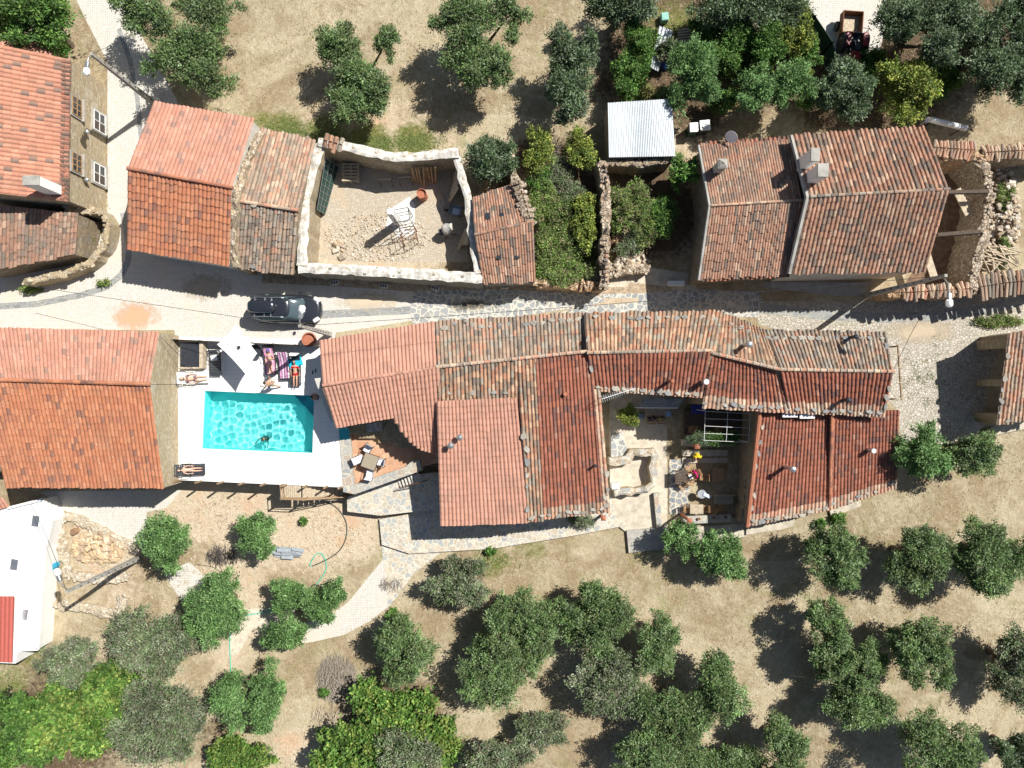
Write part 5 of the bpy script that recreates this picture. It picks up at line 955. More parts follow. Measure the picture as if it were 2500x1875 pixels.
        if kind == 'shirt': shell('shirt', lambda p: (dseg(p, J['pelvis'], J['chest']) < .24 * sc and (p - J['neck']).dot(up) < -.01 or min(dseg(p, J['chest'].lerp(J['neck'], .45) + side * .17, J['el']), dseg(p, J['chest'].lerp(J['neck'], .45) - side * .17, J['er'])) < .09 * sc) and (p - J['pelvis']).dot(up) > -.08, col, .016)
        if kind == 'trousers': shell('trousers', lambda p: (p - J['pelvis']).dot(up) < .05 * sc and min(dseg(p, J['kl'], J['fl']), dseg(p, J['kr'], J['fr']), dseg(p, J['pelvis'], J['kl']), dseg(p, J['pelvis'], J['kr'])) < .15 * sc, col, .014)
    face = Vector(J.get('face', (0, 0, 1))).normalized(); hc = hd + hu * .05 * sc
    shell('hair', lambda p: (p - hd).dot(hu) > -.02 * sc - (hairlen if (p - hc).dot(face) < 0 else 0) and (p - hc).length < .2 * sc and ((p - hc).dot(face) < .02 * sc or (p - hc).dot(hu) > .085 * sc), hair, .014)
    if hat: shell('hat', lambda p: (p - hc).length < .2 * sc and (p - hc).dot(hu) > -.02 and (p - hc).dot(face) < .055, hat, .028)
    sd_ = hu.cross(face).normalized(); mb = MB(); mb.col = tuple(np.array(skin) * .95)
    for s_ in (-1, 1): mb.lathe(hc + sd_ * .078 * s_ * sc - hu * .01, [(.006, -.02), (.012, 0), (.006, .02)], 6)
    mb.lathe(hc + face * .082 * sc - hu * .02, [(.01, -.02), (.014, 0), (.004, .02)], 6); part(body, 'nose_and_ears', mb, M['skin'])
    return root
LIE = dict(pelvis=(0, -.10, .46), chest=(0, .30, .55), neck=(0, .50, .66), head=(0, .62, .74), el=(.30, .12, .47), er=(-.30, .12, .47), hl=(.27, -.14, .48), hr=(-.27, -.14, .48), kl=(.10, -.52, .48), kr=(-.10, -.52, .48), fl=(.09, -.90, .43), fr=(-.09, -.90, .43), toe=(0, -.4, 1), face=(0, -.3, 1), side=(1, 0, 0))
# ---------------------------------------------------------------- sun loungers
def lounger(col, mt='attr'):
    t = thing('sun_lounger', '-', 'sun lounger'); mb = MB(); mb.col = col
    for s in (-1, 1): mb.tube([(s * .33, -.92, .30), (s * .33, .35, .30)], .03, 6); mb.tube([(s * .33, .35, .30), (s * .34, .88, .62)], .03, 6); mb.tube([(s * .37, -.1, .30), (s * .39, 0, .52), (s * .39, .38, .54), (s * .37, .45, .36)], .022, 6)
    mb.tube([(-.33, -.92, .30), (.33, -.92, .30)], .03, 6); mb.tube([(-.34, .88, .62), (.34, .88, .62)], .03, 6); part(t, 'frame', mb, M[mt])
    mb = MB(); mb.col = col
    for k in range(12): mb.box((0, -.84 + k * .1, .315), (.62, .075, .02))
    part(t, 'seat', mb, M[mt])
    mb = MB(); mb.col = col
    for k in range(5): mb.box((0, .42 + k * .1, .37 + k * .058), (.62, .075, .02), 0, .52)
    part(t, 'backrest', mb, M[mt])
    for x, y in ((-.3, -.8), (.3, -.8), (-.3, .5), (.3, .5)): mb = MB(); mb.col = col; mb.tube([(x, y, .3), (x * 1.05, y, 0)], [.025, .02], 6); part(t, 'leg', mb, M[mt])
    return t
lg = lounger((.035, .04, .05)); GL = 'sun loungers around the pool'
LS = [(524.5, 880, .02, 'empty dark lounger with a white cloth, beside the dark-topped box'), (659, 878, .06, 'dark lounger carrying a woman in a blue hat on a pink towel'), (694, 890, .05, 'dark lounger with a striped purple towel, between two sunbathers'), (720, 905, .0, 'dark lounger with a turquoise towel carrying a woman in a red bikini'), (463, 1147, R(92), 'dark lounger in the lower left corner of the deck with a sunbather')]
for i, (x, y, r_, lab) in enumerate(LS):
    p = W(x, y, .35); place(lg, i, (p.x, p.y, .004), r_, lab, GL)
wl = lounger((.78, .78, .76)); p = W(472, 922, .35); place(wl, 0, (p.x, p.y, .004), R(92), 'white lounger against the stone gable with a dark-haired sunbather', GL)
def towel(px, py, rz, cols, w, L, z, label, rx=0.0):
    p = W(px, py, z); mb = MB(); rg = rnd(int(px)); n = 14
    nx, ny = n + 1, 8; V = [];
    for j in range(ny):
        for i in range(nx): V.append(((j / (ny - 1) - .5) * w, (i / n - .5) * L, .012 * math.sin(i * 1.3 + j) + max(0, (i / n - .62)) * L * rx))
    for i in range(n):
        for j in range(ny - 1):
            mb.col = cols[(j) % len(cols)]; a = j * nx + i; b_ = len(mb.v)
            mb.add([V[a], V[a + nx], V[a + nx + 1], V[a + 1]], [(0, 1, 2, 3)])
    o = solo('towel', mb, M['cloth'], label, 'towel'); o.location = p; o.rotation_euler = (0, 0, rz); s = o.modifiers.new('thickness', 'SOLIDIFY'); s.thickness = .012
towel(659, 882, .06, [(.62, .25, .42), (.7, .45, .55)], .56, 1.55, .35, 'pink towel under the woman in the blue hat', .58)
towel(694, 892, .05, [(.55, .3, .45), (.35, .15, .3), (.7, .6, .65), (.25, .1, .2)], .58, 1.6, .35, 'striped purple towel spread on the middle lounger', .58)
towel(721, 884, .3, [(.02, .45, .62)], .85, .62, .50, 'bright turquoise towel behind the head of the woman in red')
towel(522, 874, .2, [(.75, .75, .75)], .4, .35, .36, 'small crumpled white towel on the empty dark lounger')
p = W(659, 880, .4); person('woman sunbathing in a pink bikini and blue hat, knees slightly bent', (p.x, p.y, -.02), .06, dict(LIE, kl=(.14, -.45, .60), kr=(-.08, -.52, .48), hl=(.12, .1, .6)), wear=[('bikini', (.75, .35, .5))], hat=(.04, .10, .5), sc=.93)
p = W(721, 908, .4); person('woman in a red bikini lying on her back with straight legs', (p.x, p.y, -.02), .0, LIE, wear=[('bikini', (.6, .01, .03))], sc=.95, skin=(.55, .31, .2))
p = W(471, 924, .4); person('dark-haired person lying on the white lounger with one knee bent', (p.x, p.y, -.02), R(92), dict(LIE, kr=(-.16, -.42, .62)), wear=[('bikini', (.1, .06, .1))], sc=.93, hairlen=.16)
p = W(462, 1147, .4); person('slim person lying flat on the lounger in the lower left deck corner', (p.x, p.y, -.02), R(92), LIE, wear=[('bikini', (.5, .35, .3))], sc=.86, skin=(.66, .42, .31))
p = W(676, 937, 0); WALK = dict(pelvis=(0, 0, .92), chest=(0, .10, 1.28), neck=(0, .16, 1.46), head=(0, .24, 1.56), el=(.32, .05, 1.15), er=(-.30, .28, 1.2), hl=(.36, .25, .98), hr=(-.30, .50, 1.15), kl=(.10, .18, .50), kr=(-.10, -.02, .50), fl=(.10, .12, .08), fr=(-.10, -.34, .12), toe=(0, 1, -.2), face=(0, 1, .1), side=(1, 0, 0))
person('shirtless man walking across the white deck with arms forward', (p.x, p.y, 0), R(75), WALK, wear=[('shorts', (.55, .45, .32))], skin=(.50, .29, .18), hairlen=.02)
SIT = dict(pelvis=(0, 0, .12), chest=(0, .10, .48), neck=(0, .17, .64), head=(0, .24, .72), el=(.27, .18, .34), er=(-.27, .18, .34), hl=(.16, .36, .22), hr=(-.16, .36, .22), kl=(.13, .42, .16), kr=(-.13, .42, .16), fl=(.12, .48, -.22), fr=(-.12, .48, -.22), toe=(0, 1, -.2), face=(0, .8, -.4), side=(1, 0, 0))
p = W(776, 970, 0); person('child sitting on the pool corner with feet on the blue steps', (p.x, p.y, 0), R(80), SIT, wear=[('shorts', (.03, .04, .12))], sc=.85, skin=(.42, .24, .15), hairlen=.02)
p = W(642, 1072, 0); person('swimmer with dark hair in the middle of the pool', (p.x, p.y, -.64), R(160), dict(pelvis=(0, -.06, .02), chest=(0, 0, .38), neck=(0, .03, .55), head=(0, .06, .65), el=(.30, .10, .34), er=(-.30, .10, .34), hl=(.38, .34, .42), hr=(-.38, .34, .42), kl=(.1, .08, -.38), kr=(-.1, .08, -.38), fl=(.1, -.1, -.74), fr=(-.1, -.1, -.74), toe=(0, .5, -.6), face=(0, 1, .2), side=(1, 0, 0)), wear=[('shorts', (.03, .03, .05))], hairlen=.02)
# parasol: white four-pointed sail canopy
p = W(586, 848, 2.45); t = thing('parasol', 'large white four-pointed parasol with its dark shadow beside the empty lounger', 'parasol', (p.x, p.y, 0)); mb = MB(); mb.tube([p.xy.to_3d(), Vector((p.x, p.y, 2.6))], .035, 10); part(t, 'pole', mb, M['steel'], True)
mb = MB(); mb.lathe((p.x, p.y, 0), [(.32, 0), (.32, .06), (.06, .1), (.05, .3)], 20); part(t, 'base', mb, M['black'], True)
cor = [W(577, 790, 2.42), W(530, 841, 2.42), W(600, 914, 2.42), W(628, 863, 2.42)]; top = Vector((p.x, p.y, 2.56)); mb = MB(); mb.col = (.82, .81, .78); n = 10
for i in range(4):
    a, b_ = cor[i], cor[(i + 1) % 4]; mid = (a + b_) / 2 + ((top - (a + b_) / 2) * Vector((1, 1, 0))) * .13; ed = [a * (1 - s) ** 2 + mid * 2 * s * (1 - s) + b_ * s * s for s in [k / n for k in range(n + 1)]]; rows = []
    for r_ in range(6): q = r_ / 5; rows.append([top.lerp(e_, q) - Vector((0, 0, .05 * math.sin(q * 3.14))) for s, e_ in enumerate(ed)])
    o_ = len(mb.v)
    mb.add([v_ for r_ in rows for v_ in r_], [(r_ * (n + 1) + s, r_ * (n + 1) + s + 1, (r_ + 1) * (n + 1) + s + 1, (r_ + 1) * (n + 1) + s) for r_ in range(5) for s in range(n)])
part(t, 'canopy', mb, M['cloth'], True); mb = MB(); mb.lathe((p.x, p.y, 2.6), [(.09, 0), (.09, .04), (.03, .1)], 12); part(t, 'finial', mb, M['black'], True)
p = W(628, 862, .5); mb = MB(); mb.lathe((p.x, p.y, .5), [(.26, 0), (.26, .03)], 18); t = thing('side_table', 'small round dark table beside the white parasol', 'table', (p.x, p.y, 0)); part(t, 'tabletop', mb, M['black'], True); mb = MB(); mb.lathe((p.x, p.y, 0), [(.2, 0), (.2, .02), (.03, .04), (.03, .5)], 12); part(t, 'leg', mb, M['black'], True)
# boxed tub, fence, pots
p = W(465, 866, .5); t = thing('plunge_tub', 'square wooden-sided tub with a dark cover in the top left deck corner', 'tub', (p.x, p.y, 0)); mb = MB(); mb.box((p.x, p.y, .27), (1.15, 1.5, .54)); part(t, 'cover', mb, M['black'], True)
mb = MB()
for dx, dy, w, l in ((.7, 0, .22, 1.7), (0, -.82, 1.2, .1), (0, .82, 1.2, .1)): mb.box((p.x + dx, p.y + dy, .3), (w, l, .6))
part(t, 'side', mb, M['wood_pale'], True)
def fence(pts, z0, hgt, name, label, mt='wood_dark', step=1.2, boards=True, th=.05):
    P = [W(x, y, z0 + hgt * .5) for x, y in pts]; t = thing(name, label, 'fence', (P[0].x, P[0].y, z0)); mb = MB()
    for a, b_ in zip(P[:-1], P[1:]):
        d = b_ - a; an = math.atan2(d.y, d.x); c = (a + b_) / 2
        if boards: mb.box((c.x, c.y, z0 + hgt * .5), (d.length, th * .5, hgt * .9), an)
        else:
            for k in (.35, .65, .97): mb.box((c.x, c.y, z0 + hgt * k), (d.length, th, th), an)
    part(t, 'panel' if boards else 'rail', mb, M[mt], True)
    for a, b_ in zip(P[:-1], P[1:]):
        n = max(1, int((b_ - a).length / step))
        for k in range(n + 1): q = a.lerp(b_, k / n); mb = MB(); mb.box((q.x, q.y, z0 + hgt / 2), (.07, .07, hgt)); part(t, 'post', mb, M[mt], True)
    return t
fence([(424, 829), (562, 836)], 0, 1.0, 'wooden_fence', 'dark wooden fence between street and pool, left of the parasol')
fence([(620, 838), (776, 845)], 0, 1.0, 'wooden_fence', 'dark wooden fence between street and pool, behind the sunbathers')
mb = MB()
for k, x in enumerate((440, 492, 545, 596, 648, 700, 750, 800, 834)):
    a = W(x, 1171 + (x - 440) * .042, 0); m2 = MB(); m2.box((a.x, a.y - .02, .42), (.09, .09, .95)); solo('railing_post', m2, M['wood'], 'short wooden post standing on the lower edge of the white deck', 'post', 'wooden posts along the lower edge of the deck')
t = thing('wooden_staircase', 'wooden landing and stairs with railing descending from the pool deck', 'staircase', W(700, 1200, -2)); mb = MB(); a = W(709, 1196, -.1)
for k in range(10): q = W(686 + k * 5.2, 1200, -.1); mb.box((q.x, q.y, -.1), (.115, 1.0, .05))
part(t, 'landing', mb, M['wood_pale'], True)
for k in range(9): q = W(744 + k * 11, 1201 + k * .5, -.2 - k * .19); mb = MB(); mb.box((q.x, q.y, -.2 - k * .19), (.27, .95, .05)); part(t, 'step', mb, M['wood_pale'], True)
for yy in (0,):
    mb = MB(); pr = [W(684, 1186, .7), W(686, 1219, .7), W(740, 1221, .7), W(838, 1214, -.9)]
    for dz in (0, -.35, -.7): mb.tube([q + Vector((0, 0, dz)) for q in pr], .035, 6)
    part(t, 'railing', mb, M['wood'], True)
    for q, zb in ((pr[0], -.1), (pr[1], -2), (pr[2], -2), (pr[2].lerp(pr[3], .5), -2), (pr[3], -2)): mb = MB(); mb.box((q.x, q.y, (q.z + zb) / 2), (.09, .09, q.z - zb)); part(t, 'post', mb, M['wood'], True)
def pot(px, py, z, r, h, label, mt='terracotta', name='plant_pot', group=None):
    p = W(px, py, z + h); t = thing(name, label, 'pot', (p.x, p.y, z), 0, group); mb = MB(); mb.smooth = False; mb.lathe((0, 0, 0), [(r * .7, 0), (r, h * .9), (r * 1.08, h * .9), (r * 1.08, h), (r * .92, h), (r * .85, h * .75)], 20); part(t, 'body', mb, M[mt]); mb = MB(); mb.lathe((0, 0, h * .7), [(r * .85, 0), (r * .86, .03)], 16); part(t, 'soil', mb, M['shade_floor']); return t
pot(754, 829, .0, .42, .75, 'large red and white barrel-like pot beside the pool fence')
mb = MB()
for x, y, lab in ((767, 907, 'pair of black flip-flops in the shade by the pink roof, upper pair'), (794, 981, 'pair of black flip-flops beside the pink roof edge, lower pair')):
    p = W(x, y, .02); mb = MB()
    for s in (-1, 1): mb.prism([(p.x + s * .09 + .045 * math.cos(a) , p.y + s * .05 + .13 * math.sin(a)) for a in [k * .628 for k in range(10)]], .004, .03)
    solo('flip_flops', mb, M['black'], lab, 'flip-flops')
# terrace
M['terrace_tile'] = stones('terrace_tile', 2.6, [(.50, .27, .16), (.56, .32, .2), (.46, .26, .16), (.6, .37, .24)], (.52, .38, .27), .03, rand=.35, bmp=.006, var=.2)
slab('terrace', [(829, 1040), (1070, 1000), (1070, 1130), (1028, 1140), (864, 1196), (838, 1198)], -2.3, -.35, 'terrace_tile')
mb = MB()
for q in ([(827, 1051), (853, 1051), (856, 1075), (864, 1184), (838, 1201)], [(838, 1201), (864, 1184), (990, 1140), (1006, 1125), (1024, 1123), (1031, 1148), (866, 1207)]):
    P = [W(x, y, .05) for x, y in q]; mb.prism([(v_.x, v_.y) for v_ in P], -2.3, .05)
solo('terrace_parapet', mb, M['flag_big'], 'low stone parapet paved with grey slabs around the brown terrace', 'parapet')
M['mosaic'] = simple('turquoise_mosaic', (.05, .45, .5), .4, var=.3, sc=12)
slab('mosaic_shelf', [(828, 1045), (852, 1046), (853, 1072), (829, 1074)], -.4, .09, 'mosaic', kind=None, label='turquoise mosaic shelf at the corner of the terrace parapet', cat='shelf')
slab('stone_counter', [(893, 1034), (930, 1030), (934, 1050), (896, 1056)], -.35, .45, 'flag_big', kind=None, label='stone counter under the pink eave on the terrace', cat='counter')
def garden_chair(fr, seatc, w=.5):
    t = thing('garden_chair', '-', 'chair'); mb = MB()
    for s in (-1, 1): mb.tube([(s * w / 2, .26, 0), (s * w / 2, .24, .62), (s * w / 2, -.24, .64), (s * w / 2, -.34, .95)], .016, 6); mb.tube([(s * w / 2, -.24, .64), (s * w / 2, -.3, 0)], .016, 6)
    mb.tube([(-w / 2, -.34, .95), (w / 2, -.34, .95)], .016, 6); mb.tube([(-w / 2, .24, .42), (w / 2, .24, .42)], .016, 6); part(t, 'frame', mb, M[fr])
    mb = MB(); mb.col = seatc; mb.bbox((0, 0, .43), (w - .03, .5, .07), 0, .03); part(t, 'seat', mb, M['cloth']); mb = MB(); mb.col = seatc; mb.bbox((0, -.28, .72), (w - .03, .06, .5), 0, .02, rx=.2); part(t, 'backrest', mb, M['cloth']); return t
gc = garden_chair('iron', (.72, .72, .76)); GT = 'white cushioned chairs around the terrace table'
for i, (x, y, r_, lab) in enumerate(((898, 1096, R(-30) + math.pi, 'white chair with a blue stripe at the top of the terrace table'), (877, 1121, R(-65), 'white chair left of the terrace table'), (929, 1128, R(80), 'white chair with a dark cushion right of the terrace table'), (903, 1157, R(-10), 'white chair at the bottom of the terrace table'))):
    p = W(x, y, .1); place(gc, i, (p.x, p.y, -.346), r_, lab, GT)
p = W(903, 1127, .38); t = thing('garden_table', 'square glass table between four white chairs on the terrace', 'table', (p.x, p.y, -.35), R(-20)); mb = MB(); mb.col = (.32, .27, .2); mb.bbox((0, 0, .72), (.95, .95, .02), 0, .01); part(t, 'tabletop', mb, M['attr']); mb = MB()
for s in (-1, 1): mb.tube([(-.46, s * .46, .73), (.46, s * .46, .73)], .018, 6); mb.tube([(s * .46, -.46, .73), (s * .46, .46, .73)], .018, 6)
part(t, 'rim', mb, M['iron'])
for x in (-.42, .42):
    for y in (-.42, .42): mb = MB(); mb.tube([(x, y, .72), (x * .9, y * .9, 0)], .018, 6); part(t, 'leg', mb, M['iron'])
t = thing('metal_stair', 'steel steps with a rust-red handrail below the terrace parapet', 'staircase', W(995, 1170, -1.2))
for k in range(7): q = W(976 + k * 7.5, 1179 - k * 3, -1.1 + k * .11); mb = MB(); mb.box((q.x, q.y, q.z), (.12, .75, .04), R(18)); part(t, 'step', mb, M['coping'], True)
mb = MB(); mb.tube([W(974, 1191, -.4), W(1045, 1172, .3)], .03, 6); mb.tube([W(974, 1191, -.7), W(1045, 1172, 0)], .015, 6)
for k in range(6): q = W(974, 1191, -.4).lerp(W(1045, 1172, .3), k / 5); mb.tube([q, q - Vector((0, 0, .7))], .012, 5)
part(t, 'handrail', mb, M['rust'], True)
# ---------------------------------------------------------------- car
p = W(697, 754, .8); car = thing('parked_car', 'black people carrier with a roof box parked in the street above the pool', 'car', (p.x, p.y, .004), R(-1.5))
M['carpaint'] = simple('black_car_paint', (.02, .023, .03), .2, 0, var=.05, spec=.5, coat=1); M['carglass'] = simple('tinted_windscreen', (.06, .09, .10), .1, 0, var=.02, spec=.8); M['tyre'] = simple('tyre_rubber', (.03, .03, .03), .85)
def outl(x0, x1, w, n=28, e=.55): return [(((x0 + x1) / 2 + (x1 - x0) / 2 * math.copysign(abs(math.cos(t)) ** e, math.cos(t))), w * math.copysign(abs(math.sin(t)) ** e, math.sin(t))) for t in [k * 2 * math.pi / n for k in range(n)]]
def rings(mb, L):
    n = len(L[0][0]); vs = [(x, y, z if not callable(z) else z(x)) for poly, z in L for x, y in poly]; fs = [(r_ * n + k, r_ * n + (k + 1) % n, (r_ + 1) * n + (k + 1) % n, (r_ + 1) * n + k) for r_ in range(len(L) - 1) for k in range(n)]; mb.add(vs, fs + [tuple(range((len(L) - 1) * n, len(L) * n))])
hood = lambda x: .98 - max(0, x - 1.0) * .20
mb = MB(); mb.smooth = True; rings(mb, [(outl(-2.15, 2.15, .85), .22), (outl(-2.2, 2.2, .88), .5), (outl(-2.18, 2.15, .87), lambda x: min(.82, hood(x) - .08)), (outl(-2.12, 2.05, .80), lambda x: hood(x) - .02), (outl(-2.05, 1.95, .7), hood)]); part(car, 'body', mb, M['carpaint'])
mb = MB(); mb.smooth = True; rings(mb, [(outl(-2.08, 1.22, .79, e=.4), .9), (outl(-1.95, .38, .64, e=.4), 1.50)]); gl = part(car, 'window', mb, M['carglass'])
mb = MB(); mb.smooth = True; rings(mb, [(outl(-1.97, .47, .67), 1.49), (outl(-1.9, .40, .63), 1.56), (outl(-1.7, .2, .5), 1.60)]); part(car, 'roof', mb, M['carpaint'])
for s in (-1, 1):
    mb = MB(); mb.tube([(.36, s * .60, 1.53), (1.02, s * .72, 1.0)], .035, 6); part(car, 'pillar', mb, M['carpaint'])
    mb = MB(); mb.tube([(-1.75, s * .58, 1.60), (-1.6, s * .58, 1.66), (.0, s * .58, 1.66), (.15, s * .58, 1.60)], .018, 6); part(car, 'roof_rail', mb, M['steel'])
    mb = MB(); mb.bbox((.95, s * .98, 1.02), (.14, .22, .16), 0, .05); part(car, 'mirror', mb, M['carpaint'])
    mb = MB(); mb.bbox((1.90, s * .62, .80), (.42, .24, .12), -s * .55, .05); part(car, 'headlight', mb, M['white'])
    for x in (-1.35, 1.35):
        mb = MB(); mb.lathe((x, s * .78, .31), [(.2, -.1), (.31, -.09), (.31, .09), (.2, .1)], 20, Matrix.Rotation(math.pi / 2, 3, 'X')); w_ = part(car, 'wheel', mb, M['tyre']); mb = MB(); mb.lathe((x, s * .80, .31), [(.19, -.09), (.19, .09)], 14, Matrix.Rotation(math.pi / 2, 3, 'X')); part(w_, 'rim', mb, M['steel'])
mb = MB(); mb.smooth = True; rings(mb, [(outl(-1.95, -.35, .36), 1.66), (outl(-2.0, -.3, .39), 1.8), (outl(-1.9, -.4, .34), 1.92), (outl(-1.7, -.6, .22), 1.95)]); part(car, 'roof_box', mb, M['carpaint'])
mb = MB()
for x in (-1.6, -1.0, -.6): mb.box((x, 0, 1.645), (.05, 1.15, .03))
part(car, 'crossbar', mb, M['steel'])
# ---------------------------------------------------------------- street lamps and wires
def lamp(base, ztop, arm, label, px=None, zg=0.0):
    b0 = W(*base, zg); t = thing('street_lamp', label, 'street lamp', b0); mb = MB(); w0, w1 = .14, .075
    vs = [(b0.x + sx * w, b0.y + sy * w, z) for z, w in ((zg - .3, w0), (ztop, w1)) for sx, sy in ((-1, -1), (1, -1), (1, 1), (-1, 1))]; mb.add(vs, [(3, 2, 1, 0), (4, 5, 6, 7), (0, 1, 5, 4), (1, 2, 6, 5), (2, 3, 7, 6), (3, 0, 4, 7)]); part(t, 'pole', mb, M['cement'], True)
    for k in range(9):
        z = zg + 1 + k * (ztop - zg - 1.5) / 9; mb = MB(); mb.box((b0.x, b0.y, z), (.31 - .016 * k, .07, .12)); part(t, 'pole_hole', mb, M['black'], True)
    e = W(*arm, ztop + .2); mb = MB(); a = Vector((b0.x, b0.y, ztop - .3)); mb.tube([a, a.lerp(e, .4) + Vector((0, 0, .25)), e], .035, 8); part(t, 'arm', mb, M['steel'], True)
    d = (e - a); d.z = 0; d.normalize(); mb = MB(); an = math.atan2(d.y, d.x); mb.bbox(e - d * .05, (.35, .2, .16), an, .04); hd_ = part(t, 'lamp_housing', mb, M['steel'], True); mb = MB(); mb.bbox(e + d * .3, (.42, .34, .2), an, .1); part(hd_, 'lamp_bowl', mb, M['white'], True)
    return Vector((b0.x, b0.y, ztop))
L1 = lamp((384, 258), 7.0, (212, 160), 'street lamp on a perforated concrete pole between the stone house and the orange roof')
L2 = lamp((2112, 722), 8.3, (2318, 725), 'street lamp on a dark pole above the ruins at the right')
L3 = lamp((806, 816), 6.4, (734, 768), 'street lamp whose head hangs over the bonnet of the black car')
L4 = lamp((340, 1362), 5.6, (143, 1410), 'street lamp leaning over the white house at the lower left', zg=-2)
def wire(pts, label, sag=.5, r=.014):
    mb = MB()
    for a, b_ in zip(pts[:-1], pts[1:]): mb.tube([a.lerp(b_, k / 16) - Vector((0, 0, sag * 4 * (k / 16) * (1 - k / 16))) for k in range(17)], r, 5, False)
    solo('power_cable', mb, M['black'], label, 'cable')
wire([L2, L3], 'long overhead cable running above the street and the mottled roofs', 1.2); wire([L3, W(82, 700, 2.8)], 'overhead cable crossing the street from the car to the left edge', .4); wire([L2, W(2184, 900, 3.4)], 'thin cable crossing the cobbled square', .3); wire([L1, W(560, -40, 6)], 'thin cable from the left street lamp up into the field', .3, .01); wire([L4, W(75, 1230, 1.5)], 'cable from the lower left pole to the white house', .2); wire([W(388, 820, 2.8), W(470, 900, .7)], 'thin cable hanging from the big left roof to the pool', .1)
# ---------------------------------------------------------------- courtyard
M['yard_soil'] = stones('yard_soil', 9, [(.52, .46, .37), (.60, .54, .45), (.46, .39, .30), (.64, .58, .5)], (.50, .42, .31), .12, bmp=.02, patch=((.56, .42, .28), .5, .52, .7))
ZC = -1.8
mb = MB(); tp = MB(); rough_wall(mb, wpts([(1488, 1126), (1535, 1124), (1546, 1108), (1594, 1103), (1598, 1140), (1596, 1183), (1578, 1194), (1500, 1204)], -1.0), .5, -2.3, -1.0, 51, jz=.05, jw=.06, top=tp)
o = solo('courtyard_wall', mb, M['wall_ochre'], 'low stone wall with slab top wrapping a sunken pit in the courtyard', 'wall'); cp = bpy.data.objects.new('coping', tp.mesh('coping', M['flag_big'])); COL.objects.link(cp); cp.parent = o
slab('stone_slab', [(1492, 1060), (1520, 1055), (1530, 1090), (1528, 1115), (1492, 1118)], -1.9, -1.5, 'flag', kind=None, label='large grey slate slab against the left courtyard wall', cat='slab')
slab('stone_edge', [(1596, 1205), (1610, 1204), (1618, 1285), (1604, 1290)], -1.9, -1.45, 'flag_big', kind=None, label='narrow stone kerb below the sunken pit', cat='kerb')
slab('stone_trough', [(1494, 1182), (1512, 1180), (1513, 1193), (1495, 1195)], -1.85, -.8, 'white_paint', kind=None, label='white stone trough at the end of the pit wall', cat='trough')
def box_thing(name, px, py, z, size, rz, mt, label, cat, lid=None, col=None):
    p = W(px, py, z + size[2]); t = thing(name, label, cat, (p.x, p.y, z), rz); mb = MB(); mb.col = col or (1, 1, 1); mb.bbox((0, 0, size[2] / 2), size, 0, .03); part(t, 'body', mb, M[mt])
    if lid: mb = MB(); mb.bbox((0, 0, size[2] + .02), (size[0] * 1.06, size[1] * 1.06, .06), 0, .02); part(t, 'lid', mb, M[lid])
    return t
slab('wooden_platform', [(1673, 1000), (1840, 1004), (1836, 1066), (1672, 1060)], -1.9, -1.35, 'wood_dark', kind=None, label='dark wooden platform in the shade under the long eave', cat='platform')
def hw(name, cx, cy, L, w, hgt, z0, label, mt, cat, rz=0): p = W(cx, cy, z0 + hgt); mb = MB(); mb.bbox((0, 0, hgt / 2), (L, w, hgt), 0, .02); o = solo(name, mb, M[mt], label, cat); o.location = (p.x, p.y, z0); o.rotation_euler = (0, 0, rz); return o
hw('blue_mat', 1707, 999, .95, .6, .12, -1.33, 'blue mattress on the dark platform under the eave', 'darkblue', 'mattress').data.materials[0] = simple('blue_fabric', (.05, .05, .28), .9)
hw('planter', 1732, 1081, 3.5, .45, .55, -1.85, 'pale wall planter below the steel frame', 'verge', 'planter'); hw('stone_step', 1722, 1106, 2.9, .42, .45, -1.85, 'upper cream step in front of the planter', 'cream_paving', 'step'); hw('stone_step', 1722, 1124, 3.0, .35, .22, -1.85, 'lower cream step in front of the planter', 'cream_paving', 'step')
t = thing('steel_pergola', 'thin white steel grid frame above the courtyard planter', 'pergola', W(1775, 1040, -1.3)); mb = MB(); zf = .9
for a, b_ in (((1722, 1003), (1719, 1075)), ((1777, 1005), (1773, 1077)), ((1832, 1010), (1828, 1080)), ((1719, 1075), (1828, 1080)), ((1720, 1058), (1829, 1062)), ((1721, 1040), (1830, 1045)), ((1722, 1022), (1831, 1026)), ((1722, 1004), (1832, 1010))): mb.tube([W(*a, zf), W(*b_, zf)], .014, 6)
part(t, 'grid', mb, M['white'], True)
for a in ((1722, 1003), (1719, 1075), (1828, 1080)): q = W(*a, zf); mb = MB(); mb.tube([q, (q.x, q.y, -1.8)], .025, 6); part(t, 'post', mb, M['white'], True)
t = thing('folding_screen', 'white rail with grey awning over the shaded courtyard table', 'awning', W(1600, 990, -1.8)); mb = MB(); mb.tube([W(1549, 995, .4), W(1655, 996, .4)], .03, 6); part(t, 'rail', mb, M['white'], True); mb = MB(); a = [W(1572, 972, .5), W(1672, 974, .5), W(1655, 995, .4), W(1560, 994, .4)]; mb.prism([(q.x, q.y) for q in a], .38, .41); part(t, 'canopy', mb, M['slate_strip'], True)
for x in (1551, 1653): q = W(x, 995, .4); mb = MB(); mb.tube([q, (q.x, q.y, ZC)], .025, 6); part(t, 'post', mb, M['white'], True)
def table(px, py, rz, L, w, label, mt='wood_teak', z=ZC, hgt=.74, group=None):
    p = W(px, py, z + hgt); t = thing('garden_table', label, 'table', (p.x, p.y, z), rz, group); mb = MB(); n = 6
    for k in range(n): mb.box((0, (k + .5) * w / n - w / 2, hgt), (L, w / n * .88, .03))
    part(t, 'tabletop', mb, M[mt])
    for x in (-1, 1):
        for y in (-1, 1): mb = MB(); mb.box((x * L * .42, y * w * .38, hgt / 2), (.05, .05, hgt)); part(t, 'leg', mb, M[mt])
    return t
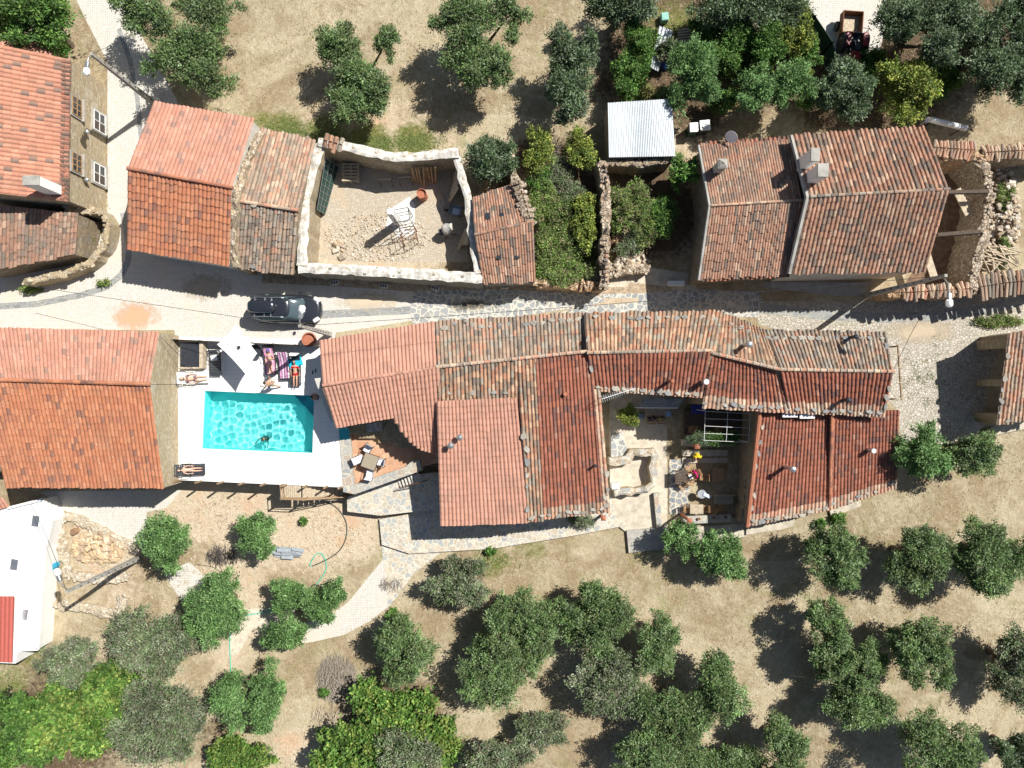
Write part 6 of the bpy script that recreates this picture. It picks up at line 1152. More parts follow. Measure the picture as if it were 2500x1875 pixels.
def fold_chair():
    t = thing('folding_chair', '-', 'chair'); mb = MB()
    for k in range(6): mb.box((0, -.17 + k * .07, .44), (.42, .05, .02))
    part(t, 'seat', mb, M['wood_teak']); mb = MB()
    for k in range(4): mb.box((0, -.24 - k * .015, .58 + k * .1), (.42, .02, .06))
    part(t, 'backrest', mb, M['wood_teak'])
    for s in (-1, 1): mb = MB(); mb.tube([(s * .21, .24, 0), (s * .21, -.28, .95)], .018, 5); part(t, 'leg', mb, M['wood_teak']); mb = MB(); mb.tube([(s * .19, -.26, 0), (s * .19, .2, .46)], .018, 5); part(t, 'leg', mb, M['wood_teak'])
    return t
fc = fold_chair(); GF = 'slatted wooden folding chairs on the patio'
for i, (x, y, r_, lab) in enumerate(((1682, 1145, .2, 'wooden chair at the top left of the patio beside the dark table'), (1687, 1178, R(170), 'pale wooden chair below the person in magenta'), (1668, 1187, R(150), 'wooden chair with purple seat at the lower left of the dark table'), (1717, 1165, R(90), 'wooden chair between the two upper patio tables'), (1677, 1242, R(-90), 'wooden chair left of the lower patio table'), (1718, 1241, R(90), 'wooden chair right of the lower patio table'), (1737, 1243, R(60), 'tilted wooden chair in the shade at the bottom of the patio'), (1761, 1241, R(180), 'wooden chair below the canvas bench'), (1692, 1050, R(180), 'left wooden chair on the dark platform'), (1755, 1052, R(180), 'right wooden chair on the dark platform'), (1770, 1140, R(200), 'wooden chair in the shade beside the right patio table'))):
    zz = -1.345 if y < 1060 else -1.745; p = W(x, y, zz + .5); place(fc, i, (p.x, p.y, zz), r_, lab, GF)
table(1664, 1165, 0, .8, .9, 'dark square table at the left of the patio', 'wood_dark', -1.745); table(1754, 1159, R(90), .85, .75, 'wooden table at the right of the patio', z=-1.745); table(1701, 1243, 0, .85, .6, 'small pale table at the bottom of the patio', 'wood_pale', -1.745); table(1604, 1008, 0, 1.5, .55, 'long table in the shade under the grey awning', 'wood_pale', ZC)
t = thing('canvas_bench', 'canvas-covered garden bench in the lower right of the patio', 'bench', W(1768, 1220, -1.3)); p = W(1768, 1220, -1.3); mb = MB(); mb.col = (.40, .36, .28); mb.bbox((p.x, p.y, -1.33), (1.25, .6, .1), 0, .03); part(t, 'seat', mb, M['cloth'], True); mb = MB(); mb.col = (.36, .32, .25); mb.bbox((p.x, p.y + .32, -1.1), (1.25, .1, .5), 0, .03); part(t, 'backrest', mb, M['cloth'], True)
for sx in (-1, 1):
    for sy in (-1, 1): mb = MB(); mb.box((p.x + sx * .58, p.y + sy * .25, -1.55), (.05, .05, .4)); part(t, 'leg', mb, M['wood_teak'], True)
p = W(1713, 1206, -1.1); t = thing('round_side_table', 'round glass table with a folded cloth on the patio', 'table', (p.x, p.y, -1.745)); mb = MB(); mb.lathe((0, 0, .7), [(.28, 0), (.28, .02)], 24); part(t, 'tabletop', mb, M['steel']); mb = MB(); mb.lathe((0, 0, 0), [(.2, 0), (.2, .02), (.025, .04), (.025, .7)], 12); part(t, 'leg', mb, M['iron'])
mb = MB(); mb.col = (.55, .62, .75); mb.bbox((0, 0, 0), (.5, .22, .05), 0, .02); o = solo('folded_cloth', mb, M['cloth'], 'pale blue folded cloth on the round patio table', 'cloth'); o.location = W(1726, 1210, -.98); o.rotation_euler = (0, 0, R(-25))
CH = dict(pelvis=(0, 0, .52), chest=(0, .06, .90), neck=(0, .12, 1.08), head=(0, .2, 1.17), el=(.26, .12, .74), er=(-.26, .12, .74), hl=(.10, .38, .74), hr=(-.10, .38, .74), kl=(.12, .42, .52), kr=(-.12, .42, .52), fl=(.13, .42, .08), fr=(-.13, .42, .08), toe=(0, 1, -.1), face=(0, .7, -.5), side=(1, 0, 0))
p = W(1700, 1156, -1.0); fc2 = place(fc, 1, (p.x, p.y, -1.745), R(115), 'wooden chair under the seated person in magenta', GF); person('person in a magenta top seated and reading a white paper', (p.x, p.y, -1.745), R(115), CH, wear=[('shirt', (.55, .02, .16)), ('trousers', (.5, .5, .55))])
mb = MB(); mb.box((0, 0, 0), (.34, .26, .01), 0, .3); o = solo('newspaper', mb, M['white'], 'white sheet of paper held by the person in magenta', 'paper'); q = p + Vector((0, 0, .05)); o.location = (p.x - .36, p.y - .18, -.93); o.rotation_euler = (0, 0, R(115))
p = W(1703, 1108, -.9); person('person in a yellow shirt sitting on the cream steps, head bowed', (p.x, p.y, -1.745), R(180), dict(CH, pelvis=(0, 0, .58), chest=(0, .16, .92), neck=(0, .26, 1.06), head=(0, .36, 1.12)), wear=[('shirt', (.75, .55, .03)), ('shorts', (.5, .48, .42))])
for x, y, lab, c in ((1590, 1024, 'person in dark clothes seated below the shaded awning table', (.05, .04, .05)), (1612, 1024, 'person in khaki seated on the lower side of the shaded table', (.22, .2, .11))):
    p = W(x, y, -1.2); place(fc, 1, (p.x, p.y, ZC), 0, 'wooden chair occupied by the ' + lab[:22].replace('person', 'seated person').strip(), GF); person(lab, (p.x, p.y, ZC), 0, CH, wear=[('shirt', c), ('trousers', (.1, .1, .12))])
box_thing('storage_box', 1564, 1016, ZC, (.4, .35, .4), 0, 'attr', 'grey-blue box at the left end of the shaded table', 'box', None, (.2, .25, .35)); box_thing('storage_box', 1632, 1010, ZC, (.35, .35, .8), 0, 'attr', 'light blue box at the right end of the shaded table', 'box', None, (.3, .42, .6))
def lantern(px, py, z0, hgt, label):
    p = W(px, py, z0 + hgt); t = thing('brick_pillar', label, 'pillar', (p.x, p.y, z0)); mb = MB(); mb.bbox((0, 0, hgt / 2), (.16, .16, hgt), 0, .02); part(t, 'shaft', mb, M['terracotta']); mb = MB(); mb.lathe((0, 0, hgt), [(.22, 0), (.22, .06), (.05, .14)], 4, Matrix.Rotation(.785, 3, 'Z')); part(t, 'cap', mb, M['terracotta'])
lantern(1702, 1090, -1.3, 1.3, 'terracotta lantern pillar in front of the planter, beside the person in yellow'); lantern(1683, 1271, -1.6, 2.2, 'tall terracotta lantern pillar at the lower corner of the patio'); lantern(1473, 1265, -1.75, 1.0, 'terracotta lantern pillar below the dark red eave')
hw('planter_wall', 1727, 1268, 3.1, .5, .65, -1.85, 'low stone wall at the bottom of the patio carrying small pots', 'flag_big', 'wall', R(3))
for x, y, lab in ((1707, 1267, 'leftmost of the four small terracotta pots on the patio wall'), (1743, 1264, 'second small terracotta pot from the left on the patio wall'), (1772, 1263, 'third small terracotta pot from the left on the patio wall'), (1795, 1262, 'rightmost small terracotta pot on the patio wall')): pot(x, y, -1.2, .09, .16, lab)
mb = MB(); rough_wall(mb, wpts([(1838, 1030), (1828, 1130), (1812, 1270)], -.5), .4, -2.3, [.6, .2, -.1], 55, jz=.04); solo('patio_wall', mb, M['wall'], 'tall stone wall between the patio and the split red roof', 'wall')
hw('bench', 1652, 691, 1.0, .3, .42, 0, 'small white bench against the street wall of the finely tiled house', 'white', 'bench')
hw('white_tray', 1929, 1012, .9, .35, .06, 2.62, 'left white panel tucked under the long eave', 'white', 'panel'); hw('white_tray', 1971, 1015, .9, .35, .06, 2.62, 'right white panel tucked under the long eave', 'white', 'panel')
t = thing('awning_frame', 'bare wooden frame beside the right gable of the long crooked house', 'frame', W(2195, 910, 0)); mb = MB(); mb.tube([W(2192, 842, 2.2), W(2201, 978, 2.2)], .06, 6); part(t, 'beam', mb, M['wood'], True)
for a, b_ in (((2178, 864), (2196, 866)), ((2182, 898), (2208, 898)), ((2188, 934), (2212, 935)), ((2170, 980), (2218, 968))): mb = MB(); mb.tube([W(*a, 2.25), W(*b_, 2.28)], .03, 5); part(t, 'crosspiece', mb, M['wood_pale'], True)
for y in (845, 975): q = W(2193, y, 2.2); mb = MB(); mb.tube([q, (q.x, q.y, 0)], .05, 6); part(t, 'post', mb, M['wood'], True)
# TV antenna, dishes
t = thing('tv_antenna', 'white comb-like television antenna over the courtyard corner of the red roof', 'antenna', W(1480, 968, 3.2)); q = W(1478, 968, 4.6); mb = MB(); mb.tube([(q.x, q.y, 3.0), q], .02, 6); part(t, 'mast', mb, M['steel'], True); mb = MB(); a, b_ = W(1470, 974, 4.6), W(1550, 948, 4.6); mb.tube([a, b_], .018, 5); part(t, 'boom', mb, M['white'], True)
mb = MB(); dd = (b_ - a).normalized(); nn = Vector((-dd.y, dd.x, 0))
for k in range(16): c = a.lerp(b_, k / 15); w_ = .22 - k * .008; mb.tube([c - nn * w_, c + nn * w_], .008, 4)
part(t, 'elements', mb, M['white'], True)
def dish(px, py, z, zb, label, r=.38):
    q = W(px, py, z); t = thing('satellite_dish', label, 'satellite dish', (q.x, q.y, zb)); mb = MB(); mb.smooth = True; mt = Euler((R(62), 0, R(-40))).to_matrix(); mb.lathe(q, [(.02, -.08), (r * .5, -.06), (r * .85, -.02), (r, .02), (r * .97, .025), (r * .5, -.04), (.02, -.06)], 24, mt); part(t, 'reflector', mb, M['white'], True); mb = MB(); mb.tube([(q.x, q.y, zb), q - mt @ Vector((0, 0, .1))], .025, 6); part(t, 'mast', mb, M['steel'], True); mb = MB(); mb.tube([q + mt @ Vector((0, -r, 0)), q + mt @ Vector((0, -.05, .4))], .012, 5); part(t, 'feed_arm', mb, M['steel'], True)
dish(1786, 334, 3.7, 2.6, 'white satellite dish at the upper eave of the finely tiled house')
dish(2266, 292, 4.4, 3.6, 'tiny dish aerial at the upper right corner of the large old roof', .16)
t = thing('bright_tube', 'gleaming white metal tube behind the large old house at the right', 'tube', W(2315, 302, 1)); mb = MB(); mb.tube([W(2272, 292, 1.4), W(2360, 314, 1.3)], .17, 14); part(t, 'tube', mb, M['white'], True)
for x, y in ((2280, 294), (2352, 312)): q = W(x, y, 1.3); mb = MB(); mb.tube([q, (q.x, q.y, 0)], .04, 6); part(t, 'post', mb, M['iron'], True)
# ---------------------------------------------------------------- inside the building-site ruin
t = thing('pallet_stack', 'stack of wooden pallets in the shaded upper left of the roofless yard', 'pallets', W(855, 418, 0)); p = W(855, 420, .6)
for k in range(4):
    mb = MB(); z = .07 + k * .15
    for i in range(6): mb.box((p.x, p.y - .5 + i * .2, z + .05), (1.05, .10, .02))
    for i in range(3): mb.box((p.x - .45 + i * .45, p.y, z), (.09, 1.1, .08))
    part(t, 'pallet', mb, M['wood_pale'], True)
def trestle(px, py, rz, label, mt='iron', w=.8):
    p = W(px, py, .5); t = thing('trestle', label, 'trestle', (p.x, p.y, 0), rz); mb = MB(); mb.box((0, 0, .85), (w, .06, .05)); part(t, 'top_rail', mb, M['wood_pale'])
    for s in (-1, 1):
        for q in (-1, 1): mb = MB(); mb.tube([(s * w * .45, 0, .84), (s * w * .48, q * .3, 0)], .02, 5); part(t, 'leg', mb, M[mt])
trestle(942, 441, .05, 'pale trestle nearer the pallet stack in the roofless yard'); trestle(990, 436, .05, 'rusty trestle beside the leaning planks in the roofless yard', 'rust')
t = thing('oil_drum', 'orange rusty drum in the roofless yard near the leaning timber', 'drum', W(1030, 480, 0)); p = W(1029, 472, .9); mb = MB(); mb.lathe((p.x, p.y, 0), [(.29, 0), (.30, .02), (.29, .3), (.305, .31), (.29, .33), (.29, .6), (.305, .61), (.29, .63), (.30, .9), (.27, .9), (.27, .75)], 24); part(t, 'barrel', mb, M['terracotta'], True); mb = MB(); mb.lathe((p.x, p.y, .7), [(.27, 0), (.27, .02)], 20); part(t, 'contents', mb, M['wood_pale'], True)
p = W(973, 545, 0); t = thing('concrete_pillar', 'single tall white pillar standing in the middle of the roofless yard', 'pillar', p); mb = MB(); mb.bbox((p.x, p.y, 1.55), (.38, .38, 3.1), R(-12), .02); part(t, 'shaft', mb, M['white_paint'], True)
for k in range(4): mb = MB(); a = k * 1.57 + .5; mb.tube([(p.x + .12 * math.cos(a), p.y + .12 * math.sin(a), 3.05), (p.x + .3 * math.cos(a), p.y + .3 * math.sin(a), 3.3)], .012, 4); part(t, 'rebar', mb, M['rust'], True)
M['chalk'] = simple('white_plaster_dust', (.74, .73, .7), .95, var=.15, sc=2.5)
sheet('plaster_dust', [(945, 530), (960, 505), (1000, 480), (1013, 500), (1012, 560), (1022, 568), (975, 580), (955, 560), (940, 558)], .008, 'chalk')
def scaffold(px, py, rz, L, w, hgt, label, mt='rust'):
    p = W(px, py, hgt); t = thing('scaffold_frame', label, 'scaffold', (p.x, p.y, 0), rz)
    for s in (-1, 1):
        mb = MB(); mb.tube([(s * L / 2, -w / 2, 0), (s * L / 2, -w / 2, hgt), (s * L / 2, w / 2, hgt), (s * L / 2, w / 2, 0)], .022, 6)
        for k in (.3, .6): mb.tube([(s * L / 2, -w / 2, hgt * k), (s * L / 2, w / 2, hgt * k)], .018, 5)
        part(t, 'end_frame', mb, M[mt])
    for y in (-1, 1): mb = MB(); mb.tube([(-L / 2, y * w / 2, hgt), (L / 2, y * w / 2, hgt)], .02, 5); mb.tube([(-L / 2, y * w / 2, .2), (L / 2, y * w / 2, hgt)], .014, 5); part(t, 'brace', mb, M[mt])
scaffold(980, 525, R(100), .75, .9, 2.2, 'steel scaffold beside the tall white pillar', 'iron'); scaffold(995, 570, R(10), .9, .75, 1.4, 'rusty scaffold frame on the lower edge of the white plaster patch')
p = W(1112, 514, .5); t = thing('wheelbarrow', 'blue-grey wheelbarrow in the shade of the east yard wall', 'wheelbarrow', (p.x, p.y, 0), R(170)); mb = MB(); mb.add([(-.38, -.28, .6), (.42, -.34, .66), (.42, .34, .66), (-.38, .28, .6), (-.22, -.18, .32), (.2, -.2, .32), (.2, .2, .32), (-.22, .18, .32)], [(0, 4, 5, 1), (1, 5, 6, 2), (2, 6, 7, 3), (3, 7, 4, 0), (4, 7, 6, 5)]); part(t, 'tray', mb, M['steel']); mb = MB()
for s in (-1, 1): mb.tube([(.55, s * .05, .2), (0, s * .2, .3), (-.8, s * .3, .55)], .02, 6); mb.tube([(-.2, s * .22, .34), (-.3, s * .24, 0)], .018, 6)
part(t, 'frame', mb, M['iron']); mb = MB(); mb.lathe((.58, 0, .19), [(.1, -.04), (.19, -.035), (.19, .035), (.1, .04)], 18, Matrix.Rotation(math.pi / 2, 3, 'X')); part(t, 'wheel', mb, M['tyre'])
p = W(1093, 558, .9); t = thing('cement_mixer', 'cement mixer with a pale drum near the east yard wall', 'cement mixer', (p.x, p.y, 0), .3); mb = MB(); mb.smooth = True; mb.lathe((0, 0, .85), [(.12, -.38), (.32, -.25), (.36, .0), (.2, .32), (.22, .36), (.18, .34)], 20, Matrix.Rotation(R(55), 3, 'Y')); part(t, 'drum', mb, M['coping']); mb = MB()
for s in (-1, 1): mb.tube([(-.35, s * .35, 0), (0, s * .3, .85), (.4, s * .35, 0)], .03, 6)
part(t, 'frame', mb, M['iron']); mb = MB(); mb.bbox((-.45, 0, .6), (.3, .3, .4), 0, .03); part(t, 'motor', mb, M['black'])
def planks(name, root_px, items, label, mt='wood_pale'):
    p = W(*root_px, 0); t = thing(name, label, 'planks', p)
    for a, b_, za, zb, w in items: A_, B_ = W(*a, za), W(*b_, zb); mb = MB(); d = B_ - A_; s = d.cross(Vector((0, 0, 1))).normalized() * w / 2; u_ = s.cross(d).normalized() * .025; mb.add([A_ - s - u_, A_ + s - u_, B_ + s - u_, B_ - s - u_, A_ - s + u_, A_ + s + u_, B_ + s + u_, B_ - s + u_], [(3, 2, 1, 0), (4, 5, 6, 7), (0, 1, 5, 4), (1, 2, 6, 5), (2, 3, 7, 6), (3, 0, 4, 7)]); part(t, 'plank', mb, M[mt], True)
rg = rnd(12)
planks('leaning_timber', (1025, 440), [((1008 + i * 7, 448 + rg.uniform(-6, 8)), (1003 + i * 7 + rg.uniform(-4, 4), 408), .05, 1.9, .1) for i in range(9)], 'timbers leaning on the shaded north wall of the yard', 'wood_teak')
planks('leaning_boards', (1110, 440), [((1098 + i * 2 + rg.uniform(-3, 3), 492 - i * 12), (1118 + i * 1.5, 455 - i * 13), .05, 1.7, .22) for i in range(6)], 'grey boards leaning on the upper east wall of the yard')
planks('leaning_boards', (1130, 590), [((1118 + i * 3, 610 - i * 4), (1140 + i, 558 + i * 9), .05, 1.4, .22) for i in range(5)], 'grey boards leaning on the lower east wall of the yard')
planks('board', (1075, 490), [((1072, 470), (1087, 505), .06, .06, .22)], 'single pale board lying on the yard floor beside the wheelbarrow')
t = thing('leaning_mesh_sheet', 'dark green mesh panel leaning on the west wall of the yard', 'panel', W(790, 450, 0)); A_, B_, C_, D_ = W(776, 512, .1), W(796, 522, .05), W(826, 410, .1), W(796, 385, 1.9); A2 = W(783, 500, 1.6); mb = MB(); mb.col = (.035, .075, .06); mb.add([W(794, 523, .05), W(826, 408, .05), W(795, 386, 1.8), W(774, 512, 1.6)], [(0, 1, 2, 3)]); o = part(t, 'mesh', mb, M['attr'], True); s = o.modifiers.new('thickness', 'SOLIDIFY'); s.thickness = .03; mb = MB()
c4 = [W(794, 523, .07), W(826, 408, .07), W(795, 386, 1.83), W(774, 512, 1.63)]
for k in range(9): mb.tube([c4[0].lerp(c4[1], k / 8), c4[3].lerp(c4[2], k / 8)], .012, 4)
for k in range(4): mb.tube([c4[0].lerp(c4[3], k / 3), c4[1].lerp(c4[2], k / 3)], .012, 4)
part(t, 'grid', mb, M['steel'], True)
sheet('yard_floor', [(800, 410), (1000, 425), (1090, 440), (1135, 560), (1145, 640), (860, 640), (770, 630), (780, 520)], .003, 'yard_soil')
mb = rubble('x', 920, 580, 130, 60, 700, RUB, .03, .16, 0, .06, 61); solo('rubble', mb, M['stone'], 'small scattered stones on the floor of the roofless yard', 'rubble', kind='stuff')
mb = rubble('x', 830, 610, 14, 22, 16, RUB, .15, .5, 0, .1, 62); solo('rubble', mb, M['stone'], 'larger pale slabs broken near the lower left corner of the yard', 'rubble', kind='stuff')
mb = rubble('x', 1545, 640, 42, 22, 90, RUB, .1, .45, 0, .2, 63); solo('rubble', mb, M['stone'], 'broken pale slabs at the sunny foot of the shaded plot', 'rubble', kind='stuff')
for i, (x, y) in enumerate(((817, 690), (936, 698), (1062, 703), (1233, 699))):
    p = W(x, y, .15); mb = MB(); mb.bbox((0, 0, .1), (.5, .28, .2), 0, .015)
    if i == 0: cb = thing('cinder_block', '-', 'block'); part(cb, 'body', mb, M['coping']); mb = MB(); [mb.box((-.15 + k * .15, 0, .2), (.09, .15, .02)) for k in range(3)]; part(cb, 'holes', mb, M['black'])
    place(cb, i, (p.x, p.y, .01), [.1, -.1, -.25, .05][i], ['leftmost cinder block along the outer south wall of the ruin', 'cinder block below the middle of the ruin wall', 'tilted cinder block below the east end of the ruin wall', 'cinder block at the foot of the small worn roof'][i], 'cinder blocks along the street')
# ---------------------------------------------------------------- upper right garden
sheet('yard', [(1890, -120), (1935, 0), (1975, 48), (2022, 112), (2044, 185), (2130, 210), (2200, -120)], .006, 'cobble')
fence([(1895, -90), (1936, 2), (1978, 55), (2020, 118), (2038, 175)], 0, 1.7, 'mesh_fence', 'dark green screened fence curving round the paved yard', 'green_screen' if 'green_screen' in M else 'black', 2.0)
t = thing('corrugated_sheet', 'loose corrugated metal sheet leaning in the garden beside the hedge', 'metal sheet', W(1612, 120, 0)); mb = MB(); corrugated(mb, W(1587, 164, .6), W(1607, 174, .6), W(1644, 76, 1.1), W(1610, 62, 1.1), .12, .02); part(t, 'sheet', mb, M['zinc'], True)
for x, y in ((1600, 160), (1625, 80)): q = W(x, y, .6); mb = MB(); mb.tube([q, (q.x, q.y, 0)], .04, 5); part(t, 'support', mb, M['wood'], True)
t = box_thing('wheelie_bin', 1694, 311, 0, (.5, .55, .95), .05, 'green_bin' if 'green_bin' in M else 'black', 'dark green bin with a white lid, the left of two', 'bin', 'white'); box_thing('wheelie_bin', 1721, 306, 0, (.6, .6, .9), .1, 'black', 'dark green bin with a pale lid, the right of two', 'bin', 'white')
box_thing('green_crate', 1624, 39, 0, (.45, .5, .5), .1, 'attr', 'mint green crate above the leaning corrugated sheet', 'crate', None, (.25, .5, .42))
box_thing('blue_bucket', 1625, 158, 0, (.35, .4, .3), .4, 'attr', 'blue bucket at the lower end of the corrugated sheet', 'bucket', None, (.05, .12, .5)); box_thing('white_sack', 1636, 128, 0, (.55, .5, .2), .7, 'coping', 'crumpled white sack beside the corrugated sheet', 'sack'); box_thing('pink_bag', 1759, 262, 0, (.3, .4, .2), .5, 'attr', 'magenta bag under the double-lobed olive', 'bag', None, (.5, .02, .22))
t = thing('wooden_gate', 'slatted brown pallet lying in the garden right of the corrugated sheet', 'pallet', W(1670, 92, 0)); mb = MB(); p = W(1670, 92, .2)
for k in range(7): mb.box((p.x, p.y - .5 + k * .17, .2), (.8, .1, .03), .1)
part(t, 'slats', mb, M['wood_pale'], True); mb = MB(); [mb.box((p.x + s * .3, p.y, .12), (.08, 1.1, .1), .1) for s in (-1, 0, 1)]; part(t, 'bearers', mb, M['wood'], True)
p = W(1973, 131, .4); t = thing('metal_tub', 'round galvanised tub in the dark garden by the green fence', 'tub', (p.x, p.y, 0)); mb = MB(); mb.lathe((0, 0, 0), [(.3, 0), (.36, .4), (.38, .42), (.34, .4), (.3, .15)], 24); part(t, 'tub', mb, M['steel'])
# tractor and trailer
M['redpaint'] = simple('red_tractor_paint', (.28, .02, .03), .4, var=.1)
p = W(2086, 118, .9); t = thing('tractor', 'small red tractor half hidden beneath the broad olive', 'tractor', (p.x, p.y, .01), R(-4)); mb = MB(); mb.bbox((0, -.95, .95), (.62, 1.35, .55), 0, .1); part(t, 'bonnet', mb, M['redpaint']); mb = MB(); mb.box((0, .1, .65), (.5, 1.2, .35)); part(t, 'chassis', mb, M['iron'])
for s in (-1, 1):
    mb = MB(); mb.lathe((s * .62, .45, .62), [(.3, -.16), (.6, -.15), (.62, 0), (.6, .15), (.3, .16)], 28, Matrix.Rotation(math.pi / 2, 3, 'Y')); w_ = part(t, 'rear_wheel', mb, M['tyre']); mb = MB(); mb.lathe((s * .64, .45, .62), [(.3, -.14), (.3, .14)], 18, Matrix.Rotation(math.pi / 2, 3, 'Y')); part(w_, 'rim', mb, M['wood_pale'])
    mb = MB(); mb.lathe((s * .5, -1.2, .36), [(.2, -.1), (.36, -.09), (.36, .09), (.2, .1)], 22, Matrix.Rotation(math.pi / 2, 3, 'Y')); part(t, 'front_wheel', mb, M['tyre']); mb = MB(); mb.bbox((s * .52, .45, 1.2), (.32, .85, .06), 0, .03); part(t, 'mudguard', mb, M['redpaint'])
mb = MB(); mb.bbox((0, .45, 1.1), (.42, .42, .1), 0, .04); mb.bbox((0, .68, 1.3), (.42, .07, .35), 0, .03); part(t, 'seat', mb, M['darkblue']); mb = MB(); mb.lathe((0, -.12, 1.35), [(.19, 0), (.2, .02), (.17, .03)], 18); mb.tube([(0, -.12, 1.35), (0, -.3, 1.0)], .02, 5); part(t, 'steering_wheel', mb, M['black']); mb = MB(); mb.tube([(-.4, .75, .9), (-.4, .75, 1.9), (.4, .75, 1.9), (.4, .75, .9)], .03, 6); part(t, 'roll_bar', mb, M['iron'])
p = W(2079, 57, .8); t = thing('trailer', 'rusty brown farm trailer hitched behind the red tractor', 'trailer', (p.x, p.y, .01), R(-4)); mb = MB(); mb.box((0, 0, .5), (1.2, 1.3, .05)); part(t, 'floor', mb, M['wood_pale']); mb = MB()
for dx, dy, a, b_ in ((-.6, 0, .05, 1.3), (.6, 0, .05, 1.3), (0, .65, 1.2, .05), (0, -.65, 1.2, .05)): mb.box((dx, dy, .75), (a, b_, .5))
part(t, 'side_boards', mb, M['rust']); mb = MB(); mb.tube([(0, -.65, .5), (0, -1.1, .5)], .04, 6); part(t, 'drawbar', mb, M['iron'])
for s in (-1, 1): mb = MB(); mb.lathe((s * .68, 0, .3), [(.15, -.08), (.3, -.07), (.3, .07), (.15, .08)], 18, Matrix.Rotation(math.pi / 2, 3, 'Y')); part(t, 'wheel', mb, M['tyre'])
# ---------------------------------------------------------------- lower left
GZ = -2.0
M['pale_rubble'] = stones('pale_rubble', 4.5, [(.55, .47, .35), (.62, .55, .43), (.48, .40, .30), (.66, .60, .50)], (.50, .41, .29), .06, bmp=.04)
for pts, z, lab, sd in (([(140, 1275), (165, 1262), (230, 1290), (330, 1340)], -1.75, 'upper ruined wall beside the cobbled square at the lower left', 71), ([(140, 1290), (150, 1350), (165, 1405), (240, 1415), (310, 1408)], -1.7, 'L-shaped ruined wall under the leaning lamp pole', 72), ([(140, 1478), (210, 1488), (290, 1505), (300, 1460)], -1.65, 'low square-ended ruined wall above the pale olive', 73)):
    mb = MB(); rough_wall(mb, wpts(pts, z), .55, -2.3, z, sd, jz=.08, jw=.08); solo('ruined_wall', mb, M['pale_rubble'], lab, 'wall')
mb = rubble('x', 245, 1335, 65, 38, 260, [(.62, .46, .28), (.55, .40, .25), (.66, .54, .38), (.48, .36, .25)], .12, .5, 0, .5, 74); solo('rubble', mb, M['stone'], 'heap of yellowish fallen stone inside the lower left ruin', 'rubble', kind='stuff')
mb = rubble('x', 700, 1290, 260, 110, 700, RUB, .03, .12, 0, .03, 75); solo('pebbles', mb, M['stone'], 'pale pebbles scattered on the bare soil below the pool', 'pebbles', kind='stuff')
mb = rubble('x', 450, 1400, 180, 100, 220, RUB, .03, .14, 0, .03, 76); solo('pebbles', mb, M['stone'], 'pale pebbles around the lower left olives', 'pebbles', kind='stuff')
def pot2(px, py, r, h, c, label, name, cat): p = W(px, py, GZ + h); t = thing(name, label, cat, (p.x, p.y, GZ)); mb = MB(); mb.col = c; mb.lathe((0, 0, 0), [(r, 0), (r * 1.03, h * .5), (r, h), (r * .9, h), (r * .88, h * .9)], 20); part(t, 'body', mb, M['attr']); mb = MB(); mb.col = tuple(x * .6 for x in c); mb.lathe((0, 0, h * .9), [(r * .88, 0), (r * .88, .02)], 16); part(t, 'inside', mb, M['attr'])
pot2(122, 1384, .26, .6, (.05, .4, .6), 'blue barrel beside the white house', 'barrel', 'barrel'); pot2(119, 1440, .2, .4, (.5, .75, .08), 'lime green bucket beside the white house', 'bucket', 'bucket'); pot2(178, 1298, .2, .4, (.4, .25, .15), 'brown pot on the upper ruined wall at the lower left', 'pot', 'pot')
t = thing('slate_stack', 'stack of blue-grey slate slabs on the bare soil below the wooden stairs', 'slate', G(720, 1350)); rg = rnd(5)
for k in range(22):
    q = G(700 + rg.normal(5, 14), 1348 + rg.normal(0, 7)); mb = MB(); mb.col = tuple(np.array((.30, .33, .36)) * rg.uniform(.75, 1.3)); mb.bbox((q.x, q.y, GZ + .04 + k * .014), (rg.uniform(.5, 1.3), rg.uniform(.1, .3), .035), rg.normal(-.05, .12), .01); part(t, 'slab', mb, M['stone'], True)
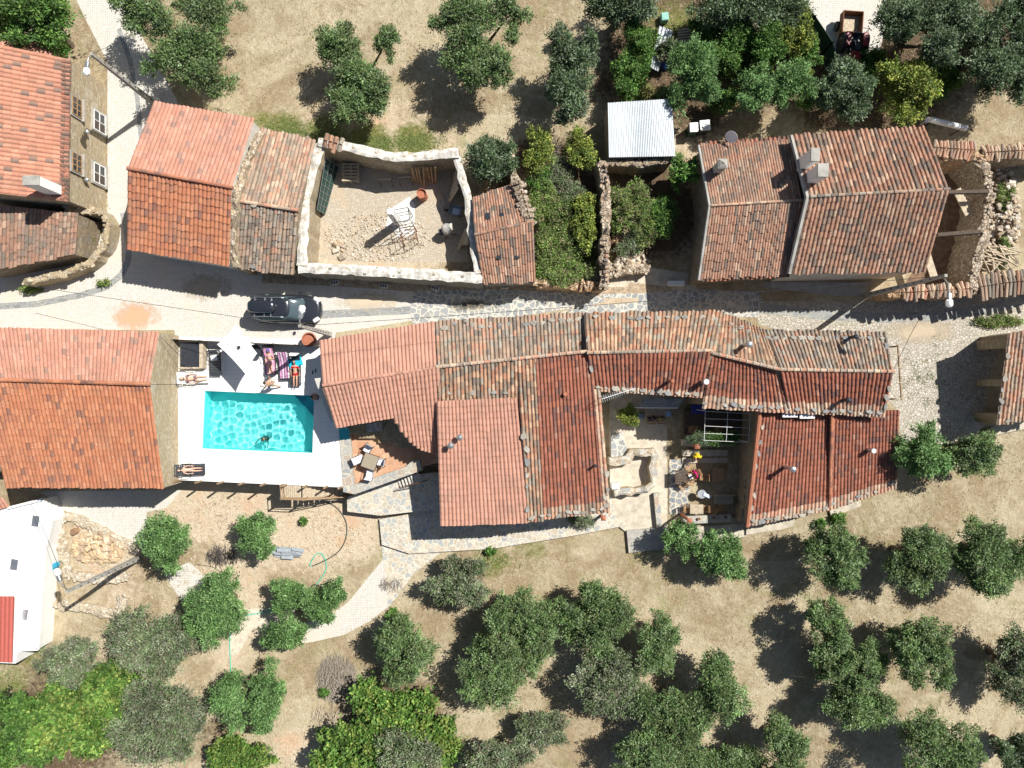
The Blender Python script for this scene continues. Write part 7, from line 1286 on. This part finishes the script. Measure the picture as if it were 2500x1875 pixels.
def hose(pts, r, c, label, n=6):
    P = [G(x, y, .03) for x, y in pts]; Q = []
    for i in range(len(P) - 1):
        a, b_, c_, d = P[max(i - 1, 0)], P[i], P[i + 1], P[min(i + 2, len(P) - 1)]
        for k in range(n): s = k / n; Q.append(.5 * ((2 * b_) + (c_ - a) * s + (2 * a - 5 * b_ + 4 * c_ - d) * s * s + (3 * b_ - a - 3 * c_ + d) * s ** 3))
    Q.append(P[-1]); mb = MB(); mb.col = c; mb.tube(Q, r, 6); solo('garden_hose', mb, M['attr'], label, 'hose')
hose([(790, 1224), (820, 1238), (843, 1270), (846, 1305), (832, 1340), (800, 1365), (762, 1382)], .035, (.07, .08, .07), 'thick black hose curving over the bare soil'); hose([(760, 1383), (757, 1377), (770, 1355), (785, 1352), (795, 1370), (795, 1392), (778, 1420), (768, 1430)], .03, (.05, .5, .38), 'green hose looped at the end of the black hose'); hose([(600, 1503), (640, 1495), (690, 1485), (740, 1470)], .03, (.05, .5, .38), 'green hose crossing the white sandy path'); hose([(563, 1535), (561, 1570), (563, 1640)], .03, (.05, .5, .38), 'green hose running down to the two-clump olive'); hose([(480, 1378), (520, 1385), (545, 1400), (560, 1385), (550, 1360), (535, 1372), (545, 1400)], .015, (.06, .05, .05), 'thin coiled cable on the soil between the olives')
def brush(px, py, rx, ry, n, label, col=(.30, .26, .21)):
    rg = rnd(int(px)); mb = MB(); c = G(px, py)
    for _ in range(n):
        a = rg.uniform(0, 6.28); q = rg.random() ** .6; p = G(px + rx * q * math.cos(a), py + ry * q * math.sin(a)); p.z += rg.uniform(.03, .5 * (1.1 - q)); th = rg.normal(1.3, .6); L = rg.uniform(.3, .9); d = Vector((math.cos(th), math.sin(th), rg.normal(0, .15))) * L / 2; mb.col = tuple(np.array(col) * rg.uniform(.7, 1.4)); mb.tube([p - d, p + d * .4 + Vector((0, 0, .05)), p + d], [.014, .01, .004], 3, False)
    solo('brushwood', mb, M['attr'], label, 'brushwood', kind='stuff')
brush(822, 1655, 50, 55, 900, 'round heap of grey cut twigs above the bright fig'); brush(800, 1745, 40, 20, 80, 'a few pale cut branches beside the bright fig', (.5, .42, .33)); brush(955, 1425, 30, 12, 60, 'twigs near the half-bare olive'); brush(540, 1355, 35, 20, 160, 'dark burnt twigs beside the small bright olive', (.06, .05, .05))
